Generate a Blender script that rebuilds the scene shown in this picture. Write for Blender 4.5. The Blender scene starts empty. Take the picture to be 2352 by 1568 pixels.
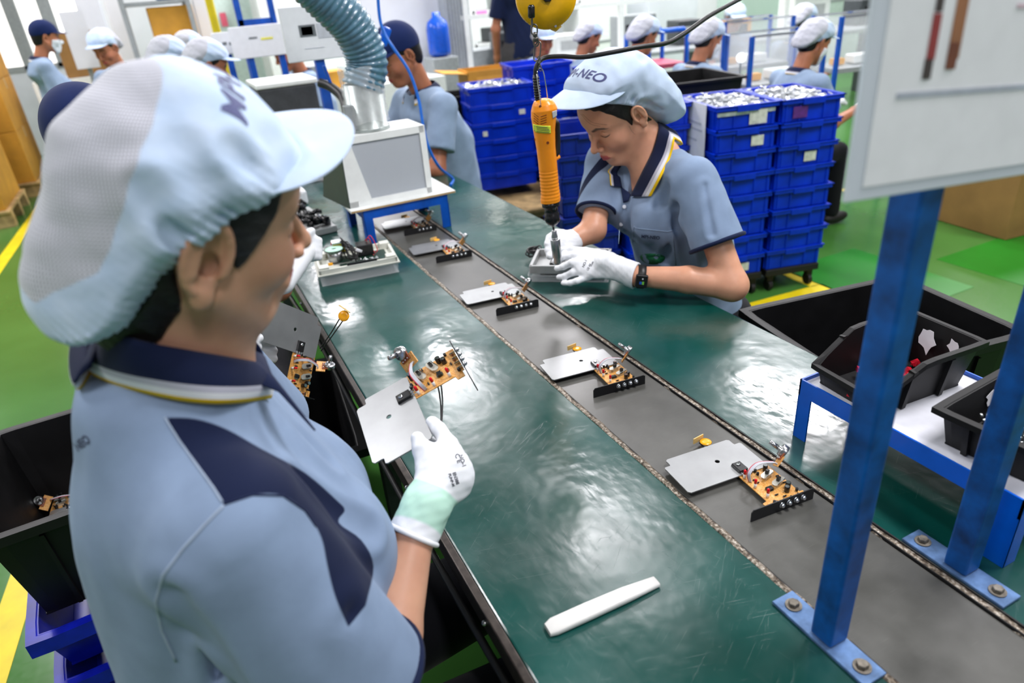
import bpy, bmesh, math, random
import numpy as np
import openvdb
from mathutils import Vector, Matrix, Quaternion

SC = bpy.context.scene
COL = SC.collection
random.seed(7)
RNG = np.random.default_rng(11)

# ------------------------------------------------------------------ camera
F_PX, CX, CY, CAM_Z = 1568.0, 1176.0, 784.0, 1.5
def _n(v):
    v = np.array(v, float); return v / np.linalg.norm(v)
_y = _n([-861, -744, 1568]); _z = -_n([265, 3001, 1568]); _z = _n(_z - _y * (_z @ _y)); _x = np.cross(_y, _z)
RW = np.stack([_x, _y, _z])                       # world <- camera (right, down, forward)
cam_data = bpy.data.cameras.new('camera'); cam = bpy.data.objects.new('camera', cam_data); COL.objects.link(cam)
cam_data.sensor_width = 36.0; cam_data.lens = 36.0 * F_PX / 2352.0
cam_data.clip_start = 0.05; cam_data.clip_end = 100
_m = Matrix(((RW[0][0], -RW[0][1], -RW[0][2], 0), (RW[1][0], -RW[1][1], -RW[1][2], 0),
             (RW[2][0], -RW[2][1], -RW[2][2], CAM_Z), (0, 0, 0, 1)))
cam.matrix_world = _m
cam_data.dof.use_dof = True; cam_data.dof.focus_distance = 1.25; cam_data.dof.aperture_fstop = 3.4
SC.camera = cam

# ------------------------------------------------------------------ world, exposure, ceiling lamps
SC.view_settings.view_transform = 'Standard'; SC.view_settings.look = 'None'
SC.view_settings.gamma = 1.0; SC.view_settings.use_curve_mapping = False
SC.view_settings.exposure = 0.0
world = bpy.data.worlds.new('hall_daylight'); SC.world = world; world.use_nodes = True
world.node_tree.nodes['Background'].inputs[0].default_value = (0.88, 0.90, 1.0, 1)
world.node_tree.nodes['Background'].inputs[1].default_value = 0.30
try:
    SC.cycles.use_denoising = True
    SC.cycles.max_bounces = 6; SC.cycles.diffuse_bounces = 3; SC.cycles.glossy_bounces = 3
    SC.cycles.transmission_bounces = 5; SC.cycles.transparent_max_bounces = 8
    SC.cycles.caustics_reflective = False; SC.cycles.caustics_refractive = False
    SC.cycles.sample_clamp_indirect = 4.0
except Exception: pass
CEIL = 4.1
LAMP_POWER = 84.0
LAMPS = [(2.25, 3.6), (1.9, 8.2), (4.9, 4.2), (6.8, 7.6), (-1.5, 3.4), (-1.7, 0.2), (1.9, 0.3), (5.0, 0.3), (8.3, 4.4), (-2.0, 7.0), (8.6, 8.4), (0.4, -2.2), (3.9, 6.2), (1.6, 9.9), (2.1, 6.5)]

# ------------------------------------------------------------------ pixel helpers (photo measured at 2352x1568)
def ray(u, v): return RW @ np.array([u - CX, v - CY, F_PX])
def atz(u, v, z):
    r = ray(u, v); return np.array([0, 0, CAM_Z]) + r * ((z - CAM_Z) / r[2])
def aty(u, v, y):
    r = ray(u, v); return np.array([0, 0, CAM_Z]) + r * (y / r[1])
def atx(u, v, x):
    r = ray(u, v); return np.array([0, 0, CAM_Z]) + r * (x / r[0])
def atd(u, v, d):
    return np.array([0, 0, CAM_Z]) + ray(u, v) * (d / F_PX)

# ------------------------------------------------------------------ materials
def srgb(r, g, b):
    f = lambda c: (c / 255 / 12.92) if c / 255 <= 0.04045 else ((c / 255 + 0.055) / 1.055) ** 2.4
    return (f(r), f(g), f(b), 1)
class NT:
    def __init__(s, name):
        s.m = bpy.data.materials.new(name); s.m.use_nodes = True; s.t = s.m.node_tree
        s.b = s.t.nodes['Principled BSDF']; s.out = s.t.nodes['Material Output']
    def node(s, t, **k):
        n = s.t.nodes.new(t)
        for a, b in k.items(): setattr(n, a, b)
        return n
    def link(s, a, b): s.t.links.new(a, b)
    def coord(s, kind='Object'):
        return s.node('ShaderNodeTexCoord').outputs[kind]
    def noise(s, scale, detail=3, vec=None, rough=0.55, dist=0):
        n = s.node('ShaderNodeTexNoise'); n.inputs['Scale'].default_value = scale; n.inputs['Detail'].default_value = detail
        n.inputs['Roughness'].default_value = rough; n.inputs['Distortion'].default_value = dist
        s.link(vec if vec is not None else s.coord(), n.inputs['Vector']); return n.outputs['Fac']
    def mapping(s, vec, scale=(1, 1, 1), rot=(0, 0, 0), loc=(0, 0, 0)):
        n = s.node('ShaderNodeMapping'); n.inputs['Scale'].default_value = scale; n.inputs['Rotation'].default_value = rot; n.inputs['Location'].default_value = loc
        s.link(vec, n.inputs['Vector']); return n.outputs[0]
    def ramp(s, fac, stops):
        n = s.node('ShaderNodeValToRGB'); r = n.color_ramp
        while len(r.elements) < len(stops): r.elements.new(0.5)
        for e, (p, c) in zip(r.elements, stops):
            e.position = p; e.color = c if len(c) == 4 else (*c, 1)
        s.link(fac, n.inputs[0]); return n.outputs[0]
    def math(s, op, a, b=None, clamp=False):
        n = s.node('ShaderNodeMath', operation=op, use_clamp=clamp)
        for i, x in enumerate((a, b)):
            if x is None: continue
            if isinstance(x, (int, float)): n.inputs[i].default_value = x
            else: s.link(x, n.inputs[i])
        return n.outputs[0]
    def mix(s, fac, a, b):
        n = s.node('ShaderNodeMix', data_type='RGBA')
        for i, x in ((0, fac), (6, a), (7, b)):
            if isinstance(x, (int, float)): n.inputs[i].default_value = x
            elif isinstance(x, (tuple, list)): n.inputs[i].default_value = x
            else: s.link(x, n.inputs[i])
        return n.outputs[2]
    def attr(s, name):
        n = s.node('ShaderNodeAttribute', attribute_name=name); return n.outputs['Fac']
    def mask(s, name, w=0.0006):
        n = s.node('ShaderNodeMapRange'); n.inputs['From Min'].default_value = -w; n.inputs['From Max'].default_value = w
        s.link(s.attr(name), n.inputs['Value']); return n.outputs[0]
    def bump(s, h, strength=0.3, dist=0.001):
        n = s.node('ShaderNodeBump'); n.inputs['Strength'].default_value = strength; n.inputs['Distance'].default_value = dist
        s.link(h, n.inputs['Height']); s.link(n.outputs[0], s.b.inputs['Normal']); return n
    def col(s, c):
        if isinstance(c, tuple): s.b.inputs['Base Color'].default_value = c
        else: s.link(c, s.b.inputs['Base Color'])
    def set(s, **k):
        for a, v in k.items():
            i = s.b.inputs[a.replace('_', ' ')]
            if isinstance(v, (int, float, tuple)): i.default_value = v
            else: s.link(v, i)
        return s
_mats = {}
def mat(name, rgb, rough=0.5, metal=0.0, var=0.06, vscale=30, bump=0.0, bscale=200, coat=0.0, spec=None, alpha=None, trans=0.0, sss=0.0, ior=None):
    if name in _mats: return _mats[name]
    n = NT(name); c = srgb(*rgb)
    if var > 0:
        f = n.noise(vscale, 4)
        lo = tuple(x * (1 - var * 2.2) for x in c[:3]) + (1,); hi = tuple(min(1, x * (1 + var * 2.2)) for x in c[:3]) + (1,)
        n.col(n.ramp(f, [(0.3, lo), (0.7, hi)]))
        n.set(Roughness=n.math('ADD', n.math('MULTIPLY', f, 0.2 * rough), rough * 0.9, True))
    else:
        n.col(c); n.set(Roughness=rough)
    n.set(Metallic=metal)
    if bump > 0: n.bump(n.noise(bscale, 3), bump, 0.0006)
    if coat: n.set(Coat_Weight=coat, Coat_Roughness=0.08)
    if spec is not None: n.set(Specular_IOR_Level=spec)
    if alpha is not None: n.set(Alpha=alpha)
    if trans: n.set(Transmission_Weight=trans)
    if ior: n.set(IOR=ior)
    if sss:
        n.set(Subsurface_Weight=sss, Subsurface_Scale=0.004); n.b.inputs['Subsurface Radius'].default_value = (1.0, 0.35, 0.2)
    _mats[name] = n.m; return n.m

# ------------------------------------------------------------------ objects
def tag(o, label=None, cat=None, group=None, kind=None):
    if label: o['label'] = label
    if cat: o['category'] = cat
    if group: o['group'] = group
    if kind: o['kind'] = kind
    return o
def empty(name, loc=(0, 0, 0), rz=0.0, label=None, cat=None, group=None, rot=None):
    o = bpy.data.objects.new(name, None); COL.objects.link(o); o.empty_display_size = 0.05
    o.location = loc; o.rotation_euler = (0, 0, rz)
    if rot is not None: o.rotation_euler = rot
    return tag(o, label, cat, group)
def children(o): return [c for c in bpy.data.objects if c.parent == o]
def copy_tree(o, parent=None):
    kids = children(o)
    c = o.copy(); COL.objects.link(c); c.parent = parent
    for ch in kids: copy_tree(ch, c)
    return c
class MB:
    """collects shapes into one mesh; several materials by slot"""
    def __init__(s): s.bm = bmesh.new(); s.mats = []; s.cur = 0; s.sm = False
    def m(s, mt, smooth=False):
        if mt not in s.mats: s.mats.append(mt)
        s.cur = s.mats.index(mt); s.sm = smooth; return s
    def _fin(s, geom, M=None):
        vs = [g for g in geom if isinstance(g, bmesh.types.BMVert)]
        if M is not None: bmesh.ops.transform(s.bm, matrix=M, verts=vs)
        fs = set(f for v in vs for f in v.link_faces)
        for f in fs: f.material_index = s.cur; f.smooth = s.sm
        return vs
    def box(s, c, d, R=None, bev=0.0, seg=2):
        M = Matrix.Translation(Vector(c)) @ (R.to_4x4() if R is not None else Matrix.Identity(4)) @ Matrix.Diagonal((d[0], d[1], d[2], 1))
        g = bmesh.ops.create_cube(s.bm, size=1.0)['verts']
        bmesh.ops.transform(s.bm, matrix=M, verts=g)
        if bev > 0:
            es = list(set(e for v in g for e in v.link_edges))
            r = bmesh.ops.bevel(s.bm, geom=es, offset=min(bev, min(d) * 0.45), segments=seg, profile=0.5, affect='EDGES')
            g = list(set(v for f in r['faces'] for v in f.verts)) + [v for v in g if v.is_valid]
        s._fin(g); return s
    def span(s, a, b, bev=0.0, seg=2):
        a = np.array(a, float); b = np.array(b, float); return s.box((a + b) / 2, np.abs(b - a), bev=bev, seg=seg)
    def cyl(s, a, b, r, r2=None, n=20, caps=True):
        a = Vector(a); b = Vector(b); d = b - a; L = d.length
        g = bmesh.ops.create_cone(s.bm, cap_ends=caps, segments=n, radius1=r, radius2=r if r2 is None else r2, depth=L)['verts']
        q = Vector((0, 0, 1)).rotation_difference(d.normalized())
        s._fin(g, Matrix.Translation((a + b) / 2) @ q.to_matrix().to_4x4()); return s
    def sphere(s, c, r, n=16, R=None, scale=(1, 1, 1)):
        g = bmesh.ops.create_uvsphere(s.bm, u_segments=n, v_segments=max(6, n // 2), radius=r)['verts']
        s._fin(g, Matrix.Translation(Vector(c)) @ (R.to_4x4() if R is not None else Matrix.Identity(4)) @ Matrix.Diagonal((*scale, 1))); return s
    def lathe(s, prof, a, b, n=24):
        """profile [(r,t)] along axis a->b, t in metres from a"""
        a = Vector(a); d = (Vector(b) - a).normalized(); q = Vector((0, 0, 1)).rotation_difference(d)
        rings = []
        for r, t in prof:
            rings.append([s.bm.verts.new(a + q @ Vector((r * math.cos(2 * math.pi * i / n), r * math.sin(2 * math.pi * i / n), t))) for i in range(n)])
        for A, B in zip(rings, rings[1:]):
            for i in range(n):
                f = s.bm.faces.new((A[i], A[(i + 1) % n], B[(i + 1) % n], B[i])); f.material_index = s.cur; f.smooth = s.sm
        for ring, rev in ((rings[0], True), (rings[-1], False)):
            f = s.bm.faces.new(ring[::-1] if rev else ring); f.material_index = s.cur
        return s
    def tube(s, pts, r, n=10, closed=False, rfun=None):
        P = [Vector(p) for p in pts]; N = len(P); rings = []; up = None
        for i, p in enumerate(P):
            t = (P[(i + 1) % N] - P[i - 1]) if closed else (P[min(i + 1, N - 1)] - P[max(i - 1, 0)])
            t.normalize()
            if up is None:
                up = Vector((0, 0, 1)) if abs(t.z) < 0.9 else Vector((1, 0, 0))
            u = (up - t * up.dot(t)).normalized(); w = t.cross(u); up = u
            rr = rfun(i / (N - 1)) * r if rfun else r
            rings.append([s.bm.verts.new(p + (u * math.cos(2 * math.pi * k / n) + w * math.sin(2 * math.pi * k / n)) * rr) for k in range(n)])
        pairs = list(zip(rings, rings[1:])) + ([(rings[-1], rings[0])] if closed else [])
        for A, B in pairs:
            for i in range(n):
                f = s.bm.faces.new((A[i], A[(i + 1) % n], B[(i + 1) % n], B[i])); f.material_index = s.cur; f.smooth = s.sm
        if not closed:
            for ring, rev in ((rings[0], False), (rings[-1], True)):
                try:
                    f = s.bm.faces.new(ring[::-1] if rev else ring); f.material_index = s.cur
                except ValueError: pass
        return s
    def prism(s, poly, z0, z1, M=None):
        """polygon (x,y) list extruded z0..z1, then matrix M"""
        lo = [s.bm.verts.new((x, y, z0)) for x, y in poly]; hi = [s.bm.verts.new((x, y, z1)) for x, y in poly]
        fs = [s.bm.faces.new(lo[::-1]), s.bm.faces.new(hi)]
        n = len(poly)
        for i in range(n): fs.append(s.bm.faces.new((lo[i], lo[(i + 1) % n], hi[(i + 1) % n], hi[i])))
        for f in fs: f.material_index = s.cur; f.smooth = s.sm
        if M is not None: bmesh.ops.transform(s.bm, matrix=M, verts=lo + hi)
        return s
    def grid(s, P, thick=0.0, closed_u=False):
        """P[i][j] points -> sheet (optionally solid)"""
        P = np.asarray(P, float); nu, nv = P.shape[:2]
        def mk(Q): return [[s.bm.verts.new(Q[i, j]) for j in range(nv)] for i in range(nu)]
        du = np.gradient(P, axis=0); dv = np.gradient(P, axis=1); N = np.cross(du, dv); N /= np.linalg.norm(N, axis=2, keepdims=True) + 1e-12
        A = mk(P); B = mk(P - N * thick) if thick else None
        iu = range(nu if closed_u else nu - 1)
        def addf(vs):
            f = s.bm.faces.new(vs); f.material_index = s.cur; f.smooth = s.sm
        for i in iu:
            i2 = (i + 1) % nu
            for j in range(nv - 1):
                addf((A[i][j], A[i2][j], A[i2][j + 1], A[i][j + 1]))
                if B: addf((B[i][j], B[i][j + 1], B[i2][j + 1], B[i2][j]))
            if B:
                addf((A[i][0], B[i][0], B[i2][0], A[i2][0])); addf((A[i][-1], A[i2][-1], B[i2][-1], B[i][-1]))
        if B and not closed_u:
            for j in range(nv - 1):
                addf((A[0][j], A[0][j + 1], B[0][j + 1], B[0][j])); addf((A[-1][j], B[-1][j], B[-1][j + 1], A[-1][j + 1]))
        return s
    def build(s, name, parent=None, label=None, M=None, sub=0):
        me = bpy.data.meshes.new(name)
        if M is not None: bmesh.ops.transform(s.bm, matrix=M, verts=s.bm.verts[:])
        bmesh.ops.recalc_face_normals(s.bm, faces=s.bm.faces[:])
        s.bm.to_mesh(me); s.bm.free()
        for mt in s.mats: me.materials.append(mt)
        o = bpy.data.objects.new(name, me); COL.objects.link(o)
        if parent is not None: o.parent = parent
        if sub:
            md = o.modifiers.new('s', 'SUBSURF'); md.levels = sub; md.render_levels = sub
        if label: o['label'] = label
        return o
def text_part(name, body, size, mt, parent=None, M=None, thick=0.0002, font_shear=0.0, bold=0.0, spacing=1.0, align='CENTER'):
    """lettering as thin mesh (converted from a font curve)"""
    cu = bpy.data.curves.new(name, 'FONT'); cu.body = body; cu.size = size; cu.extrude = thick; cu.offset = bold
    cu.shear = font_shear; cu.align_x = align; cu.align_y = 'CENTER'; cu.space_character = spacing
    o = bpy.data.objects.new('tmp', cu); COL.objects.link(o)
    dg = bpy.context.evaluated_depsgraph_get(); me = bpy.data.meshes.new_from_object(o.evaluated_get(dg))
    bpy.data.objects.remove(o); me.name = name; me.materials.clear(); me.materials.append(mt)
    if M is not None: me.transform(M)
    ob = bpy.data.objects.new(name, me); COL.objects.link(ob)
    if parent is not None: ob.parent = parent
    return ob
def frame(origin, xdir, ydir):
    """4x4 matrix with local x along xdir, y about ydir"""
    x = Vector(xdir).normalized(); y = Vector(ydir); y = (y - x * y.dot(x)).normalized(); z = x.cross(y)
    M = Matrix((x, y, z)).transposed().to_4x4(); M.translation = Vector(origin); return M
def project_on(ob, target, direction, off=0.0006):
    """drop the vertices of ob onto the surface of target along direction (world space)"""
    from mathutils.bvhtree import BVHTree
    dg = bpy.context.evaluated_depsgraph_get()
    me = target.data; vs = [target.matrix_world @ v.co for v in me.vertices]; fs = [tuple(p.vertices) for p in me.polygons]
    bvh = BVHTree.FromPolygons(vs, fs); d = Vector(direction).normalized()
    miss = []
    for v in ob.data.vertices:
        h = bvh.ray_cast(v.co - d * 0.15, d)
        if h[0] is not None and h[3] < 0.9: v.co = h[0] - d * off
        else: miss.append(v.index)
    if miss:
        bm = bmesh.new(); bm.from_mesh(ob.data); bm.verts.ensure_lookup_table()
        bmesh.ops.delete(bm, geom=[bm.verts[i] for i in miss], context='VERTS'); bm.to_mesh(ob.data); bm.free()
def bez(pts, n=12):
    """Catmull-Rom through points"""
    P = [np.array(p, float) for p in pts]; P = [2 * P[0] - P[1]] + P + [2 * P[-1] - P[-2]]; out = []
    for i in range(1, len(P) - 2):
        for k in range(n):
            t = k / n; a, b, c, d = P[i - 1], P[i], P[i + 1], P[i + 2]
            out.append(0.5 * ((2 * b) + (c - a) * t + (2 * a - 5 * b + 4 * c - d) * t * t + (3 * b - a - 3 * c + d) * t ** 3))
    out.append(P[-2]); return out
# ------------------------------------------------------------------ organic surfaces (implicit shapes -> mesh)
def smin(a, b, k):
    h = np.clip(0.5 + 0.5 * (b - a) / k, 0, 1); return b + (a - b) * h - k * h * (1 - h)
def smax(a, b, k): return -smin(-a, -b, k)
def ell(P, c, r, R=None):
    q = P - np.asarray(c, np.float32)
    if R is not None: q = q @ np.asarray(R, np.float32)        # columns of R = local axes in P space
    r = np.asarray(r, np.float32); k0 = np.sqrt(((q / r) ** 2).sum(-1)); k1 = np.sqrt(((q / r ** 2) ** 2).sum(-1)) + 1e-9
    return k0 * (k0 - 1) / k1
def cone(P, a, b, ra, rb):
    a = np.asarray(a, np.float32); b = np.asarray(b, np.float32); d = b - a
    t = np.clip(((P - a) @ d) / float(d @ d), 0, 1)
    return np.sqrt(((P - a - t[..., None] * d) ** 2).sum(-1)) - (ra + (rb - ra) * t)
def econe(P, a, b, ra, rb, u, fu=0.7):
    """tapered capsule flattened along direction u by factor fu"""
    a = np.asarray(a, np.float32); b = np.asarray(b, np.float32); u = np.asarray(_n(u), np.float32); d = b - a
    t = np.clip(((P - a) @ d) / float(d @ d), 0, 1); q = P - a - t[..., None] * d
    qu = q @ u; q2 = np.sqrt(np.maximum((q ** 2).sum(-1) - qu ** 2, 0) + (qu / fu) ** 2)
    return (q2 - (ra + (rb - ra) * t)) * (0.5 + 0.5 * fu)
def chain(P, pts, rs, k=0.01):
    d = None
    for (a, b, ra, rb) in zip(pts, pts[1:], rs, rs[1:]):
        c = cone(P, a, b, ra, rb); d = c if d is None else smin(d, c, k)
    return d
def plane(P, o, n):
    return (P - np.asarray(o, np.float32)) @ np.asarray(_n(n), np.float32)
def boxs(P, c, h, R=None, r=0.0):
    q = P - np.asarray(c, np.float32)
    if R is not None: q = q @ np.asarray(R, np.float32)
    q = np.abs(q) - (np.asarray(h, np.float32) - r)
    return np.sqrt((np.maximum(q, 0) ** 2).sum(-1)) + np.minimum(q.max(-1), 0) - r
def loft(P, secs, axis=(0, 0, 1), u=(1, 0, 0), o=(0, 0, 0), p=2.4):
    """column of superellipse sections: secs = [(t, cu, cv, a, b)] along axis; u,v the section axes"""
    axis = _n(axis); u = _n(np.array(u, float) - axis * (np.array(u, float) @ axis)); v = np.cross(axis, u)
    q = P - np.asarray(o, np.float32); t = q @ axis.astype(np.float32); U = q @ u.astype(np.float32); V = q @ v.astype(np.float32)
    s = np.array(secs, float); s = s[np.argsort(s[:, 0])]
    tt = np.linspace(s[0, 0], s[-1, 0], 200)
    # smooth (monotone-ish) interpolation
    def sm(col):
        y = np.interp(tt, s[:, 0], s[:, col]); k = np.hanning(25); k /= k.sum(); yp = np.pad(y, 12, mode='edge'); return np.convolve(yp, k, 'valid')
    cu, cv, a, b = (np.interp(t, tt, sm(i)).astype(np.float32) for i in (1, 2, 3, 4))
    x = np.abs((U - cu) / a); y = np.abs((V - cv) / b)
    k0 = (x ** p + y ** p) ** (1 / p)
    d = (k0 - 1) * np.minimum(a, b) * 0.9
    lo = s[0, 0] - t; hi = t - s[-1, 0]
    return smax(smax(d, lo, 0.03), hi, 0.03)
def wob(P, s, seed=0, amp=1.0, st=(1, 1, 1)):
    """cheap smooth pseudo noise"""
    r = np.random.default_rng(seed); out = 0
    for i in range(5):
        k = r.normal(size=3); k = k / np.linalg.norm(k) * s * (1 + 0.5 * i) * np.array(st); out = out + np.sin(P @ k.astype(np.float32) * 6.283 + r.uniform(0, 6.28)) / (1 + 0.5 * i)
    return out * amp / 2.2
def sdf_mesh(name, fn, lo, hi, res, mt, parent=None, attrs=None, M=None, label=None, smooth=0):
    """fn(P)->distance on an (...,3) array, P in local space of M"""
    lo = np.array(lo, float); hi = np.array(hi, float); n = np.maximum(np.ceil((hi - lo) / res).astype(int) + 1, 4)
    ax = [lo[i] + np.arange(n[i]) * res for i in range(3)]
    D = np.empty(n, np.float32)
    step = max(1, int(1.2e6 // (n[1] * n[2])))
    for i in range(0, n[0], step):
        X, Y, Z = np.meshgrid(ax[0][i:i + step], ax[1], ax[2], indexing='ij')
        D[i:i + step] = fn(np.stack([X, Y, Z], -1).astype(np.float32))
    D = np.clip(D / res, -3, 3); D[0] = D[-1] = 3; D[:, 0] = D[:, -1] = 3; D[:, :, 0] = D[:, :, -1] = 3
    G = openvdb.FloatGrid(background=3.0); G.copyFromArray(D)
    p, t3, q = G.convertToPolygons(isovalue=0.0, adaptivity=0.0)
    V = p * res + lo
    faces = [tuple(int(i) for i in f[::-1]) for f in q] + [tuple(int(i) for i in f[::-1]) for f in t3]
    me = bpy.data.meshes.new(name)
    if smooth and len(faces):
        E = np.vstack([q[:, [0, 1]], q[:, [1, 2]], q[:, [2, 3]], q[:, [3, 0]]]) if len(q) else np.zeros((0, 2), int)
        for _ in range(smooth):
            S = np.zeros_like(V); c = np.zeros(len(V)); np.add.at(S, E[:, 0], V[E[:, 1]]); np.add.at(S, E[:, 1], V[E[:, 0]]); np.add.at(c, E[:, 0], 1); np.add.at(c, E[:, 1], 1)
            V = V * 0.5 + 0.5 * S / np.maximum(c, 1)[:, None]
    Vl = V.astype(np.float32)
    if M is not None:
        Mn = np.array(M); V = V @ Mn[:3, :3].T + Mn[:3, 3]
    me.from_pydata(V.tolist(), [], faces); me.update()
    me.polygons.foreach_set('use_smooth', [True] * len(me.polygons))
    for k, f in (attrs or {}).items():
        a = me.attributes.new(k, 'FLOAT', 'POINT'); a.data.foreach_set('value', np.ascontiguousarray(f(Vl), np.float32))
    for x in (mt if isinstance(mt, (list, tuple)) else [mt]): me.materials.append(x)
    o = bpy.data.objects.new(name, me); COL.objects.link(o)
    if parent is not None: o.parent = parent
    if label: o['label'] = label
    return o
def seg_dist(U, V, poly):
    """signed distance (negative inside) of 2-D points to a polygon"""
    poly = np.array(poly, float); d = np.full(U.shape, 1e9); ins = np.zeros(U.shape, bool)
    for (x1, y1), (x2, y2) in zip(poly, np.roll(poly, -1, 0)):
        dx, dy = x2 - x1, y2 - y1; t = np.clip(((U - x1) * dx + (V - y1) * dy) / (dx * dx + dy * dy + 1e-12), 0, 1)
        d = np.minimum(d, np.hypot(U - x1 - t * dx, V - y1 - t * dy))
        c = (y1 > V) != (y2 > V); xi = (x2 - x1) * (V - y1) / (y2 - y1 + 1e-12) + x1; ins ^= c & (U < xi)
    return np.where(ins, -d, d)
# ================================================================== SETTING
def m_floor():
    n = NT('green epoxy floor'); v = n.coord('Object')
    f = n.noise(1.3, 5, v); g = n.noise(60, 3, v)
    c = n.ramp(f, [(0.3, srgb(58, 110, 44)), (0.7, srgb(74, 126, 58))])
    n.col(c); n.set(Roughness=n.math('ADD', n.math('MULTIPLY', g, 0.10), 0.16)); n.bump(n.noise(9, 3, v), 0.06, 0.004); return n.m
M_FLOOR = m_floor()
M_WALL = mat('white wall panel', (236, 238, 242), 0.45, var=0.02, vscale=2)
M_GREYWALL = mat('grey partition panel', (214, 218, 226), 0.5, var=0.03, vscale=3)
M_CEIL = mat('grey ceiling tile', (120, 122, 124), 0.7, var=0.02)
M_YEL = mat('yellow floor paint', (232, 208, 20), 0.45, var=0.06, vscale=8)
M_GREEN2 = mat('dark green floor paint', (28, 122, 30), 0.3, var=0.05, vscale=3)
M_BLUE = mat('blue painted steel', (0, 78, 178), 0.38, var=0.12, vscale=14)
M_BLUEW = mat('worn blue painted steel', (0, 74, 146), 0.42, var=0.26, vscale=22, bump=0.15, bscale=90)
M_BLUEB = mat('bright blue painted steel', (0, 92, 205), 0.32, var=0.08, vscale=10)
M_CRATE = mat('blue crate plastic', (0, 48, 190), 0.33, var=0.10, vscale=9, spec=0.4)
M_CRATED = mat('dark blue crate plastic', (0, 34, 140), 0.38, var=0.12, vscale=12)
M_BLACKP = mat('black bin plastic', (10, 10, 12), 0.5, var=0.15, vscale=20, spec=0.35)
M_BLACKM = mat('black matt', (14, 14, 15), 0.6, var=0.1)
M_RUBBER = mat('black rubber', (26, 26, 27), 0.45, var=0.1)
M_STEEL = mat('brushed steel', (176, 178, 180), 0.3, 1.0, var=0.1, vscale=40)
M_CHROME = mat('bright chrome', (215, 218, 222), 0.13, 1.0, var=0.04)
M_WHITE = mat('white enamel', (234, 238, 236), 0.35, var=0.02)
M_WHITEP = mat('white paper', (238, 240, 244), 0.55, var=0.015)
M_CARD = mat('brown cardboard', (205, 148, 50), 0.75, var=0.08, vscale=5)
M_CARD2 = mat('kraft cardboard', (150, 112, 62), 0.8, var=0.08, vscale=5)
M_WOOD = mat('pallet wood', (190, 160, 112), 0.75, var=0.2, vscale=12)
M_GREYM = mat('grey machine enamel', (150, 156, 158), 0.45, var=0.05)
M_DGREY = mat('dark grey equipment', (62, 66, 70), 0.5, var=0.1)
M_LGREEN = mat('pale green mesh panel', (196, 214, 206), 0.5, var=0.04)
M_ALU = mat('aluminium sheet', (152, 154, 155), 0.40, 0.7, var=0.05, vscale=14, bump=0.05, bscale=40)
def m_clear(name, tint=(0.93, 0.96, 0.98, 1), rough=0.04, a=0.28):
    n = NT(name); n.col(tint); n.set(Roughness=rough, Alpha=a, Specular_IOR_Level=0.8); return n.m
M_ACRYL = m_clear('clear acrylic', a=0.16)
M_FILM = m_clear('crinkled clear film', a=0.30, rough=0.12)
def m_glassglow():
    n = NT('frosted daylight window'); n.col((1, 1, 1, 1)); n.set(Roughness=0.4)
    f = n.noise(0.9, 2); n.b.inputs['Emission Color'].default_value = (1.0, 0.97, 0.92, 1)
    n.set(Emission_Strength=n.math('ADD', n.math('MULTIPLY', f, 1.4), 0.7)); return n.m
M_SKYGLASS = m_glassglow()

def struct(o): o['kind'] = 'structure'; return o
struct(MB().m(M_FLOOR).span((-6, -4, -0.1), (14, 12, 0)).build('floor'))
struct(MB().m(M_CEIL).span((-6, -4, CEIL), (14, 12, CEIL + 0.1)).build('ceiling'))
YB = 11.0
# back wall with a run of windows on the left
xw0 = aty(205, 60, YB)[0]
b = MB().m(M_WALL); b.span((xw0, YB, 0), (14, YB + 0.15, CEIL)); b.span((-6, YB, 0), (xw0, YB + 0.15, 1.02)); b.span((-6, YB, 3.3), (xw0, YB + 0.15, CEIL))
struct(b.build('wall_back'))
struct(MB().m(M_WALL).span((-6.1, -4, 0), (-6, YB + 0.15, CEIL)).build('wall_left'))
struct(MB().m(M_WALL).span((14, -4, 0), (14.1, YB + 0.15, CEIL)).build('wall_right'))
mul = [-6.0, -4.4, aty(50, 80, YB)[0] - 1.6, aty(45, 80, YB)[0], aty(118, 60, YB)[0], xw0]
for i in range(len(mul) - 1):
    b = MB().m(M_GREYM)
    x0, x1 = mul[i], mul[i + 1]
    b.span((x0, YB - 0.04, 1.02), (x0 + 0.07, YB + 0.1, 3.3)).span((x1 - 0.07, YB - 0.04, 1.02), (x1, YB + 0.1, 3.3)).span((x0, YB - 0.04, 1.0), (x1, YB + 0.1, 1.07)).span((x0, YB - 0.04, 3.23), (x1, YB + 0.1, 3.3))
    w = b.build('window_%d' % (i + 1)); struct(w)
    MB().m(M_SKYGLASS).span((x0 + 0.07, YB + 0.05, 1.07), (x1 - 0.07, YB + 0.07, 3.23)).build('window_pane', w)
struct(MB().m(M_GREYWALL).span((-6, YB - 0.03, 0), (xw0, YB, 1.0)).build('baseboard_back'))
# unseen glowing row added high on the back wall to brighten worktop reflections
for i, x0 in enumerate(np.arange(2.4, 9.4, 1.4)):
    w = MB().m(M_GREYM).span((x0, YB - 0.05, 2.86), (x0 + 1.3, YB - 0.001, 2.93)).span((x0, YB - 0.05, 3.87), (x0 + 1.3, YB - 0.001, 3.94)).span((x0, YB - 0.05, 2.86), (x0 + 0.07, YB - 0.001, 3.94)).span((x0 + 1.23, YB - 0.05, 2.86), (x0 + 1.3, YB - 0.001, 3.94)).build('window_%d' % (i + 6)); struct(w)
    MB().m(M_SKYGLASS).span((x0 + 0.07, YB - 0.03, 2.93), (x0 + 1.23, YB - 0.02, 3.87)).build('window_pane', w)
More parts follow.
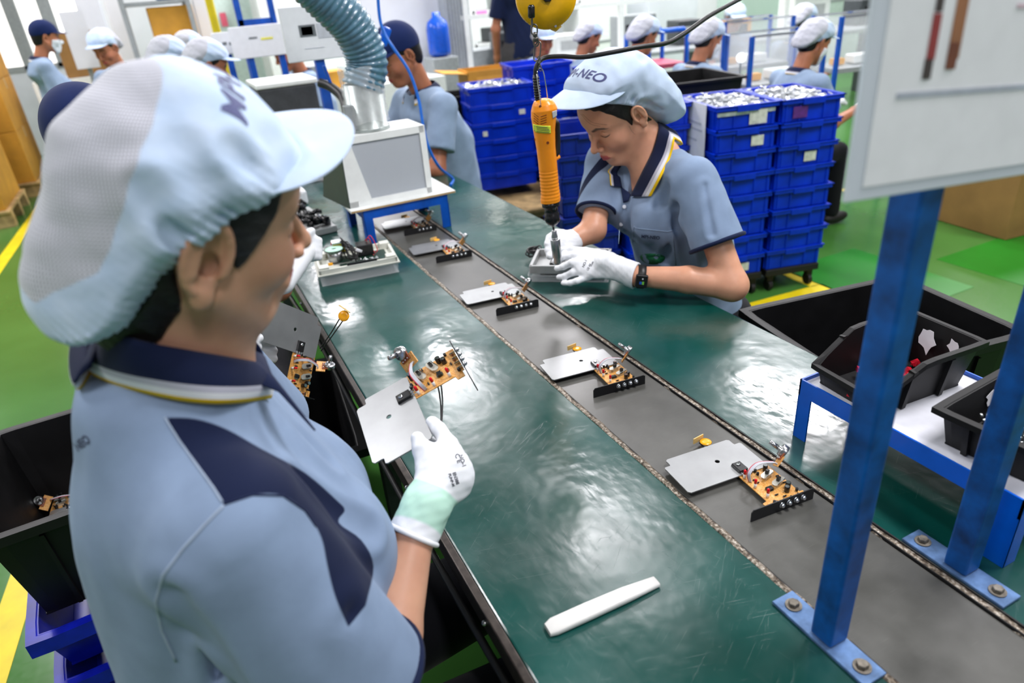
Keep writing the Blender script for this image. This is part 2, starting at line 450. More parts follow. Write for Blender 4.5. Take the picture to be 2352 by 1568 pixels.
# columns
for i, (u0, u1, y) in enumerate([(206, 262, 10.0), (272, 312, 8.6), (470, 505, 8.2)]):
    x0 = aty(u0, 110, y)[0]; x1 = aty(u1, 110, y)[0]
    struct(MB().m(M_WALL if i else M_GREYWALL).span((x0, y, 0), (x1, y + 0.25, CEIL), bev=0.01).build('trim_%d' % (i + 1)))
# big light partition behind the man and the ribbed metal pillar beside it
p0 = aty(835, 60, 6.9)[0]; p1 = aty(1012, 60, 6.9)[0]; p2 = aty(1085, 60, 6.7)[0]
b = MB().m(M_GREYWALL).span((p0, 6.9, 0), (p1, 7.0, 3.2)); struct(b.build('wall_partition'))
b = MB().m(mat('ribbed grey metal', (168, 174, 180), 0.4, 0.3, var=0.04)); b.span((p1, 6.74, 0), (p2, 6.9, CEIL))
for k in range(8): b.cyl((p1 + (k + 0.5) * (p2 - p1) / 8, 6.74, 0), (p1 + (k + 0.5) * (p2 - p1) / 8, 6.74, CEIL), (p2 - p1) / 22, n=8)
struct(b.build('trim_4'))
# floor markings
def line(name, a, b_, w, mt=M_YEL, z=0.0015):
    a = np.array(a, float); b_ = np.array(b_, float); d = _n(b_ - a); p = np.array([-d[1], d[0]]) * w / 2
    struct(MB().m(mt).prism([tuple(a - p), tuple(b_ - p), tuple(b_ + p), tuple(a + p)], 0.0001, z).build(name))
line('trim_5', (-0.84, 1.3), (-0.735, 2.6), 0.085)
line('trim_6', (-1.42, 4.6), (-1.24, 8.6), 0.09)
line('trim_7', (1.6, 2.33), (2.80, 2.235), 0.075)
line('trim_8', (2.76, 2.27), (2.78, 2.75), 0.06)
line('trim_9', (4.2, 3.35), (7.5, 2.2), 0.07)
line('trim_10', (3.06, 1.82), (3.06, 2.52), 0.55, M_GREEN2)
line('trim_11', (3.9, 1.55), (3.9, 2.15), 0.75, M_GREEN2)
# ceiling luminaires
M_TUBE = NT('lit diffuser'); M_TUBE.b.inputs['Emission Color'].default_value = (0.95, 0.98, 1, 1); M_TUBE.set(Emission_Strength=1.2); M_TUBE = M_TUBE.m
for i, (x, y) in enumerate(LAMPS):
    t = empty('ceiling_light', (x, y, CEIL), 0, 'long white ceiling luminaire with bright diffuser, outside the view', 'ceiling light', 'ceiling luminaires')
    MB().m(M_WHITE).box((0, 0, -0.05), (0.40, 1.34, 0.1), bev=0.01).build('housing', t)
    MB().m(M_TUBE).box((0, 0, -0.104), (0.32, 1.26, 0.012), bev=0.003).build('diffuser', t)
    ld = bpy.data.lights.new('lamp', 'AREA'); ld.shape = 'RECTANGLE'; ld.size = 0.36; ld.size_y = 1.25; ld.energy = LAMP_POWER * {0: 0.62, 1: 1.5, 2: 0.9, 3: 1.6, 4: 1.1, 5: 0.5, 6: 1.3, 7: 1.2, 8: 1.8, 9: 1.6, 10: 1.6, 11: 0.8, 12: 1.8, 13: 0.7, 14: 0.9}[i]; ld.color = (1.0, 0.97, 1.0)
    lo = bpy.data.objects.new('lamp', ld); COL.objects.link(lo); lo.parent = t; lo.location = (0, 0, -0.118)
# ================================================================== CONVEYOR TABLE
def m_top():
    n = NT('scratched green worktop mat'); v = n.coord('Object')
    base = n.ramp(n.noise(3.2, 5, v), [(0.3, srgb(0, 54, 48)), (0.72, srgb(6, 72, 66))])
    # scratch marks: stretched noise in several directions
    s = None
    for i, (r, sc) in enumerate(((0.3, (10, 1300, 1)), (1.3, (13, 1500, 1)), (2.4, (9, 1200, 1)), (-0.5, (14, 1400, 1)))):
        mp = n.mapping(v, (1, 1, 1), (0, 0, r)); mp = n.mapping(mp, sc)
        f = n.noise(1.0, 2, mp, 0.5, 0.6); f = n.math('MULTIPLY', n.math('SUBTRACT', f, 0.70), 8, True)
        s = f if s is None else n.math('MAXIMUM', s, f)
    patch = n.math('MULTIPLY', n.math('SUBTRACT', n.noise(5.5, 4, v), 0.42), 3.0, True)
    sc_ = n.math('MULTIPLY', s, n.math('ADD', n.math('MULTIPLY', patch, 0.20), 0.03))
    worn = n.mix(n.math('MULTIPLY', patch, 0.10), base, srgb(120, 160, 158))
    n.col(n.mix(sc_, worn, srgb(170, 195, 192)))
    n.set(Roughness=n.math('ADD', n.math('ADD', n.math('MULTIPLY', s, 0.16), 0.07), n.math('MULTIPLY', n.math('SUBTRACT', n.noise(4.5, 5, v), 0.32, True), 0.55)), Specular_IOR_Level=0.55)
    n.set(Coat_Weight=0.25, Coat_Roughness=0.28, Coat_IOR=1.5)
    h = n.math('ADD', n.math('ADD', n.math('MULTIPLY', n.noise(7.5, 3, v), 1.0), n.math('MULTIPLY', s, 0.02)), n.math('MULTIPLY', n.noise(34, 3, n.mapping(v, (1, .45, 1))), 0.16))
    n.bump(h, 0.40, 0.006); return n.m
M_TOP = m_top()
def m_belt():
    n = NT('grey conveyor belt rubber'); v = n.coord('Object')
    c = n.ramp(n.noise(7, 6, v, 0.6), [(0.25, srgb(58, 58, 54)), (0.75, srgb(92, 92, 88))])
    mp = n.mapping(v, (30, 420, 1), (0, 0, 0.5)); s = n.math('MULTIPLY', n.math('SUBTRACT', n.noise(1, 2, mp), 0.64), 5, True)
    n.col(n.mix(n.math('MULTIPLY', s, 0.12), c, srgb(150, 150, 145)))
    n.set(Roughness=n.math('ADD', n.math('MULTIPLY', n.noise(14, 4, v), 0.2), 0.26), Specular_IOR_Level=0.5); n.bump(n.noise(3.5, 3, v), 0.2, 0.004); return n.m
M_BELT = m_belt()
def m_rail():
    n = NT('gritty worn steel edge'); v = n.coord('Object')
    f = n.noise(230, 4, v); n.col(n.ramp(f, [(0.35, srgb(58, 48, 40)), (0.5, srgb(120, 108, 92)), (0.72, srgb(205, 198, 186))]))
    n.set(Roughness=0.42, Metallic=0.35); n.bump(f, 0.7, 0.0015); return n.m
M_RAIL = m_rail()
YT0, YT1 = -0.6, 4.6
tb = empty('conveyor_table', (0.65, 2.0, 0), 0, 'long green assembly table with a grey conveyor belt down its middle', 'table')
def loc(o):
    """put a mesh made in world space under an Empty with a location"""
    o.matrix_parent_inverse = Matrix.Identity(4)
    return o
def W(mb, name, parent, label=None, sub=0):
    """build a mesh given in world coordinates under parent (parent has only location/rotation)"""
    bpy.context.view_layer.update()
    return mb.build(name, parent, label, M=parent.matrix_world.inverted() if parent else None, sub=sub)
b = MB().m(M_TOP).span((0.215, YT0, 0.722), (0.572, YT1, 0.75), bev=0.003); W(b, 'worktop', tb)
b = MB().m(M_TOP).span((0.776, YT0, 0.722), (1.100, YT1, 0.75), bev=0.003); W(b, 'worktop', tb)
b = MB().m(M_BELT).span((0.582, YT0, 0.738), (0.762, YT1, 0.7475), bev=0.002); W(b, 'conveyor_belt', tb)
for x in (0.5765, 0.7695):
    # slightly ragged rail
    P = []
    ys = np.arange(YT0, YT1, 0.012)
    for y in ys:
        j = 0.0012 * math.sin(y * 37 + x * 9) + 0.0012 * math.sin(y * 91); P.append([(x - 0.0055 + j, y, 0.742), (x - 0.0042 + j, y, 0.7502), (x + 0.0042 + j, y, 0.7502), (x + 0.0055 + j * 0.6, y, 0.742)])
    W(MB().m(M_RAIL, True).grid(np.array(P)), 'rail', tb)
b = MB().m(M_BLACKM).span((0.763, YT0, 0.735), (0.7645, YT1, 0.751)); b.span((0.774, YT0, 0.73), (0.7762, YT1, 0.752)); b.span((0.5805, YT0, 0.735), (0.582, YT1, 0.749)); W(b, 'edge_strip', tb)
b = MB().m(mat('dark worn metal edge', (62, 56, 52), 0.4, 0.6, var=0.2, vscale=60)).span((0.202, YT0, 0.716), (0.2145, YT1, 0.7515), bev=0.002); W(b, 'side_rail', tb)
b = MB().m(M_RUBBER, True).tube([(0.196 + 0.004 * math.sin(y * 5), y, 0.70 + 0.006 * math.sin(y * 8)) for y in np.arange(YT0, YT1, 0.05)], 0.006, 8); W(b, 'edge_cable', tb)
for y in (0.62, 0.95, 1.52, 1.9, 2.5): W(MB().m(M_STEEL, True).sphere((0.2005, y, 0.737), 0.0045, 10), 'rivet', tb)
for x in (0.26, 1.05):
    for y in (-0.3, 1.4, 3.0, 4.3): W(MB().m(M_DGREY).span((x - 0.02, y - 0.02, 0), (x + 0.02, y + 0.02, 0.722)), 'leg', tb)
W(MB().m(M_DGREY).span((0.24, YT0 + .1, 0.66), (0.28, YT1 - .1, 0.722)).span((1.03, YT0 + .1, 0.66), (1.07, YT1 - .1, 0.722)).span((0.3, YT0 + .1, 0.60), (1.0, YT1 - .1, 0.64)), 'underframe', tb)

# ------------------------------------------------------------------ white plastic scraper in the foreground
M_WPLA = mat('milky white plastic', (226, 226, 222), 0.34, var=0.03, vscale=30)
A = atz(1258, 1452, 0.75); B = atz(1512, 1338, 0.75); d = _n(B - A); ww = np.array([-d[1], d[0], 0]); L = float(np.linalg.norm(B - A))
prof = [(0, 0.0095, 0.008), (0.01, 0.0125, 0.011), (0.06 * 1, 0.0125, 0.0115), (0.12, 0.0115, 0.0105), (0.17, 0.0085, 0.0075), (L - 0.004, 0.0055, 0.003), (L, 0.0035, 0.002)]
secs = []
for t, hw, hh in prof:
    c = A + d * t; ring = []
    for k in range(20):
        a = 2 * math.pi * k / 20; cx = math.copysign(abs(math.cos(a)) ** 0.55, math.cos(a)); sy = math.copysign(abs(math.sin(a)) ** 0.55, math.sin(a))
        ring.append(c + ww * hw * cx + np.array([0, 0, hh / 2 + hh / 2 * sy + 0.0003]))
    secs.append(ring + [ring[0]])
b = MB().m(M_WPLA, True); b.grid(np.array(secs));
for ring in (secs[0], secs[-1]):
    f = b.bm.faces.new([b.bm.verts.new(p) for p in ring[:-1]]); f.material_index = 0
tag(b.build('plastic_scraper'), 'long tapered white plastic scraper lying on the green worktop in front', 'tool')

# ------------------------------------------------------------------ stand with two blue posts and a document board
st = empty('document_stand', (0.68, 0.37, 0.75), 0, 'blue two-post stand with a white sleeve of documents bolted to the table', 'stand')
M_BASEP = mat('scuffed blue grey plate', (92, 124, 168), 0.4, 0.3, var=0.18, vscale=40, bump=0.1, bscale=120)
M_BOLT = mat('dull steel bolt', (128, 122, 112), 0.42, 0.8, var=0.2, vscale=80)
PX = {}
for (bp, y1, y0, top) in ((atz(1905, 1462, 0.753), 0.432, 0.315, 0), (atz(2200, 1318, 0.753), 0.432, 0.305, 0)):
    x, y = bp[0], bp[1]; PX[len(PX)] = (x, y)
    c0 = (atz(1828, 1405, .75) + atz(1970, 1530, .75)) / 2 if len(PX) == 1 else (atz(2127, 1257, .75) + atz(2277, 1358, .75)) / 2
    xp = c0[0]
    W(MB().m(M_BASEP).box((xp, c0[1], 0.7535), (0.036, 0.142, 0.005), bev=0.001), 'base_plate', st)
    for s in (-1, 1):
        by = c0[1] + s * 0.052
        o = W(MB().m(M_BOLT, True).lathe([(0.0105, 0), (0.0105, 0.0016)], (xp, by, 0.7562), (xp, by, 0.76)).m(M_BOLT).lathe([(0.0068, 0), (0.0068, 0.0048), (0.0058, 0.0056)], (xp, by, 0.7578), (xp, by, 0.77), n=6), 'bolt', st)
    h = 1.75 if len(PX) == 1 else 1.75
    b = MB().m(M_BLUEW).box((xp + 0.002, c0[1] - 0.002, 0.7565 + (h - 0.7565) / 2), (0.031, 0.031, h - 0.7565), R=Matrix.Rotation(0.0, 3, 'Z'), bev=0.0035, seg=3)
    W(b, 'post', st)
    PX[len(PX) - 1] = (xp, c0[1])
# document board: bottom-left corner seen at (1935,468), bottom edge rising to (2352,398)
yb = 0.335
bl = aty(1937, 466, yb); br = aty(2352, 400, yb)
bd = _n(br - bl); tl = aty(1968, 0, yb + 0.01)
M_SLEEVE = mat('glossy sheet sleeve', (208, 216, 226), 0.25, var=0.03, vscale=6, coat=0.6)
up = _n(tl - bl)
Mb = frame(bl, bd, up)
b = MB().m(M_SLEEVE).box((0.17, 0.15, 0), (0.34, 0.30, 0.004), bev=0.001)
b.build('board', st, M=st.matrix_world.inverted() @ Mb)
b = MB().m(M_WHITEP).box((0.165, 0.235, 0.0026), (0.30, 0.118, 0.0006)).box((0.165, 0.075, 0.0026), (0.30, 0.13, 0.0006)); b.build('paper', st, M=st.matrix_world.inverted() @ Mb)
b = MB().m(mat('printed red brown', (150, 60, 60), 0.5)).box((0.065, 0.110, 0.0034), (0.009, 0.03, 0.0004)).m(mat('printed dark', (70, 62, 60), 0.5)).box((0.064, 0.089, 0.0034), (0.009, 0.014, 0.0004)).box((0.065, 0.132, 0.0034), (0.008, 0.012, 0.0004))
b.m(mat('printed brown', (158, 108, 74), 0.5)).box((0.090, 0.117, 0.0034), (0.013, 0.044, 0.0004)).m(mat('printed dark brown', (120, 70, 50), 0.5)).box((0.089, 0.097, 0.0036), (0.011, 0.018, 0.0004))
b.m(mat('printed grey line', (176, 184, 196), 0.5)).box((0.145, 0.072, 0.0034), (0.22, 0.004, 0.0004)).m(mat('printed pink', (214, 190, 200), 0.5)).box((0.20, 0.20, 0.0034), (0.16, 0.005, 0.0004)).box((0.20, 0.15, 0.0034), (0.1, 0.004, 0.0004)).box((0.205, 0.13, 0.0034), (0.1, 0.003, 0.0004))
b.build('printed_picture', st, M=st.matrix_world.inverted() @ Mb)

# ------------------------------------------------------------------ blue shelf rack with bins
sr = empty('shelf_rack', (1.0, 0.55, 0.75), 0, 'low blue steel rack with a white shelf holding two black bins', 'rack')
SZ = 0.862; sx0, sx1, sy0, sy1 = 0.845, 1.085, 0.335, 0.70
for (x, y) in ((sx0, sy1), (sx0, sy0), (sx1, sy1), (sx1, sy0)):
    fx = 0.012 if x == sx0 else -0.012; fy = -0.012 if y == sy1 else 0.012
    b = MB().m(M_BLUEB).span((x, y, 0.7505), (x + (0.003 if fx > 0 else -0.003), y + fy * 2.2, SZ - 0.026)).span((x, y, 0.7505), (x + fx * 2.2, y + (0.003 if fy > 0 else -0.003), SZ - 0.026))
    W(b, 'leg', sr)
b = MB().m(M_BLUEB)
b.span((sx0, sy0, SZ - 0.026), (sx0 + 0.003, sy1, SZ + 0.005)).span((sx1 - 0.003, sy0, SZ - 0.026), (sx1, sy1, SZ + 0.005)).span((sx0, sy1 - 0.003, SZ - 0.026), (sx1, sy1, SZ + 0.005)).span((sx0, sy0, SZ - 0.026), (sx1, sy0 + 0.003, SZ + 0.005))
W(b, 'frame', sr)
W(MB().m(mat('white shelf board', (222, 224, 232), 0.5, var=0.03)).span((sx0 + 0.003, sy0 + 0.003, SZ - 0.012), (sx1 - 0.003, sy1 - 0.003, SZ - 0.002)), 'shelf_board', sr)

def open_box(name, M, wx, wy, h, mt, taper=0.88, wall=0.004, rim=0.012, low=None, ribs=0, parent=None, label=None, rimh=0.012, cut=0.35):
    """open crate, bottom centre at origin of M. low: height of a cut front (at -x)"""
    b = MB().m(mt)
    bx, by = wx * taper / 2, wy * taper / 2; tx, ty = wx / 2, wy / 2
    def ring(z, ins=0.0):
        f = z / h; hx = bx + (tx - bx) * f - ins; hy = by + (ty - by) * f - ins; return hx, hy
    n = 10
    def zt(x, y, hx):           # rim height around
        if low is None: return h
        f = np.clip((x + hx) / (2 * hx * cut), 0, 1); return low + (h - low) * f
    # walls: outer and inner grids
    per = []
    for (x0, y0), (x1, y1) in zip([(-1, -1), (1, -1), (1, 1), (-1, 1)], [(1, -1), (1, 1), (-1, 1), (-1, -1)]):
        for k in range(n): per.append((x0 + (x1 - x0) * k / n, y0 + (y1 - y0) * k / n))
    per.append(per[0])
    def pt(p, z, ins):
        hx, hy = ring(z, ins); r = 0.93 if abs(p[0]) > .999 and abs(p[1]) > .999 else 1.0
        return (p[0] * hx * (0.985 if r < 1 else 1), p[1] * hy * (0.985 if r < 1 else 1), z)
    G = []
    for p in per:
        z = zt(p[0] * bx, 0, bx); G.append([pt(p, 0, 0), pt(p, z * 0.5, 0), pt(p, z, 0), pt(p, z, wall), pt(p, z * 0.5, wall), pt(p, wall, wall)])
    b.grid(np.array(G))
    b.span((-bx, -by, 0), (bx, by, wall))
    # rim
    R = []
    for p in per:
        z = zt(p[0] * bx, 0, bx); q = pt(p, z, 0); o = (q[0] + np.sign(round(p[0], 3)) * rim * (abs(p[0]) > .999), q[1] + np.sign(round(p[1], 3)) * rim * (abs(p[1]) > .999), z)
        R.append([pt(p, z, wall * 0.5), (q[0], q[1], z + 0.001), (o[0], o[1], z + 0.001), (o[0], o[1], z - rimh), (q[0], q[1], z - rimh)])
    b.grid(np.array(R))
    for s in (-1, 1):
        for k in range(ribs):
            t = -0.8 + 1.6 * (k + 0.5) / ribs
            hx, hy = ring(h * 0.5); b.box((t * hx, s * (hy + 0.002), h * 0.45), (0.008, 0.01, h * 0.86), R=Matrix.Rotation(-s * math.atan((ty - by) / h), 3, 'X'))
            if low is not None and s < 0: continue
            b.box((s * (hx + 0.002), t * hy, h * 0.45), (0.01, 0.008, h * 0.86 if (low is None or s > 0) else low * .8), R=Matrix.Rotation(s * math.atan((tx - bx) / h), 3, 'Y'))
    o = b.build(name, parent, label)
    if parent is None: o.matrix_world = M
    else: o.matrix_local = M
    return o
def stand_at(x, y, z, rz): return Matrix.Translation((x, y, z)) @ Matrix.Rotation(rz, 4, 'Z')
# ================================================================== BINS AND CRATES NEAR THE TABLE
M_REDP = mat('red plastic caps', (190, 24, 44), 0.35, var=0.05)
M_STICK = mat('torn white sticker', (226, 226, 232), 0.5, var=0.03)
M_SCRAP = mat('small shiny metal parts', (196, 200, 204), 0.2, 1.0, var=0.08)
def torn(n, seed, w, h):
    r = random.Random(seed); out = []
    for k in range(n):
        a = 2 * math.pi * k / n; q = r.uniform(0.55, 1.05); out.append((math.cos(a) * w * q, math.sin(a) * h * q))
    return out
zb = SZ - 0.001
# bin with a low slanted front (towards -x)
c = atz(2065, 835, 0.93)
bin1 = open_box('parts_bin', stand_at(0.955, 0.617, zb, math.radians(-4)), 0.215, 0.135, 0.082, M_BLACKP, 0.84, 0.003, 0.007, low=0.036, ribs=2, cut=0.42, rimh=0.008)
tag(bin1, 'black plastic bin with a slanted low front holding red parts, on the white shelf', 'bin', 'black bins on the blue rack')
o = MB().m(M_STICK).prism(torn(14, 3, 0.026, 0.017), 0, 0.0004).build('sticker_remnant', bin1); o.matrix_local = Matrix.Translation((0.085, 0.01, 0.055)) @ Matrix.Rotation(math.radians(-90 + 8), 4, 'Y') @ Matrix.Rotation(0.3, 4, 'Z')
o = MB().m(M_STICK).prism(torn(11, 8, 0.014, 0.012), 0, 0.0004).build('sticker_remnant', bin1); o.matrix_local = Matrix.Translation((0.092, -0.032, 0.06)) @ Matrix.Rotation(math.radians(-90 + 8), 4, 'Y')
b = MB().m(M_REDP)
for k in range(46):
    b.box((random.uniform(-.09, .08), random.uniform(-.045, .045), random.uniform(.006, .02)), (0.012, 0.009, 0.007), R=Matrix.Rotation(random.uniform(0, 6), 3, (random.random(), random.random(), 1)))
b.box((.02, -.035, .035), (0.013, 0.011, 0.008), R=Matrix.Rotation(0.4, 3, (1, 0, 1)))
o = b.build('red_plastic_parts'); o.matrix_world = bin1.matrix_world.copy(); tag(o, 'loose small red plastic parts lying inside the slanted black bin', 'parts', kind='stuff')
bin2 = open_box('parts_bin', stand_at(0.972, 0.42, zb, math.radians(4)), 0.20, 0.125, 0.062, M_BLACKP, 0.86, 0.003, 0.010, ribs=2, rimh=0.008)
tag(bin2, 'smaller black bin full of shiny metal parts, nearest the right edge', 'bin', 'black bins on the blue rack')
o = MB().m(M_STICK).prism(torn(12, 5, 0.02, 0.013), 0, 0.0004).build('sticker_remnant', bin2); o.matrix_local = Matrix.Translation((0.02, 0.0535, 0.038)) @ Matrix.Rotation(math.radians(90 - 6), 4, 'X')
b = MB().m(M_SCRAP, True)
for k in range(150):
    p = (random.uniform(-.08, .08), random.uniform(-.045, .045), random.uniform(.02, .044))
    b.cyl(p, (p[0] + random.uniform(-.006, .006), p[1] + random.uniform(-.006, .006), p[2] + random.uniform(-.004, .005)), random.uniform(.0022, .0045), n=8)
o = b.build('small_metal_parts'); o.matrix_world = bin2.matrix_world.copy(); tag(o, 'heap of small shiny metal parts inside the smaller black bin', 'parts', kind='stuff')
# large black crate beyond the table edge (right)
bigc = open_box('black_crate', stand_at(1.385, 0.955, 0.42, math.radians(-9.5)), 0.47, 0.36, 0.30, M_BLACKP, 0.9, 0.005, 0.016, ribs=3, rimh=0.018)
tag(bigc, 'large empty black plastic crate beside the right edge of the table, behind the blue rack', 'crate', 'black crates')
bs = MB().m(M_DGREY)
for x in (-.2, .2):
    for y in (-.14, .14): bs.box((x, y, 0.2), (0.03, 0.03, 0.4))
bs.box((0, 0, 0.41), (0.46, 0.34, 0.018)); o = bs.build('crate_stand'); o.matrix_world = stand_at(1.385, 0.955, 0, math.radians(-9.5)); tag(o, 'dark grey stand carrying the large empty black crate', 'stand')

# ------------------------------------------------------------------ stacking crates
def crate_mesh(wx, wy, h, mt, label_card=None, seed=0):
    """root mesh: tapered walls, rim, ribs, hand grip"""
    b = MB().m(mt)
    t = 0.93
    for s in (-1, 1):
        b.box((0, s * (wy / 2 * t), h * 0.42), (wx * t, 0.006, h * 0.84), bev=0.001)
        b.box((s * (wx / 2 * t), 0, h * 0.42), (0.006, wy * t, h * 0.84), bev=0.001)
        b.box((0, s * (wy / 2 - 0.004), h * 0.88), (wx, 0.012, h * 0.2), bev=0.002)
        b.box((s * (wx / 2 - 0.004), 0, h * 0.88), (0.012, wy, h * 0.2), bev=0.002)
        b.box((0, s * (wy / 2 - 0.001), h * 0.97), (wx + 0.012, 0.014, h * 0.05), bev=0.001)
        b.box((s * (wx / 2 - 0.001), 0, h * 0.97), (0.014, wy + 0.012, h * 0.05), bev=0.001)
        for x in (-0.42, -0.2, 0.2, 0.42): b.box((x * wx, s * (wy / 2 * t + 0.004), h * 0.42), (0.007, 0.008, h * 0.8))
        for y in (-0.42, -0.2, 0.2, 0.42): b.box((s * (wx / 2 * t + 0.004), y * wy, h * 0.42), (0.008, 0.007, h * 0.8))
        b.box((0, s * (wy / 2 + 0.003), h * 0.84), (wx * 0.36, 0.008, h * 0.26), bev=0.002)
        b.box((s * (wx / 2 + 0.003), 0, h * 0.84), (0.008, wy * 0.36, h * 0.26), bev=0.002)
    b.box((0, 0, 0.004), (wx * t, wy * t, 0.008))
    b.box((0, 0, h * 0.04), (wx * 0.9, wy * 0.9, h * 0.08))
    return b
CR = {}
def crate(kind, wx, wy, h, mt, M, label, group, card=None):
    key = (kind, round(wx, 3), round(wy, 3), round(h, 3))
    if key not in CR:
        CR[key] = crate_mesh(wx, wy, h, mt).build('stacking_crate').data; first = bpy.data.objects['stacking_crate'] if False else [o for o in bpy.data.objects if o.data == CR[key]][0]
        o = first
    else:
        o = bpy.data.objects.new('stacking_crate', CR[key]); COL.objects.link(o)
    o.matrix_world = M; tag(o, label, 'crate', group)
    if card is not None:
        face, w_, h_, off, colr = card
        c = MB().m(colr)
        if face == 'y': c.box((off * wx, -(wy / 2 * 0.93 + 0.0115), h * 0.40), (w_, 0.0015, h_))
        else: c.box((-(wx / 2 * 0.93 + 0.0115), off * wy, h * 0.40), (0.0015, w_, h_))
        k = c.build('label_card', o); k['label'] = 'pale label card'
    return o
M_CARDW = mat('pale label card', (206, 208, 196), 0.5, var=0.1, vscale=60)
M_CARDR = mat('reddish label', (90, 40, 120), 0.5, var=0.1, vscale=60)
def metal_heap(M, wx, wy, z, n, label, s=0.03):
    b = MB().m(M_SCRAPW)
    rr = random.Random(int(wx * 1000 + n))
    for k in range(n):
        x, y = rr.uniform(-wx / 2 + .02, wx / 2 - .02), rr.uniform(-wy / 2 + .02, wy / 2 - .02)
        b.box((x, y, z + rr.uniform(-.012, .012)), (s * rr.uniform(.5, 1.2), s * rr.uniform(.4, .9), 0.0025), R=Matrix.Rotation(rr.uniform(0, 3), 3, Vector((rr.uniform(-.4, .4), rr.uniform(-.4, .4), 1)).normalized()), bev=0.0)
    b.span((-wx / 2 + .012, -wy / 2 + .012, z - 0.03), (wx / 2 - .012, wy / 2 - .012, z - 0.014))
    o = b.build('metal_parts'); o.matrix_world = M; tag(o, label, 'parts', kind='stuff'); return o
M_SCRAPW = mat('bagged silver parts', (214, 218, 222), 0.25, 0.55, var=0.16, vscale=25)
ord_ = ['topmost', 'second from the top', 'third from the top', 'fourth from the top', 'fifth from the top', 'sixth from the top', 'seventh from the top', 'eighth from the top', 'ninth from the top']
def stack(x, y, z0, rz, wx, wy, h, n, what, group, cards={}, mt=None, kind='a', top=None, jit=0.006):
    rr = random.Random(int(x * 100 + y * 10))
    for i in range(n):
        k = n - 1 - i                                   # from the top
        M = stand_at(x + rr.uniform(-jit, jit), y + rr.uniform(-jit, jit), z0 + i * h, rz + rr.uniform(-.012, .012))
        crate(kind, wx, wy, h * 1.0 - 0.0006, mt or M_CRATE, M, 'blue crate, %s in the stack %s' % (ord_[k].replace(' from the top', ' from top'), what), group, cards.get(k))
    M = stand_at(x, y, z0 + (n - 1) * h, rz)
    if top: metal_heap(M, wx, wy, h * 0.86, top[0], top[1])
# two front stacks behind the woman at the right: corners seen at z = .95
HA = 0.1025; RA = math.radians(-15)
ca, sa = math.cos(RA), math.sin(RA)
def stA(i, j): # grid in rotated frame from near-left corner (2.17,2.43)
    u, v = 0.155 + i * 0.315, 0.215 + j * 0.43
    return 2.165 + u * ca - v * sa, 2.42 + u * sa + v * ca
ZA = 0.13
x, y = stA(0, 0); stack(x, y, ZA, RA, 0.30, 0.42, HA, 8, 'right behind the bent woman', 'blue crates behind the woman', {0: ('y', 0.085, 0.06, 0.18, M_CARDW), 1: ('y', 0.06, 0.045, 0.18, M_CARDW), 7: ('y', 0.07, 0.04, 0.12, M_CARDW)}, top=(260, 'silver bagged parts heaped in the crate stack behind the woman'))
x, y = stA(1, 0); stack(x, y, ZA, RA, 0.30, 0.42, HA, 8, 'nearest the large white board', 'blue crates behind the woman', {0: ('y', 0.07, 0.05, -0.2, M_CARDR), 2: ('y', 0.06, 0.045, 0.05, M_CARDW)}, top=(260, 'silver bagged parts heaped in the right-hand crate stack'))
x, y = stA(-1, 0.55); stack(x, y, ZA, RA, 0.30, 0.42, HA, 8, 'hidden behind the bent woman\'s cap', 'blue crates behind the woman', {4: ('y', 0.05, 0.04, 0.2, M_CARDW)}, top=(120, 'silver bagged parts in the crate stack behind her cap'))
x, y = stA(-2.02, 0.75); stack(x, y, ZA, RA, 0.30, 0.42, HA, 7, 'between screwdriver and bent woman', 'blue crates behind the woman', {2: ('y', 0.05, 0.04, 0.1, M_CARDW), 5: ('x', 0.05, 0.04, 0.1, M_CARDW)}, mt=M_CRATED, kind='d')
# stack cluster behind the screwdriver
RB = math.radians(-12)
xb, yb_ = 1.95, 4.28
stack(xb, yb_, 0.30, RB, 0.42, 0.36, 0.108, 6, 'left of the hanging screwdriver', 'blue crates behind the screwdriver', {1: ('y', 0.04, 0.03, 0.3, M_CARDW), 2: ('y', 0.03, 0.03, -0.3, M_CARDW)}, top=(160, 'silver parts in the crate stack left of the screwdriver'))
stack(xb + 0.40, yb_ - 0.35, 0.26, RB, 0.42, 0.36, 0.108, 5, 'directly behind the hanging screwdriver', 'blue crates behind the screwdriver', {0: ('y', 0.05, 0.03, -0.3, M_CARDW), 1: ('y', 0.03, 0.05, 0.1, M_CARDR)}, kind='b')
stack(xb + 0.43, yb_ + 0.22, 0.26, RB, 0.42, 0.36, 0.108, 7, 'beyond the screwdriver, second row', 'blue crates behind the screwdriver', {}, kind='b2')
stack(xb + 0.86, yb_ - 0.05, 0.20, RB, 0.42, 0.36, 0.108, 7, 'right of the screwdriver, farthest back', 'blue crates behind the screwdriver', {}, kind='b3')
for (x, y, w, d, z, lab) in ((2.17, 4.2, 0.95, 0.95, 0.27, 'low wooden pallet pile under the far blue crates'),):
    b = MB().m(M_WOOD)
    for k in range(3): b.box((0, 0, 0.045 + k * 0.085), (w, d, 0.02)); b.box((0, -d / 2 + .05, 0.02 + k * .085), (w, 0.08, 0.04)); b.box((0, d / 2 - .05, 0.02 + k * .085), (w, 0.08, 0.04))
    o = b.build('pallet'); o.matrix_world = stand_at(x, y, 0, RB); tag(o, lab, 'pallet')
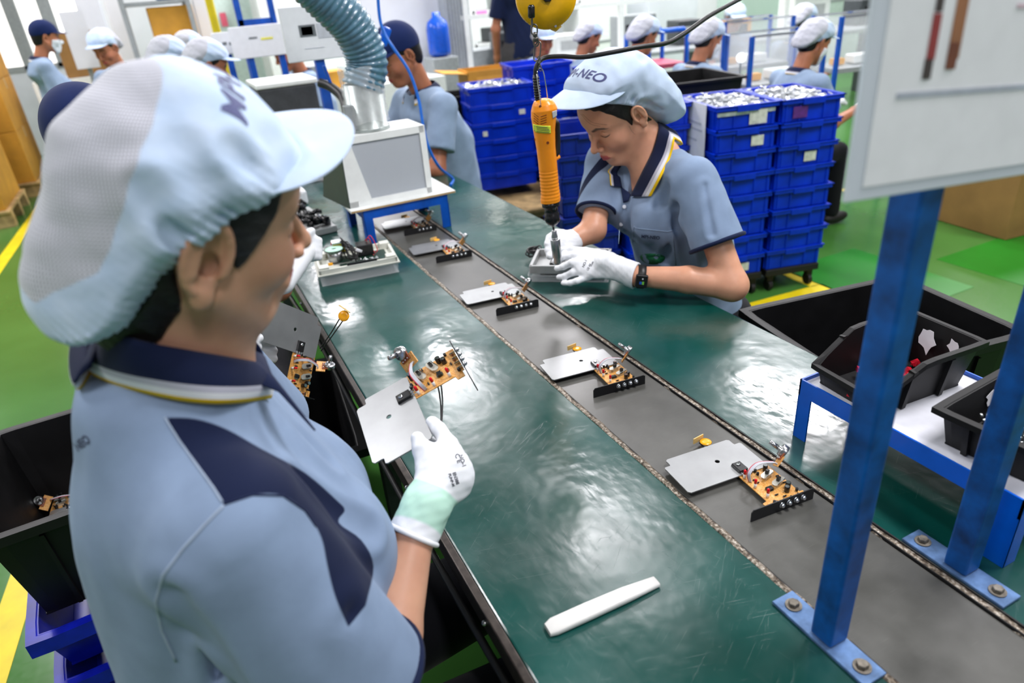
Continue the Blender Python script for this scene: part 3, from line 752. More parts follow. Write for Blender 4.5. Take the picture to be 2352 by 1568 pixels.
# dollies under the near stacks
for (i, j, lab) in ((0, 0, 'black dolly under the crate stack behind the woman'), (1, 0, 'black dolly under the right-hand crate stack'), (-1, .55, 'black dolly under the stack behind her cap'), (-2.02, .75, 'black dolly under the stack beside the screwdriver')):
    x, y = stA(i, j)
    b = MB().m(M_BLACKM).box((0, 0, 0.11), (0.29, 0.41, 0.035), bev=0.004)
    for sx in (-.11, .11):
        for sy in (-.16, .16): b.cyl((sx, sy, 0.03), (sx + .02, sy, 0.03), 0.03, n=14).box((sx + .01, sy, 0.075), (0.03, 0.03, 0.05))
    o = b.build('crate_dolly'); o.matrix_world = stand_at(x, y, 0, RA); tag(o, lab, 'dolly', 'dollies under the crates')
# big black open crate behind the front stacks, plus crates of silver parts to the left of it
o = open_box('black_crate', stand_at(2.55, 3.35, 0.72, math.radians(-14)), 0.8, 0.5, 0.24, M_BLACKP, 0.92, 0.006, 0.014, ribs=0); tag(o, 'wide black crate behind the two front stacks of blue crates', 'crate', 'black crates')
o = MB().m(M_DGREY).box((0, 0, 0.36), (0.74, 0.46, 0.716)).build('crate_stand'); o.matrix_world = stand_at(2.55, 3.35, 0, math.radians(-14)); tag(o, 'grey block stand below the wide black crate', 'stand')
# black crates between the man and the blue stacks
for k in range(7):
    o = crate('k', 0.42, 0.34, 0.1235, M_BLACKP, stand_at(1.70 + 0.004 * (k % 2), 4.66, 0.0 + 0.124 * k, math.radians(-10)), 'black crate, %s, in the stack beside the navy-capped person' % ord_[6 - k].replace(' from the top', ' from top'), 'black crates behind the man')

# ------------------------------------------------------------------ crates on the floor at the left
M_BLUESC = mat('deep blue crate plastic', (6, 22, 150), 0.35, var=0.1)
rzL = math.radians(4)
px, py = -0.40, 1.56
bl_ = open_box('black_crate', stand_at(px, py, 0.405, rzL), 0.29, 0.43, 0.250, M_BLACKP, 0.82, 0.005, 0.016, ribs=2, rimh=0.02)
tag(bl_, 'deep black crate holding one circuit module, left of the woman in front', 'crate', 'black crates')
for k, (zz, sc) in enumerate(((0.27, 1.0), (0.135, .985), (0.0, .97))):
    o = open_box('blue_crate', stand_at(px + 0.03 + 0.004 * k, py - 0.01 * k, zz, rzL), 0.34 * sc, 0.46 * sc, 0.134, M_BLUESC, 0.86, 0.005, 0.018, ribs=0, rimh=0.035)
    tag(o, 'deep blue crate, %s of the pile under the left black crate' % ('topmost', 'middle one', 'lowest')[k], 'crate', 'blue crates left of the woman')
# black crate under the table edge
bm_ = open_box('black_crate', stand_at(0.06, 1.56, 0.33, math.radians(-5)), 0.30, 0.46, 0.27, M_BLACKP, 0.86, 0.005, 0.02, ribs=2, rimh=0.02)
tag(bm_, 'deep black crate between the woman in front and the table edge', 'crate', 'black crates')
o = MB().m(M_DGREY).box((0, 0, 0.16), (0.24, 0.38, 0.328)).build('crate_stand'); o.matrix_world = stand_at(0.06, 1.56, 0, math.radians(-5)); tag(o, 'grey block stand under the black crate at the table edge', 'stand')
# ================================================================== CIRCUIT MODULES
def m_pcb():
    n = NT('tan circuit board'); v = n.coord('Object')
    w = n.node('ShaderNodeTexVoronoi', feature='DISTANCE_TO_EDGE'); w.inputs['Scale'].default_value = 260; n.link(v, w.inputs['Vector'])
    f = n.math('LESS_THAN', w.outputs['Distance'], 0.07)
    c = n.ramp(n.noise(90, 4, v), [(0.35, srgb(196, 132, 52)), (0.7, srgb(226, 164, 78))])
    n.col(n.mix(n.math('MULTIPLY', f, 0.4), c, srgb(240, 208, 150))); n.set(Roughness=0.42); return n.m
M_PCB = m_pcb()
M_PCBE = mat('pale board edge', (222, 190, 120), 0.5)
M_LEDR = mat('red led plastic', (214, 10, 26), 0.2, var=0.02)
M_LEDW = mat('white led spacer', (232, 228, 222), 0.4, var=0.02)
M_SHINYB = mat('shiny black component', (20, 20, 22), 0.25, var=0.08)
M_CERAM = mat('yellow disc coating', (240, 166, 14), 0.28, var=0.04)
M_RIBBON = mat('grey ribbon cable', (190, 192, 200), 0.4, var=0.03)
M_RIBRED = mat('red ribbon edge', (186, 44, 66), 0.4)
M_BROWN = mat('brown phenolic', (138, 66, 26), 0.5, var=0.08)
M_SWM = mat('pale switch metal', (206, 204, 192), 0.3, 0.6, var=0.05)
M_BRACK = mat('black end bracket', (20, 21, 24), 0.4, var=0.08)
PW, PH = 0.155, 0.09
def make_module():
    r = empty('circuit_module', (0, 0, 0))
    b = MB().m(M_ALU)
    n1 = [(0.004, 0), (PW - 0.004, 0), (PW, 0.004), (PW, 0.070), (PW - 0.002, 0.073), (PW - 0.012, 0.073), (PW - 0.013, 0.076), (PW - 0.013, 0.087), (PW - 0.017, PH),
          (0.017, PH), (0.013, 0.087), (0.013, 0.076), (0.012, 0.073), (0.002, 0.073), (0, 0.070), (0, 0.004)]
    hole = [(0.088 + 0.0042 * math.cos(a), 0.047 + 0.0042 * math.sin(a)) for a in np.linspace(0, 2 * math.pi, 17)[:-1]]
    # outline joined to the hole with a slit
    k = 9
    poly = n1[:1] + [n1[0]] * 0
    me_o = [(x, y) for x, y in n1]
    ents = me_o[:k + 1] + hole[::-1] + [hole[::-1][0]] + me_o[k:]
    bb = MB().m(M_ALU)
    # build with triangle fill to keep the hole
    vs = [bb.bm.verts.new((x, y, 0.0)) for x, y in me_o]; hs = [bb.bm.verts.new((x, y, 0.0)) for x, y in hole]
    es = [bb.bm.edges.new((vs[i], vs[(i + 1) % len(vs)])) for i in range(len(vs))] + [bb.bm.edges.new((hs[i], hs[(i + 1) % len(hs)])) for i in range(len(hs))]
    bmesh.ops.triangle_fill(bb.bm, use_beauty=True, use_dissolve=False, edges=es)
    g = bmesh.ops.extrude_face_region(bb.bm, geom=bb.bm.faces[:]); bmesh.ops.translate(bb.bm, vec=(0, 0, 0.0022), verts=[x for x in g['geom'] if isinstance(x, bmesh.types.BMVert)])
    b.bm.free(); b = bb
    b.build('aluminium_plate', r, M=Matrix.Translation((0, 0, 0.0085)))
    # board
    pb = [(0.097, 0.004), (0.097, -0.066), (0.088, -0.068), (0.088, -0.080), (0.102, -0.080), (0.102, -0.0835), (0.163, -0.0835), (0.163, -0.070), (0.157, -0.07), (0.157, 0.004)]
    MB().m(M_PCB).prism(pb[::-1], 0.0065, 0.0081).build('circuit_board', r)
    Z = 0.0081
    # bracket with four round contacts
    b = MB().m(M_BRACK); b.prism([(0.052, 0), (0.170, 0), (0.170, 0.019), (0.166, 0.0215), (0.056, 0.0215), (0.052, 0.017)], 0, 0.0016, frame((0, -0.0845, 0.0), (1, 0, 0), (0, 0, 1)))
    br = b.build('end_bracket', r)
    b = MB().m(M_CHROME, True)
    for k in range(4): x = 0.108 + k * 0.0135; b.sphere((x, -0.0885, 0.0125), 0.0036, 12).lathe([(0.0046, 0), (0.0046, 0.001)], (x, -0.0862, 0.0125), (x, -0.1, 0.0125), n=12)
    for k in range(4):
        x = 0.108 + k * 0.0135; MB().m(M_CHROME, True).sphere((x, -0.0887, 0.0125), 0.0037, 12).lathe([(0.0047, 0), (0.0047, 0.0012)], (x, -0.0861, 0.0125), (x, -0.1, 0.0125), n=14).build('contact_screw', br)
    b.bm.free()
    b = MB().m(M_CHROME)
    for k in range(4): b.box((0.108 + k * 0.0135, -0.079, Z + 0.002), (0.0025, 0.009, 0.0035))
    b.build('contact_leg', r)
    # power transistor on the plate
    b = MB().m(M_SHINYB).box((0.109, 0.0155, 0.0135), (0.0165, 0.022, 0.005), bev=0.0008).box((0.109, 0.0245, 0.0118), (0.0165, 0.005, 0.0022)); t = b.build('power_transistor', r)
    MB().m(M_CHROME, True).lathe([(0.0034, 0), (0.0034, 0.0012), (0.002, 0.002)], (0.109, 0.0195, 0.016), (0.109, 0.0195, 0.03), n=14).build('screw', t)
    MB().m(M_CHROME).box((0.1035, 0.001, 0.0125), (0.0018, 0.011, 0.0012)).box((0.109, 0.001, 0.0125), (0.0018, 0.011, 0.0012)).box((0.1145, 0.001, 0.0125), (0.0018, 0.011, 0.0012)).build('transistor_lead', t)
    # leds
    for (x, y) in ((0.1015, -0.007), (0.1015, -0.033), (0.1035, -0.060)):
        l = MB().m(M_LEDR, True).lathe([(0.0024, 0.0), (0.0024, 0.006), (0.0019, 0.0078), (0.0008, 0.0086)], (x, y, Z + 0.0095), (x, y, 1), n=14).build('led', r)
        MB().m(M_LEDW, True).lathe([(0.0024, 0), (0.0024, 0.0094)], (x, y, Z), (x, y, 1), n=14).build('led_spacer', l)
    # electrolytic capacitors
    for (x, y, rr, h) in ((0.143, -0.006, 0.0038, 0.012), (0.119, -0.0005, 0.0026, 0.008), (0.139, -0.062, 0.0042, 0.011), (0.147, -0.055, 0.0042, 0.011)):
        MB().m(M_SHINYB, True).lathe([(rr * .92, 0), (rr, 0.0006), (rr, h - .0006), (rr * .94, h)], (x, y, Z), (x, y, 1), n=18).m(M_CHROME, True).lathe([(rr * .8, h), (rr * .8, h + .0003)], (x, y, Z), (x, y, 1), n=18).build('capacitor', r)
    # slide switches
    for (x, y) in ((0.134, -0.019), (0.138, -0.041)):
        R = Matrix.Rotation(math.radians(20), 4, 'Z')
        b = MB().m(M_SWM).prism([(-0.014, -0.004), (-0.011, -0.0065), (0.011, -0.0065), (0.014, -0.004), (0.014, 0.001), (0.009, 0.0045), (-0.009, 0.0045), (-0.014, 0.001)], 0.007, 0.0078).box((0, -0.001, 0.0035), (0.016, 0.008, 0.007))
        s = b.build('slide_switch', r, M=Matrix.Translation((x, y, Z)) @ R)
        MB().m(M_SHINYB).box((0.001, -0.001, 0.011), (0.0062, 0.0052, 0.0075), bev=0.0006).build('switch_knob', s, M=Matrix.Translation((x, y, Z)) @ R)
        MB().m(M_CHROME).box((0, -0.0068, 0.0085), (0.021, 0.0012, 0.0012)).build('switch_rail', s, M=Matrix.Translation((x, y, Z)) @ R)
    # small parts
    rr = random.Random(4)
    for (x, y, k) in ((0.118, -0.047, 'ic'), (0.103, -0.076, 't'), (0.1265, -0.002, 't'), (0.125, -0.010, 't'), (0.153, -0.068, 't'), (0.119, -0.062, 'd'), (0.128, -0.070, 'd'), (0.150, -0.044, 'd'), (0.151, -0.026, 'd'), (0.112, -0.018, 'd'), (0.112, -0.026, 'd'), (0.132, -0.077, 'd'), (0.147, -0.078, 'd')):
        if k == 'ic': b = MB().m(M_SHINYB).box((x, y, Z + 0.003), (0.011, 0.0075, 0.0042), bev=0.0003).m(M_CHROME).box((x, y, Z + 0.001), (0.009, 0.0105, 0.0014)); b.build('chip', r)
        elif k == 't': MB().m(M_BLACKM, True).cyl((x, y, Z + 0.0015), (x, y, Z + 0.0062), 0.0023, n=12).build('small_transistor', r)
        else: MB().m(M_SHINYB if rr.random() < .6 else M_BROWN, True).cyl((x - .0025, y, Z + 0.0016), (x + .0025, y, Z + 0.0016), 0.0013, n=10).m(M_CHROME).box((x, y, Z + 0.0014), (0.010, 0.0006, 0.0006)).build('diode', r)
    # potentiometer on its own little board, held up by the ribbon
    P0 = Matrix.Translation((0.165, -0.014, 0.031)) @ Matrix.Rotation(math.radians(38), 4, 'Z') @ Matrix.Rotation(math.radians(-62), 4, 'X') @ Matrix.Rotation(math.radians(40), 4, 'Z') @ Matrix.Scale(1.3, 4)
    bd = MB().m(M_PCB).box((0, 0.004, 0.0), (0.027, 0.015, 0.0015)).build('small_circuit_board', r, M=P0)
    MB().m(M_BROWN).box((0.0, -0.003, 0.0016), (0.0165, 0.010, 0.0018), bev=0.0005).m(M_CHROME, True).sphere((-0.005, 0.0, 0.003), 0.0011, 8).sphere((0, 0.0, 0.003), 0.0011, 8).sphere((0.005, 0.0, 0.003), 0.0011, 8).build('contact_strip', bd, M=P0)
    po = MB().m(M_STEEL, True).lathe([(0.0082, 0), (0.0084, 0.0006), (0.0084, 0.0068), (0.0078, 0.0075), (0.0035, 0.0077), (0.0035, 0.011)], (0, -0.010, -0.001), (0, -0.010, 1), n=26).build('potentiometer', r, M=P0)
    MB().m(M_STEEL, True).cyl((0, -0.010, 0.0095), (0, -0.010, 0.022), 0.0029, n=16).build('shaft', po, M=P0)
    a = Vector((0.1035, -0.018, Z)); c = P0 @ Vector((-0.007, 0.009, 0.0012))
    pts = bez([a, a + Vector((-0.001, 0.003, 0.017)), a * .5 + c * .5 + Vector((-0.006, 0.008, 0.016)), c + Vector((-0.004, 0.004, 0.003)), c], 7)
    side = Vector((0.35, -0.9, 0.0)).normalized()
    for k in range(5):
        o_ = side * (k - 2) * 0.00135
        MB().m(M_RIBRED if k == 0 else M_RIBBON, True).tube([Vector(p) + o_ for p in pts], 0.0008, 8).build('ribbon_wire', r)
    # yellow disc behind the plate on two black wires
    D0 = Matrix.Translation((0.102, 0.104, 0.006)) @ Matrix.Rotation(math.radians(12), 4, 'Z')
    return r, D0
def add_sensor(r, D0, wires):
    s = MB().m(M_PCBE).box((-0.004, 0.010, 0.006), (0.024, 0.0016, 0.011)).build('sensor_board', r, M=D0)
    MB().m(M_CERAM, True).lathe([(0.004, 0), (0.0095, 0.0006), (0.0105, 0.0018), (0.0095, 0.003), (0.004, 0.0036)], (0.002, -0.002, 0.002), (0.002, -0.002, 1), n=28).build('yellow_disc', s, M=D0)
    MB().m(M_CHROME).box((-0.003, 0.009, 0.0035), (0.0008, 0.006, 0.0008)).box((0.003, 0.009, 0.0035), (0.0008, 0.006, 0.0008)).build('disc_lead', s, M=D0)
    for w in wires: MB().m(M_RUBBER, True).tube([Vector(p) for p in bez(w, 8)], 0.0012, 8).build('black_wire', r)
mod, D0 = make_module()
add_sensor(mod, D0, [[(0.098, 0.112, 0.004), (0.10, 0.09, 0.003), (0.115, 0.05, 0.003), (0.12, 0.0, 0.003)], [(0.104, 0.112, 0.004), (0.108, 0.09, 0.0025), (0.122, 0.05, 0.0025), (0.126, 0.0, 0.003)]])
BZ = 0.7478
belt = [((0.5835, 0.664), 5, 'circuit module with silver plate on the belt, nearest the blue posts'),
        None, None, None, None]
# front-left plate corners seen in the photo -> the belt
spots = [(atz(1583, 1134, BZ + .0095), 5, 'circuit module with silver plate on the belt, nearest the blue posts'),
         (atz(1270, 874, BZ + .0095), 6, 'circuit module on the belt, second nearest, below the tip of the screwdriver'),
         (atz(1073, 700, BZ + .0095), 6, 'circuit module on the belt with its plate shining white, level with the woman\'s gloves'),
         (atz(950, 586, BZ + .0095), 6, 'circuit module on the belt just in front of the blue hood stand'),
         (atz(884, 527, BZ + .0095), 6, 'circuit module on the belt passing under the hood stand')]
for i, (p, deg, lab) in enumerate(spots):
    o = mod if i == 0 else copy_tree(mod)
    o.location = (p[0], p[1], BZ); o.rotation_euler = (0, 0, math.radians(-deg + (10 if 0 else 0)) * (1)); tag(o, lab, 'circuit board', 'circuit modules')
# the module lying in the black crate at the left
o = copy_tree(mod); o.location = (px - 0.055, py + 0.10, 0.405 + 0.055); o.rotation_euler = (0.25, 0.1, math.radians(-170)); o.location = (-.352, 1.668, .452); o.rotation_euler = (0.08, 0, math.radians(178)); tag(o, 'circuit module lying in the left black crate', 'circuit board', 'circuit modules')
# the two held modules
def hold(o, Rm, t):
    o.matrix_world = Matrix(((*Rm[0], t[0]), (*Rm[1], t[1]), (*Rm[2], t[2]), (0, 0, 0, 1))) @ Matrix.Translation((0, 0, -0.0085))
H1R = ((0.1017, -0.9364, -0.336), (0.9893, 0.1307, -0.0649), (0.1047, -0.3258, 0.9396)); H1T = (0.2085, 0.7569, 0.9572)
H2R = ((0.6833, 0.4678, 0.5607), (0.3204, 0.4979, -0.8059), (-0.6561, 0.7303, 0.1903)); H2T = (0.0377, 1.3238, 0.9179)
h1, _ = make_module()
D1 = Matrix.Translation((0.02, -0.01, -0.03)) @ Matrix.Rotation(2.2, 4, 'X')
_w = [[(0.150, -0.02, 0.004), (0.135, -0.035, -0.012), (0.10, -0.028, -0.022), (0.05, -0.01, -0.03)], [(0.155, -0.024, 0.004), (0.14, -0.041, -0.012), (0.105, -0.033, -0.022), (0.055, -0.012, -0.03)]]
for w in _w: MB().m(M_RUBBER, True).tube([Vector(p) for p in bez(w, 8)], 0.0012, 8).build('black_wire', h1)
hold(h1, H1R, H1T); tag(h1, 'circuit module held up by its silver plate in the gloved right hand in front', 'circuit board', 'circuit modules')
h2, _ = make_module()
hold(h2, H2R, H2T)
bpy.context.view_layer.update()
inv = h2.matrix_world.inverted()
dc = inv @ Vector(atd(790, 722, 1.30)); da = inv @ Vector(atd(735, 800, 1.36))
D2 = inv @ Matrix.Translation(Vector(atd(790, 722, 1.30))) @ Matrix(RW.tolist()).to_4x4() @ Matrix.Rotation(math.radians(180), 4, 'X') @ Matrix.Rotation(math.radians(-35), 4, 'Z')
add_sensor(h2, D2, [[da, da * .5 + dc * .5, dc + Vector((-.004, .0, 0))], [da + Vector((0.004, -0.004, 0)), da * .5 + dc * .5 + Vector((0.006, -0.002, 0)), dc + Vector((.008, .003, 0))]])
tag(h2, 'circuit module with dangling yellow disc held below the front woman\'s chin', 'circuit board', 'circuit modules')
# ================================================================== PEOPLE: materials and helpers
from concurrent.futures import ThreadPoolExecutor
def sdf_sparse(name, fn, lo, hi, res, mt, parent=None, attrs=None, M=None, label=None, smooth=2):
    """like sdf_mesh but evaluates only blocks near the surface"""
    B = 16; lo = np.array(lo, float); hi = np.array(hi, float)
    nb = np.ceil((hi - lo) / (res * B)).astype(int) + 1
    I = np.stack(np.meshgrid(*[np.arange(n) for n in nb], indexing='ij'), -1).reshape(-1, 3)
    C = lo + (I + 0.5) * B * res; Rb = B * res * 0.87
    D = fn(C.astype(np.float32)[:, None, :])[:, 0]
    near = np.abs(D) < Rb * 1.9 + 0.012
    G = openvdb.FloatGrid(background=3.0)
    for i in I[(~near) & (D < 0)]:
        a = tuple(int(v) for v in i * B); b = tuple(int(v) for v in i * B + B - 1); G.fill(a, b, -3.0, active=False)
    J = I[near]; ax = np.arange(B) * res
    off = np.stack(np.meshgrid(ax, ax, ax, indexing='ij'), -1).astype(np.float32)
    def run(chunk):
        P = (lo + chunk * B * res).astype(np.float32)[:, None, None, None, :] + off[None]
        return np.clip(fn(P) / res, -3, 3).astype(np.float32)
    ch = [J[k:k + 24] for k in range(0, len(J), 24)]
    with ThreadPoolExecutor(4) as ex: out = list(ex.map(run, ch))
    for c, Dd in zip(ch, out):
        for i, d in zip(c, Dd):
            if d.min() >= 3: continue
            if d.max() <= -3:
                G.fill(tuple(int(v) for v in i * B), tuple(int(v) for v in i * B + B - 1), -3.0, active=False); continue
            G.copyFromArray(np.ascontiguousarray(d), ijk=tuple(int(v) for v in i * B))
    p, t3, q = G.convertToPolygons(isovalue=0.0, adaptivity=0.0)
    V = p * res + lo
    if len(q):
        E = np.vstack([q[:, [0, 1]], q[:, [1, 2]], q[:, [2, 3]], q[:, [3, 0]]]).astype(np.int64); n_ = len(V)
        E = np.vstack([E, E[:, ::-1]]); cnt = np.maximum(np.bincount(E[:, 0], minlength=n_), 1)[:, None]
        for it in range(smooth * 2):
            S = np.stack([np.bincount(E[:, 0], V[E[:, 1], k], minlength=n_) for k in range(3)], 1) / cnt
            V = V + (0.5 if it % 2 == 0 else -0.52) * (S - V)
    Vl = V.astype(np.float32)
    F = ([tuple(int(i) for i in f[::-1]) for f in q] + [tuple(int(i) for i in f[::-1]) for f in t3])
    if M is not None:
        Mn = np.array(M); V = V @ Mn[:3, :3].T + Mn[:3, 3]
    me = bpy.data.meshes.new(name); me.from_pydata(V.tolist(), [], F); me.update()
    me.polygons.foreach_set('use_smooth', [True] * len(me.polygons))
    for k, f in (attrs or {}).items():
        a = me.attributes.new(k, 'FLOAT', 'POINT'); a.data.foreach_set('value', np.ascontiguousarray(f(Vl), np.float32))
    for x in (mt if isinstance(mt, (list, tuple)) else [mt]): me.materials.append(x)
    o = bpy.data.objects.new(name, me); COL.objects.link(o)
    if parent is not None: o.parent = parent
    if label: o['label'] = label
    return o
def inflate(P, poly, E, Wy, ax=(0, 2), lat=1, cy=0.0):
    """pillow: side profile polygon (in axes ax) inflated to half width Wy along axis lat"""
    e = -seg_dist(P[..., ax[0]], P[..., ax[1]], poly); q = np.maximum(0, 1 - e / E)
    return ((np.sqrt(q * q + ((P[..., lat] - cy) / Wy) ** 2) - 1) * min(E, Wy)).astype(np.float32)
def rotm(f, u):
    f = _n(f); u = _n(np.array(u) - f * (np.array(u) @ f)); l = np.cross(u, f); return np.stack([f, l, u], 1)     # columns: forward, left, up
def loc4(R, t):
    M = np.eye(4); M[:3, :3] = R; M[:3, 3] = t; return M
def m_skin(name, rgb, lip=(176, 70, 74), dark=0.0):
    n = NT(name); v = n.coord('Object')
    c = srgb(*rgb); c2 = tuple(min(1, x * y) for x, y in zip(c[:3], (1.1, 1.02, 0.97))) + (1,); c1 = tuple(x * y for x, y in zip(c[:3], (0.88, 0.78, 0.74))) + (1,)
    base = n.ramp(n.noise(11, 4, v), [(0.35, c1), (0.62, c2)])
    base = n.mix(n.math('MULTIPLY', n.mask('blush', 0.02), 0.22), base, srgb(206, 120, 104))
    base = n.mix(n.math('MULTIPLY', n.mask('lips', 0.0012), 0.92), base, srgb(*lip))
    base = n.mix(n.math('MULTIPLY', n.mask('brow', 0.0016), 0.85), base, srgb(38, 30, 28))
    base = n.mix(n.math('MULTIPLY', n.mask('lash', 0.0007), 0.95), base, srgb(20, 14, 14))
    n.col(base); n.set(Roughness=0.42, Specular_IOR_Level=0.4, Subsurface_Weight=0.12, Subsurface_Scale=0.004)
    n.b.inputs['Subsurface Radius'].default_value = (1.0, 0.3, 0.18)
    n.bump(n.noise(900, 2, v), 0.12, 0.0004); return n.m
M_SKIN = m_skin('warm skin', (208, 164, 138)); M_SKIN2 = m_skin('tan skin', (214, 164, 136)); M_SKIN3 = m_skin('brown skin', (176, 118, 88))
def m_cloth(name, rgb, panel=None, scale=900, rough=0.85, stripes=False, folds=0.25):
    n = NT(name); v = n.coord('Object'); c = srgb(*rgb)
    base = n.ramp(n.noise(26, 4, v), [(0.3, tuple(x * 0.93 for x in c[:3]) + (1,)), (0.7, tuple(min(1, x * 1.05) for x in c[:3]) + (1,))])
    if panel: base = n.mix(n.mask('panel', 0.0008), base, srgb(*panel))
    if stripes:
        a = n.attr('band')
        r = n.node('ShaderNodeValToRGB'); r.color_ramp.interpolation = 'CONSTANT'
        st = [(0.0, srgb(20, 30, 62)), (0.60, srgb(190, 190, 204)), (0.74, srgb(232, 234, 238)), (0.89, srgb(240, 196, 24))]
        while len(r.color_ramp.elements) < 4: r.color_ramp.elements.new(0.5)
        for e, (p, cc) in zip(r.color_ramp.elements, st): e.position = p; e.color = cc
        n.link(a, r.inputs[0]); base = r.outputs[0]
    n.col(base); n.set(Roughness=rough, Specular_IOR_Level=0.2, Sheen_Weight=0.06, Sheen_Roughness=0.5)
    w = n.noise(scale, 2, v); f = n.noise(16, 3, v, 0.5, 0.6)
    n.bump(n.math('ADD', n.math('MULTIPLY', w, 0.06), n.math('MULTIPLY', f, folds * 4)), 0.35, 0.004); return n.m
M_SHIRT = m_cloth('blue grey polo cloth', (130, 150, 178), panel=(16, 27, 58), folds=0.12)
M_SHIRTP = m_cloth('plain blue grey polo cloth', (140, 160, 186), folds=0.2)
M_COLLAR = m_cloth('striped navy collar', (20, 30, 62), stripes=True, folds=0.0)
M_NAVY = m_cloth('navy cloth', (18, 30, 62), folds=0.15)
M_NAVYCAP = m_cloth('navy cap cloth', (16, 34, 82), folds=0.1)
M_BLACKC = m_cloth('black trousers cloth', (18, 19, 24), folds=0.2)
M_CAPB = m_cloth('pale blue cap cloth', (194, 212, 236), folds=0.10, scale=1200)
M_HAIR = NT('black hair'); M_HAIR.col(srgb(20, 16, 15)); M_HAIR.set(Roughness=0.38, Specular_IOR_Level=0.35)
_h = M_HAIR; _v = _h.coord('Object'); _h.bump(_h.noise(1.0, 2, _h.mapping(_v, (160, 160, 900), (0.5, 0.3, 0))), 0.5, 0.0015); M_HAIR = M_HAIR.m
def m_capmesh():
    n = NT('pale cap with grey net back'); v = n.coord('Object')
    x = n.attr('lx'); z = n.attr('lz')
    k = 6.283 / 0.0046
    u = n.math('ADD', n.math('MULTIPLY', x, k * 0.87), n.math('MULTIPLY', z, k * 0.5)); w = n.math('ADD', n.math('MULTIPLY', x, -k * 0.5), n.math('MULTIPLY', z, k * 0.87))
    d = n.math('MULTIPLY', n.math('SINE', u), n.math('SINE', w)); hole = n.math('MULTIPLY', n.math('SUBTRACT', d, 0.12), 2.2, True)
    net = n.mix(n.math('MULTIPLY', hole, 0.80), srgb(206, 208, 218), srgb(84, 88, 100))
    c = n.ramp(n.noise(26, 4, v), [(0.3, srgb(186, 208, 236)), (0.7, srgb(204, 221, 244))])
    m = n.mask('panel', 0.0008)
    n.col(n.mix(m, c, net)); n.set(Roughness=0.85, Specular_IOR_Level=0.2, Sheen_Weight=0.25)
    n.bump(n.noise(20, 3, v, 0.5, 0.7), 0.4, 0.004); return n.m
M_CAPNET = m_capmesh()
def m_glove():
    n = NT('white knit glove'); v = n.coord('Object')
    k = n.node('ShaderNodeTexWave', wave_type='BANDS', bands_direction='DIAGONAL'); k.inputs['Scale'].default_value = 330; n.link(v, k.inputs[0])
    c = n.mix(n.mask('panel', 0.002), srgb(236, 239, 243), srgb(186, 226, 208))
    n.col(c); n.set(Roughness=0.6, Specular_IOR_Level=0.3); n.bump(n.math('ADD', n.math('MULTIPLY', k.outputs['Fac'], 0.25), n.noise(60, 2, v)), 0.3, 0.0012); return n.m
M_GLOVE = m_glove()
M_INK = mat('faint printed ink', (70, 74, 84), 0.6, var=0)
M_INKN = mat('navy lettering', (66, 72, 122), 0.6, var=0)
M_INKD = mat('embroidered dark thread', (40, 48, 78), 0.7, var=0)
M_MASK = m_cloth('white face mask', (225, 232, 238), folds=0.1)

# ---- head in its own frame: x forward, y left, z up, origin between the ears
def head_d(P, s=1.0, mouth=True):
    Q = P.copy(); Q[..., 1] = np.abs(Q[..., 1])
    d = ell(Q, (-.006, 0, .048), (.094, .074, .082))
    d = smin(d, ell(Q, (.030, 0, -.012), (.060, .060, .082)), .03)
    d = smin(d, ell(Q, (.036, 0, .050), (.060, .061, .050)), .03)
    d = smin(d, cone(Q, (.002, .056, -.040), (.052, .022, -.090), .016, .018), .03)           # jaw
    d = smin(d, ell(Q, (.066, 0, -.092), (.022, .022, .017)), .022)                             # chin
    d = smin(d, ell(Q, (.060, .036, -.024), (.026, .024, .026)), .022)                          # cheek
    d = smin(d, cone(Q, (.086, .0, .027), (.074, .042, .028), .009, .008), .016)               # brow ridge
    d = smax(d, -ell(Q, (.098, .031, .011), (.0185, .019, .0125)), .012)                         # socket
    d = smin(d, ell(Q, (.0730, .0315, .0075), (.0140, .0168, .0128)), .003)
    d = d + .0011 * np.exp(-(cone(Q, (.085, .019, .0150), (.080, .046, .0135), 0, 0) / .0018) ** 2)                     # lid ball
    d = smin(d, cone(Q, (.086, 0, .016), (.110, 0, -.022), .0062, .0082), .011)                # nose bridge
    d = smin(d, ell(Q, (.1115, 0, -.0285), (.0098, .0098, .0085)), .006)                        # tip
    d = smin(d, ell(Q, (.1005, .0128, -.0335), (.0088, .0072, .0070)), .005)                    # ala
    d = smax(d, -ell(Q, (.1065, .0064, -.0405), (.0042, .0032, .0050)), .002)                   # nostril
    d = smin(d, ell(Q, (.080, 0, -.062), (.018, .026, .022)), .014)                             # muzzle
    if mouth:
        d = smin(d, cone(Q, (.0985, .004, -.0585), (.0885, .0225, -.0640), .0040, .0022), .004)
        d = smin(d, cone(Q, (.0965, .0, -.0685), (.0880, .0200, -.0660), .0052, .0022), .004)
        d = smax(d, -cone(Q, (.1045, 0, -.0632), (.0925, .0235, -.0652), .0014, .0010), .0022)
        d = smax(d, -ell(Q, (.103, 0, -.0765), (.010, .014, .0035)), .006)
    return d
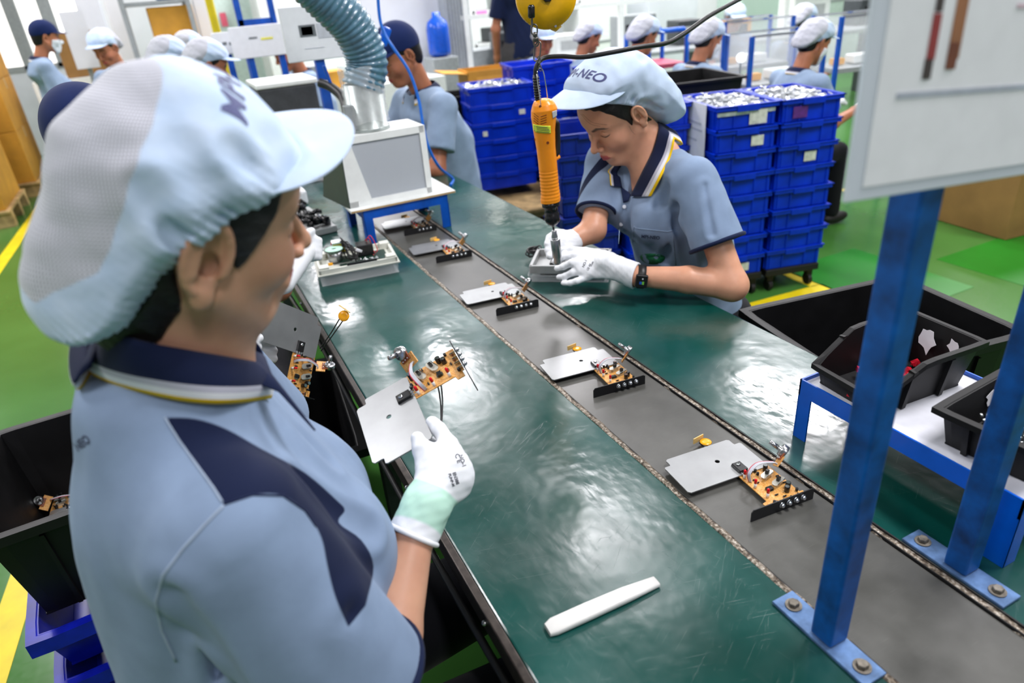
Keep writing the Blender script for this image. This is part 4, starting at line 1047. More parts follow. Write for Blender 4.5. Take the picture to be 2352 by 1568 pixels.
def ear_d(P, side=1, big=1.0, fl=.38):
    """ear with helix, antihelix, concha, tragus and lobe"""
    Q = P.copy(); Q[..., 1] = Q[..., 1] * side
    c = np.array([-.006, .0765, .000]); a = 0.22
    R = np.array([[math.cos(a), 0, math.sin(a)], [0, 1, 0], [-math.sin(a), 0, math.cos(a)]])
    T = np.array([[math.cos(fl), -math.sin(fl), 0], [math.sin(fl), math.cos(fl), 0], [0, 0, 1]]).T
    q = (Q - c.astype(np.float32)) @ (R @ T).astype(np.float32) / big
    d = ell(q, (0, .001, .004), (.0175, .0052, .0300))
    d = smax(d, -ell(q, (.002, .0065, .004), (.0128, .0068, .0240)), .0025)
    # helix rim
    th = np.linspace(-0.4, 4.35, 16); pts = [(.0155 * math.cos(t) - .0005, .0045, .006 + .0265 * math.sin(t)) for t in th]
    h = None
    for p0, p1 in zip(pts, pts[1:]):
        e = cone(q, p0, p1, .0032, .0032); h = e if h is None else np.minimum(h, e)
    d = smin(d, h, .003)
    d = smin(d, cone(q, (-.0065, .0035, .020), (-.0085, .0045, -.006), .0030, .0036), .004)
    d = smin(d, ell(q, (.003, .0022, -.0265), (.0085, .0048, .0095)), .005)
    d = smin(d, cone(q, (.0125, .003, .000), (.0115, .004, -.006), .0036, .0034), .003)
    d = smax(d, -ell(q, (.0035, .002, -.001), (.0070, .0115, .0095)), .0025)
    return d * big
def line2(Y, Z, pts, rs):
    d = np.full(Y.shape, 9.0, np.float32)
    for (a, b_, r0, r1) in zip(pts, pts[1:], rs, rs[1:]):
        dx, dy = b_[0] - a[0], b_[1] - a[1]; t = np.clip(((Y - a[0]) * dx + (Z - a[1]) * dy) / (dx * dx + dy * dy), 0, 1)
        d = np.minimum(d, np.hypot(Y - a[0] - t * dx, Z - a[1] - t * dy) - (r0 + (r1 - r0) * t))
    return d
def head_attrs(P, R, t):
    Q = ((P - t) @ R).astype(np.float32); A = Q.copy(); A[..., 1] = np.abs(A[..., 1]); x, y, z = A[..., 0], A[..., 1], A[..., 2]; fr = x > .055
    lips = np.where(fr & (x > .082), -line2(y, z, [(0, -.0625), (.012, -.0625), (.0235, -.0652)], [.0078, .0068, .0006]), -1)
    br = np.where(fr & (x > .06), -line2(y, z, [(.013, .0235), (.030, .0300), (.047, .0275), (.053, .0235)], [.0036, .0046, .0030, .0008]), -1)
    la = np.where(fr, np.maximum(-line2(y, z, [(.0175, .0030), (.025, .0000), (.036, -.0010), (.0455, .0022), (.0485, .0040)], [.0004, .0013, .0016, .0014, .0004]), -line2(y, z, [(.020, .0125), (.032, .0160), (.046, .0110)], [.0001, .0004, .0002])), -1)  # lash line, plus the shade of the eyelid crease painted dark
    bl = -ell(A, (.075, .040, -.025), (.03, .026, .022))
    return lips, br, la, bl
def person_attrs(R, t):
    return {'lips': lambda P: head_attrs(P, R, t)[0], 'brow': lambda P: head_attrs(P, R, t)[1], 'lash': lambda P: head_attrs(P, R, t)[2], 'blush': lambda P: head_attrs(P, R, t)[3]}
def hand_d(P, palm0, palm1, un, wid, fingers, thumb, r=0.0095, pr=0.030, k=0.006):
    """palm from wrist palm0 to knuckles palm1; un = palm normal; wid = width direction"""
    palm0, palm1 = np.array(palm0, float), np.array(palm1, float); wid = _n(wid)
    d = econe(P, palm0, palm1, pr * 0.82, pr * 1.12, un, 0.52)
    for f, rr in fingers: d = smin(d, chain(P, f, [r * rr * 1.12, r * rr, r * rr * .95, r * rr * .80][:len(f)], .003), k)
    d = smin(d, chain(P, thumb, [r * 1.5, r * 1.22, r * 1.08, r * .9][:len(thumb)], .004), k * 1.5)
    return d
def visor(R, t, cfg, mt, parent, name='cap_visor'):
    """curved sheet; cfg: inner (cx, ax, ay, z), reach, rise, droop, angle"""
    n = 41; m = 12; G = []
    am = math.radians(cfg.get('ang', 78))
    for i in range(n):
        a = -am + 2 * am * i / (n - 1); f = math.cos(a * math.pi / 2 / am) ** cfg.get('ex', .62) if abs(a) < am - 1e-6 else 0
        xi = cfg['cx'] + cfg['ax'] * math.cos(a); yi = cfg['ay'] * math.sin(a); zi = cfg['z'] + cfg.get('zc', -.02) * (1 - math.cos(a))
        row = []
        for j in range(m):
            s = j / (m - 1); L = cfg['reach'] * f * s
            row.append((xi + L, yi * (1 + 0.16 * s * f), zi + cfg['rise'] * L - cfg['droop'] * (yi / cfg['ay']) ** 2 * s * f - cfg.get('curl', .12) * L * s * s * 0.3))
        G.append(row)
    b = MB().m(mt, True).grid(np.array(G), 0.0026)
    return b.build(name, parent, M=Matrix(loc4(R, t).tolist()), sub=1)
def collar_mesh(top, bot, parent, name='collar', nv=10, thick=0.003, bulge=0.006, center=None):
    """top, bot: lists of 3-D points (same count) -> striped fold-over collar"""
    T = np.array(bez(top, 8)); B = np.array(bez(bot, 8)); G = []
    c = np.array(center) if center is not None else (T.mean(0) + B.mean(0)) / 2
    for a, b_ in zip(T, B):
        m_ = (a + b_) / 2 - c; m_[2] = 0; m_ = _n(m_); G.append([a + (b_ - a) * s + m_ * bulge * math.sin(math.pi * s) + m_ * 0.002 for s in np.linspace(0, 1, nv)])
    G = np.array(G); mb = MB().m(M_COLLAR, True).grid(G, thick)
    o = mb.build(name, parent)
    # band coordinate from the row index: nearest grid point
    at = o.data.attributes.new('band', 'FLOAT', 'POINT'); from mathutils.kdtree import KDTree
    kd = KDTree(G.shape[0] * nv)
    for i in range(G.shape[0]):
        for j in range(nv): kd.insert(G[i, j], i * nv + j)
    kd.balance(); at.data.foreach_set('value', [(kd.find(v.co)[1] % nv) / (nv - 1) for v in o.data.vertices])
    return o
def rebase(root, base=None):
    """meshes made in world space: move the origin of the thing to its base"""
    ms = [root] if root.type == 'MESH' else []
    st = list(root.children) if root.children else []
    allc = []; q = [c for c in bpy.data.objects if c.parent == root]
    while q:
        c = q.pop(); allc.append(c); q += [x for x in bpy.data.objects if x.parent == c]
    ms += [c for c in allc if c.type == 'MESH']
    pts = np.concatenate([np.array([v.co[:] for v in m.data.vertices]) for m in ms if len(m.data.vertices)]) if base is None else None
    if base is None: base = ((pts[:, 0].min() + pts[:, 0].max()) / 2, (pts[:, 1].min() + pts[:, 1].max()) / 2, pts[:, 2].min())
    for m in ms: m.data.transform(Matrix.Translation(-Vector(base)))
    root.location = base

from mathutils.bvhtree import BVHTree
def bvh_of(o):
    mw = o.matrix_world; return BVHTree.FromPolygons([mw @ v.co for v in o.data.vertices], [tuple(p.vertices) for p in o.data.polygons])
def on(bvs, u, v, off=.003, default=None, origin=None):
    """first surface met along the line of sight through (u, v), minus off"""
    r = _n(ray(u, v)); best = None
    for b_ in bvs:
        h = b_.ray_cast(Vector((0, 0, CAM_Z)), Vector(r.tolist()))
        if h[0] is not None and (best is None or h[3] < best): best = h[3]
    if best is None: return np.array(atd(u, v, default))
    return np.array([0, 0, CAM_Z]) + r * (best - off)
# ================================================================== WOMAN IN FRONT (seen from her right, behind)
FR = np.array([[0.963, -0.158, 0.219], [0.203, 0.958, -0.202], [-0.178, 0.239, 0.955]]); FT = np.array([-.012, .672, 1.332])
U_, S_, V_ = np.linalg.svd(FR); FR = U_ @ V_
def hl(P, R=FR, t=FT): return ((P - np.asarray(t, np.float32)) @ np.asarray(R, np.float32))
def hw(p, R=FR, t=FT): return np.asarray(R) @ np.array(p) + np.asarray(t)
f_S = np.array([-.047, .560, 1.080]); f_E = np.array([.026, .536, .790]); f_W = np.array(atd(950, 1228, .875)); f_S2 = np.array([-.045, .905, 1.085])
f_E2 = np.array([.02, 1.03, .86]); f_W2 = np.array(atd(520, 800, 1.27))
f_neck = np.array([-.068, .705, 1.150])
f_palm0 = np.array(atd(978, 1165, .885)); f_palm1 = np.array(atd(1022, 1075, .925))
# cap
cap_prof = [(.098, .040), (.100, .066), (.086, .094), (.058, .122), (.026, .139), (-.008, .144), (-.046, .126), (-.068, .100), (-.088, .064), (-.106, .026), (-.122, -.014), (-.128, -.062), (-.118, -.088), (-.092, -.094), (-.050, -.080), (-.02, -.04), (.04, .0)]
cut_poly = [(.13, .058), (.09, .057), (.060, .056), (.030, .046), (.002, .030), (-.016, .012), (-.028, -.008), (-.038, -.032), (-.052, -.056), (-.074, -.074), (-.100, -.084), (-.16, -.12), (-.16, .2), (.16, .2), (.16, .06)]
cap_prof_s = [tuple(p) for p in bez(cap_prof + [cap_prof[0]], 3)][:-1]
def fw_body(P):
    Q = hl(P); d = head_d(Q)
    e = -seg_dist(Q[..., 0], Q[..., 2], cut_poly); d = np.maximum(d, np.where(e > .008, np.minimum(inflate(Q, cap_prof_s, .080, .090), ell(Q, (-.002, 0, .044), (.100, .080, .084))) + .008, -1))
    d = smin(d, ear_d(Q, -1, 1.22, .10), .003); d = smin(d, ear_d(Q, 1, 1.08), .003)
    d = smin(d, cone(P, hw((-.022, 0, -.035)), f_neck, .052, .050), .03)
    d = smin(d, cone(P, hw((.015, 0, -.075)), f_neck + np.array([.03, 0, 0]), .040, .050), .03)
    d = smin(d, econe(P, f_neck + np.array([0, -.05, -.085]), f_neck + np.array([0, .05, -.085]), .055, .055, (1, 0, 0), .8), .03)
    d = smin(d, econe(P, (-.07, .73, 1.0), (-.08, .73, .60), .13, .13, (1, 0, 0), .8), .05)
    d = smin(d, chain(P, [f_S + np.array([0, .02, -.02]), f_E], [.036, .038], .02), .03)
    d = smin(d, chain(P, [f_E, f_E * .6 + f_W * .4 + np.array([.0, 0, -.004]), f_W, f_palm0], [.037, .0375, .0255, .026], .01), .02)
    d = smin(d, chain(P, [f_S2 + np.array([0, -.02, -.02]), f_E2], [.036, .038], .02), .03)
    d = smin(d, chain(P, [f_E2, f_W2], [.036, .026], .01), .02)
    return d
fw = sdf_sparse('person', fw_body, (-.30, .42, .55), (.28, 1.45, 1.56), .0029, M_SKIN, attrs=person_attrs(FR, FT))
tag(fw, 'person in front in a pale cap with grey net back, holding up a circuit module', 'person')
def cap_d(Q, P, seed=1):
    d = inflate(Q, cap_prof_s, .080, .090)
    d = smin(d, ell(Q, (-.002, 0, .044), (.100, .080, .084)), .012)
    edge = -seg_dist(Q[..., 0], Q[..., 2], cut_poly)                     # distance above the elastic edge
    g = np.exp(-np.maximum(edge, 0) / .016); s = Q[..., 0] * 1.0 + Q[..., 2] * 1.3
    side = (np.abs(Q[..., 1]) > .03).astype(np.float32)
    d = d + (0.0036 * g * np.sin(s * 6.283 / .0135 + 2 * np.sin(Q[..., 1] * 60)) * (Q[..., 0] < .05) + 0.0035 * g) * side
    # soft drapes
    d = d + 0.0022 * np.sin(Q[..., 0] * 70 + Q[..., 2] * 50 + 2.2 * np.sin(Q[..., 1] * 25)) * np.exp(-((Q[..., 0] + .02) / .05) ** 2) * (Q[..., 2] > -.02)
    for (a_, b__, w_, am) in (((.020, -.07, .060), (-.030, -.085, .035), .009, .010), ((.035, -.07, .065), (.020, -.085, .100), .009, .008), ((-.02, -.08, .02), (-.05, -.085, .07), .010, .009), ((.072, -.045, .075), (.050, -.07, .060), .008, .008)):
        c = cone(Q, a_, b__, 0, 0); d = d + am * .5 * np.exp(-(c / w_) ** 2) - am * .3 * np.exp(-((c - w_ * 2) / w_) ** 2)
    d = d - 0.002 * wob(Q, 12, seed)
    return smax(d, -edge.astype(np.float32), .005)
net_poly = [(-.014, .20), (-.016, .115), (-.022, .066), (-.040, .026), (-.060, -.010), (-.074, -.036), (-.090, -.050), (-.112, -.056), (-.17, -.056), (-.17, .2)]
def capat(R, t):
    return {'panel': lambda P: -seg_dist(hl(P, R, t)[..., 0], hl(P, R, t)[..., 2], net_poly), 'lx': lambda P: .11 * np.arctan2(hl(P, R, t)[..., 1], -(hl(P, R, t)[..., 0] - .02)), 'lz': lambda P: .13 * np.arctan2(hl(P, R, t)[..., 2] - .01, np.hypot(hl(P, R, t)[..., 0] - .02, hl(P, R, t)[..., 1]))}
# hair
hair_poly = [(.098, .10), (.066, .058), (.058, .034), (.046, .012), (.034, -.008), (.024, -.016), (.018, -.002), (.004, .022), (-.014, .022), (-.026, .0), (-.022, -.030), (-.020, -.055), (-.035, -.085), (-.060, -.110), (-.13, -.09), (-.13, .15), (.09, .15)]
def fw_hair(P):
    Q = hl(P); A = Q.copy(); A[..., 1] = np.abs(A[..., 1])
    d = np.minimum(ell(Q, (-.008, 0, .046), (.0985, .0775, .086)), head_d(Q, mouth=False) - .0035)
    d = smin(d, ell(Q, (-.045, 0, -.03), (.052, .060, .062)), .03)
    d = smin(d, cone(P, hw((-.045, 0, -.04)), f_neck * .55 + hw((-.045, 0, -.06)) * .45, .052, .050), .02)
    g = seg_dist(Q[..., 0], Q[..., 2], hair_poly).astype(np.float32)
    e = -seg_dist(Q[..., 0], Q[..., 2], cut_poly); d = np.maximum(d, np.where(e > .006, np.minimum(inflate(Q, cap_prof_s, .080, .090), ell(Q, (-.002, 0, .044), (.100, .080, .084))) + .006, -1))
    return smax(d + 0.0008 * wob(P, 90, 3), g, .004)
sdf_sparse('hair', fw_hair, (-.20, .52, 1.14), (.14, .86, 1.50), .0028, M_HAIR, fw)
cap = sdf_sparse('cap', lambda P: cap_d(hl(P), P), (-.20, .50, 1.16), (.16, .86, 1.52), .0028, M_CAPNET, fw, attrs=capat(FR, FT))
_cb = bvh_of(cap)
_sm = [hl(on([_cb], u, v, 0, .62), FR, FT) for u, v in [(374, 160), (368, 215), (352, 285), (322, 345), (296, 420), (276, 500), (252, 575), (226, 626), (180, 646), (120, 672), (80, 696)]]
_poly = [(_sm[0][0] - .004, .2)] + [(p[0], p[2]) for p in _sm] + [(-.2, _sm[-1][2]), (-.2, .2)]
_V = np.array([v.co[:] for v in cap.data.vertices], np.float32); _Q = hl(_V, FR, FT)
cap.data.attributes['panel'].data.foreach_set('value', np.ascontiguousarray(-seg_dist(_Q[:, 0], _Q[:, 2], _poly), np.float32))
visor(FR, FT, dict(cx=.000, ax=.086, ay=.080, z=.074, zc=-.016, reach=.064, rise=.42, droop=.024, ang=90, ex=.42), M_CAPB, cap)
def cap_text(R, t, cap_o, body, size, c=(.052, 0, .126), nrm=(.62, 0, .80), sx=1.0):
    nn = _n(nrm); yl = np.array([0, 1, 0]); upv = np.cross(nn, yl); M4 = np.eye(4); M4[:3, 0] = yl * sx; M4[:3, 1] = upv if upv[2] > 0 else -upv; M4[:3, 2] = np.cross(M4[:3, 0] / sx, M4[:3, 1]); M4[:3, 3] = np.array(c) + nn * .02
    MM = Matrix((loc4(R, t) @ M4).tolist())
    o = text_part('cap_lettering', body, size, M_INKN, cap_o, MM, thick=0.0, bold=size * .018, font_shear=0.18, spacing=1.12)
    # subdivide, then drop on the cap
    bm = bmesh.new(); bm.from_mesh(o.data); bmesh.ops.remove_doubles(bm, verts=bm.verts, dist=1e-6); bmesh.ops.triangulate(bm, faces=bm.faces)
    for _ in range(2):
        es = [e for e in bm.edges if e.calc_length() > .004]; bmesh.ops.subdivide_edges(bm, edges=es, cuts=1); bmesh.ops.triangulate(bm, faces=[f for f in bm.faces if len(f.verts) > 3])
    bm.to_mesh(o.data); bm.free(); project_on(o, cap_o, Vector((-(np.asarray(R) @ nn)).tolist()), .0009); return o
cap_text(FR, FT, cap, 'MPI-NEO', .031, c=(.036, 0, .136), nrm=(.50, 0, .86))
# shirt
f_secs = [(.56, -.085, .735, .150, .175), (.70, -.083, .735, .148, .170), (.78, -.072, .735, .158, .165), (.86, -.057, .732, .170, .165), (.93, -.060, .730, .160, .168), (1.0, -.068, .728, .142, .172), (1.05, -.076, .727, .126, .172), (1.09, -.080, .725, .108, .155), (1.13, -.078, .72, .090, .120), (1.165, -.074, .712, .088, .104), (1.20, -.070, .708, .078, .088)]
f_sl = f_S * .18 + f_E * .82
f_n = _n(f_E - f_S)
def fw_shirt(P):
    d = loft(P, f_secs, p=2.3)
    d = smin(d, cone(P, f_neck + np.array([-.012, -.02, -.035]), f_S + np.array([-.015, .012, -.018]), .060, .064), .045)
    d = smin(d, cone(P, f_neck + np.array([-.012, .03, -.035]), f_S2 + np.array([-.015, -.012, -.018]), .060, .064), .045)
    # bust
    d = smin(d, ell(P, (.035, .665, .915), (.070, .070, .075)), .05); d = smin(d, ell(P, (.035, .80, .915), (.070, .070, .075)), .05)
    sl = smax(cone(P, f_S, f_E, .0665, .088), plane(P, f_sl, f_n), .006)
    fold = np.exp(-((P - (f_S + np.array([-.05, .03, -.10])).astype(np.float32)) ** 2).sum(-1) / .10 ** 2)
    d = smin(d, sl, .022)
    s2 = smax(cone(P, f_S2, f_E2, .0665, .080), plane(P, f_S2 * .25 + f_E2 * .75, f_E2 - f_S2), .006)
    d = smin(d, s2, .022)
    # folds: long soft creases running from the armpit down the back, and across the sleeve
    ax = _n((-.35, .35, -.86)); 
    for (o_, a_, L, w, am) in (((-.12, .60, 1.00), (-.35, .25, -.9), .22, .012, .018), ((-.15, .66, .96), (-.2, .2, -.95), .26, .014, .014), ((-.09, .565, .95), (-.25, .3, -.9), .20, .011, .018), ((-.02, .545, 1.0), (.30, -.10, -.9), .16, .011, .014), ((-.17, .72, .98), (-.1, .1, -1), .2, .018, .010), ((.02, .505, .98), (.05, .1, -.95), .12, .011, .012), ((-.10, .52, 1.06), (.1, -.05, -1), .14, .013, .010), ((.02, .60, 1.07), (.5, .1, -.8), .12, .012, .012), ((.0, .70, 1.10), (.6, -.1, -.7), .10, .010, .008)):
        a_ = _n(a_); o_ = np.array(o_); c = cone(P, o_, o_ + a_ * L, .0, .0); d = d + am * np.exp(-(c / w) ** 2) * .55 - am * .35 * np.exp(-((c - w * 2.2) / w) ** 2)
    d = d + 0.0016 * wob(P, 7, 5, st=(1.2, 1.2, .5))
    # open neck
    nc = cone(P, f_neck + np.array([-.004, .004, .0]), hw((-.01, 0, -.06)), .054, .060)
    d = smax(d, -nc, .006); d = smax(d, P[..., 2] - 1.215, .004)
    return d
# navy yoke and side panel, drawn on the side of the shirt in (x, z)
fr_side = lambda u, v, y: tuple(np.array(aty(u, v, y))[[0, 2]])
pan = [fr_side(378, 958, .60), fr_side(450, 962, .62), fr_side(520, 985, .62), fr_side(600, 1030, .62), fr_side(700, 1085, .62), fr_side(775, 1150, .62), fr_side(790, 1170, .62), fr_side(775, 1200, .62), fr_side(830, 1240, .62), fr_side(858, 1300, .62), fr_side(840, 1380, .62), fr_side(790, 1440, .60), (.02, .70), (-.04, .70), fr_side(760, 1300, .58), fr_side(740, 1230, .57), fr_side(700, 1175, .56), fr_side(640, 1135, .555), fr_side(580, 1135, .555), fr_side(514, 1158, .555)]
def fw_panel(P):
    # project along the direction the side faces
    v = (P - np.array([0, 0, 1.5])) ; k = .60 / np.maximum(P[..., 1], .2)
    k = .60 / P[..., 1]
    X = P[..., 0] * 1.0; Z = P[..., 2] * 1.0
    yy = P[..., 1]
    X2 = X * (.60 / yy) ; Z2 = 1.5 + (Z - 1.5) * (.60 / yy)
    return X2, Z2
pan2 = [tuple(np.array(aty(u, v, .60))[[0, 2]]) for u, v in [(378, 958), (450, 962), (520, 985), (600, 1030), (700, 1085), (775, 1150), (792, 1172), (778, 1200), (830, 1240), (858, 1300), (840, 1390), (800, 1440), (770, 1370), (752, 1300), (738, 1235), (705, 1180), (650, 1138), (580, 1136), (514, 1158)]]
_k = [tuple(p) for p in pan2]; pan2 = [tuple(p) for p in bez(_k[:11], 4)] + [tuple(p) for p in bez(_k[11:], 4)]
fw_sh = sdf_sparse('polo_shirt', fw_shirt, (-.36, .38, .52), (.22, 1.16, 1.26), .0032, M_SHIRT, fw, attrs={'panel': lambda P: -seg_dist(fw_panel(P)[0], fw_panel(P)[1], pan2) - 10 * (P[..., 1] > .80)})
# sleeve hem
def hem(P): return smax(smax(cone(P, f_S, f_E, .0688, .0903), plane(P, f_S * .172 + f_E * .828, f_n), .002), -smax(cone(P, f_S, f_E, .0660, .086), plane(P, f_S * .19 + f_E * .81, -f_n) - 1, .002) , .001)
def ring_tube(c, n_, r, tr, mt, name, parent, lab=None):
    n_ = _n(n_); u = _n(np.cross(n_, (0.2, 1, 0.1))); w = np.cross(n_, u)
    return MB().m(mt, True).tube([np.array(c) + (u * math.cos(a) + w * math.sin(a)) * r for a in np.linspace(0, 2 * math.pi, 49)[:-1]], tr, 8, closed=True).build(name, parent, lab)
ring_tube(f_sl, f_n, .0830, .0055, M_NAVY, 'sleeve_hem', fw_sh)
# collar from its visible edge, mirrored to the far side
bvs = [bvh_of(fw_sh), bvh_of(fw)]
near_b = [on(bvs, u, v, .005, d) for u, v, d in [(168, 776, .72), (192, 832, .69), (250, 868, .655), (350, 899, .637), (450, 919, .635), (530, 922, .642), (614, 912, .66)]]
near_t = [on(bvs[1:], u, v, .008, d) for u, v, d in [(204, 722, .71), (228, 745, .70), (290, 768, .675), (370, 790, .66), (450, 808, .655), (520, 822, .665), (585, 836, .685)]]
def mir(p, y0=.712): return np.array([p[0], 2 * y0 - p[1], p[2]])
bb_ = [mir(p) for p in near_b[::-1][:-1]]; tt_ = [mir(p) for p in near_t[::-1][:-1]]
B_ = [p * np.array([1, 1, 1]) for p in bb_] + near_b; T_ = tt_ + near_t
collar_mesh(T_, B_, fw_sh, center=(-.06, .71, 1.16), bulge=.008)
# front placket opening, dark gap + button on the far collar leaf
b = MB().m(M_NAVY, True).grid(np.array([[np.array(atd(u, v, d)) + np.array([0, 0, 0]) for u, v, d in row] for row in [[(560, 800, .735), (545, 835, .71), (560, 870, .69)], [(600, 815, .74), (600, 850, .71), (640, 900, .69)], [(610, 822, .735), (625, 860, .71), (722, 990, .705)]]]), .002).build('placket', fw_sh)
def fw_seam(pts, rr, mt, name):
    P = []
    for a, b_ in zip(pts, pts[1:]):
        for t in np.linspace(0, 1, 8)[:-1]: P.append(on(bvs[:1], a[0] + (b_[0] - a[0]) * t, a[1] + (b_[1] - a[1]) * t, .0003, .6))
    return MB().m(mt, True).tube(P, rr, 6).build(name, fw_sh)
M_SEAM = mat('pale blue seam', (156, 172, 194), 0.8)
fw_seam([(378, 958), (410, 1010), (450, 1065), (490, 1120), (514, 1158)], .0011, M_SEAM, 'yoke_seam')
fw_seam([(514, 1160), (470, 1205), (420, 1260), (375, 1320), (358, 1380), (372, 1450), (410, 1530)], .0014, M_SEAM, 'armhole_seam')
fw_seam([(514, 1158), (580, 1136), (650, 1138), (700, 1172), (730, 1215)], .0011, M_NAVY, 'sleeve_seam')
# trousers
def fw_tr(P):
    d = loft(P, [(.44, -.05, .735, .15, .17), (.54, -.06, .735, .145, .175), (.66, -.078, .735, .140, .165)], p=2.4)
    for y in (.62, .85):
        d = smin(d, chain(P, [(-.03, y, .52), (.40, y + (.0 if y < .7 else .02), .53), (.43, y, .12)], [.092, .068, .05], .02), .04)
    return d
sdf_sparse('trousers', fw_tr, (-.26, .46, .02), (.56, 1.02, .74), .0065, M_BLACKC, fw)
b = MB().m(M_BLACKM, True)
for y in (.62, .85): b.sphere((.47, y, .045), 0.05, 16, scale=(1.9, .9, .85))
b.build('shoe', fw)
# right glove
gt = lambda u, v, d: np.array(atd(u, v, d))
thumb_f = [gt(1008, 1110, .905), gt(985, 1068, .915), gt(966, 1030, .922), gt(958, 1006, .930)]
idx_f = [gt(1046, 1062, .925), gt(1030, 1018, .940), gt(1008, 986, .955), gt(993, 970, .968)]
mid_f = [gt(1058, 1082, .935), gt(1040, 1040, .962), gt(1000, 1020, .985), gt(960, 1012, .99)]
rin_f = [gt(1058, 1100, .940), gt(1040, 1070, .970), gt(1000, 1050, .990), gt(965, 1040, .99)]
pin_f = [gt(1052, 1118, .940), gt(1036, 1098, .965), gt(1005, 1082, .985), gt(975, 1072, .985)]
pn = _n(np.cross(f_palm1 - f_palm0, gt(1000, 1060, .92) - gt(1060, 1090, .94)))
def fw_glove(P):
    d = hand_d(P, f_palm0, gt(1022, 1085, .926), RW.T @ np.array([0.6, 0.1, 0.8]) if False else RW @ _n([.55, -.25, -.8]), (1, 0, 0), [(idx_f, 1.15), (mid_f, 1.1), (rin_f, 1.05), (pin_f, .95)], thumb_f, r=.0100, pr=.036, k=.012)
    d = smin(d, ell(P, gt(1040, 1095, .93), (.024, .028, .03)), .015)
    d = smin(d, cone(P, f_W, f_palm0, .0330, .0315), .012)
    d = d + .0006 * wob(P, 40, 9)
    ax = _n(f_palm0 - f_W)
    d = smax(d, -plane(P, f_W, ax), .003)
    return smax(d, -cone(P, f_W - ax * .03, f_W + ax * .012, .0285, .0275), .002)
gl_ax = _n(gt(1010, 1085, .92) - f_W)
def cuffmask(P): t = (P - f_W.astype(np.float32)) @ gl_ax.astype(np.float32); return np.minimum(t - .010, .062 - t)
fg = sdf_sparse('glove', fw_glove, (.06, .60, .82), (.32, .86, 1.02), .0017, M_GLOVE, fw, attrs={'panel': cuffmask})
ring_tube(f_W, f_W - f_palm0, .0325, .0034, m_cloth('white cuff edge', (236, 238, 240), folds=0), 'cuff_edge', fg)
for (txt, u, v, s, rot) in (('C E', 1052, 1052, .0105, -1.25), ('EN388', 1047, 1098, .0075, -1.25), ('PUNP-M', 1037, 1102, .0062, -1.25), ('NO-1', 1062, 1058, .009, -1.25)):
    o_ = gt(u, v, .80); vd = _n(ray(u, v))
    xd = RW @ np.array([math.cos(-rot), math.sin(-rot), 0]); yd = RW @ np.array([math.sin(-rot), -math.cos(-rot), 0])
    M4 = Matrix(((xd[0], yd[0], -vd[0], o_[0]), (xd[1], yd[1], -vd[1], o_[1]), (xd[2], yd[2], -vd[2], o_[2]), (0, 0, 0, 1)))
    o = text_part('glove_print', txt, s * .8, M_INK, fg, M4, thick=0, bold=.0002); project_on(o, fg, Vector(vd.tolist()), .0006)
# left glove behind the second module
l0 = f_W2; l1 = gt(560, 795, 1.35)
def fw_glove2(P):
    d = econe(P, l0, l1, .030, .034, RW @ _n([.2, -.9, -.3]), .6)
    for k, vv in enumerate((765, 785, 803, 818)):
        d = smin(d, chain(P, [gt(566, vv, 1.36), gt(592, vv + 2, 1.40), gt(628, vv - 6 + 4 * k, 1.43)], [.0115, .0105, .009], .003), .008)
    d = smin(d, chain(P, [gt(556, 778, 1.33), gt(578, 772, 1.345), gt(594, 776, 1.35)], [.014, .0115, .0095], .003), .008)
    return d
sdf_sparse('glove', fw_glove2, (-.16, 1.05, .78), (.12, 1.42, 1.02), .0025, M_GLOVE, fw, attrs={'panel': lambda P: P[..., 0] * 0 - 1})
# lettering on the back of the shirt
def back_text(body, u, v, size, rot, sx):
    o_ = gt(u, v, .66); vd = _n(ray(u, v)); xd = RW @ np.array([math.cos(rot), math.sin(rot), 0]) * sx; yd = RW @ np.array([math.sin(rot), -math.cos(rot), 0])
    M4 = Matrix(((xd[0], yd[0], -vd[0], o_[0]), (xd[1], yd[1], -vd[1], o_[1]), (xd[2], yd[2], -vd[2], o_[2]), (0, 0, 0, 1)))
    o = text_part('back_lettering', body, size, M_INKD, fw_sh, M4, thick=0, bold=.0004)
    bm = bmesh.new(); bm.from_mesh(o.data); bmesh.ops.triangulate(bm, faces=bm.faces); bm.to_mesh(o.data); bm.free(); project_on(o, fw_sh, Vector(vd.tolist()), .0012)
back_text('NEO', 188, 1018, .012, -.65, .6)
rebase(fw)
st_ = empty('stool', (-.06, .735, 0), 0, 'round grey work stool under the woman in front', 'stool')
MB().m(M_DGREY).cyl((0, 0, .40), (0, 0, .44), .17, n=32).build('seat', st_)
for k in range(4): a = math.pi / 4 + k * math.pi / 2; MB().m(M_STEEL).cyl((.11 * math.cos(a), .11 * math.sin(a), .40), (.18 * math.cos(a), .18 * math.sin(a), 0), .012).build('leg', st_)
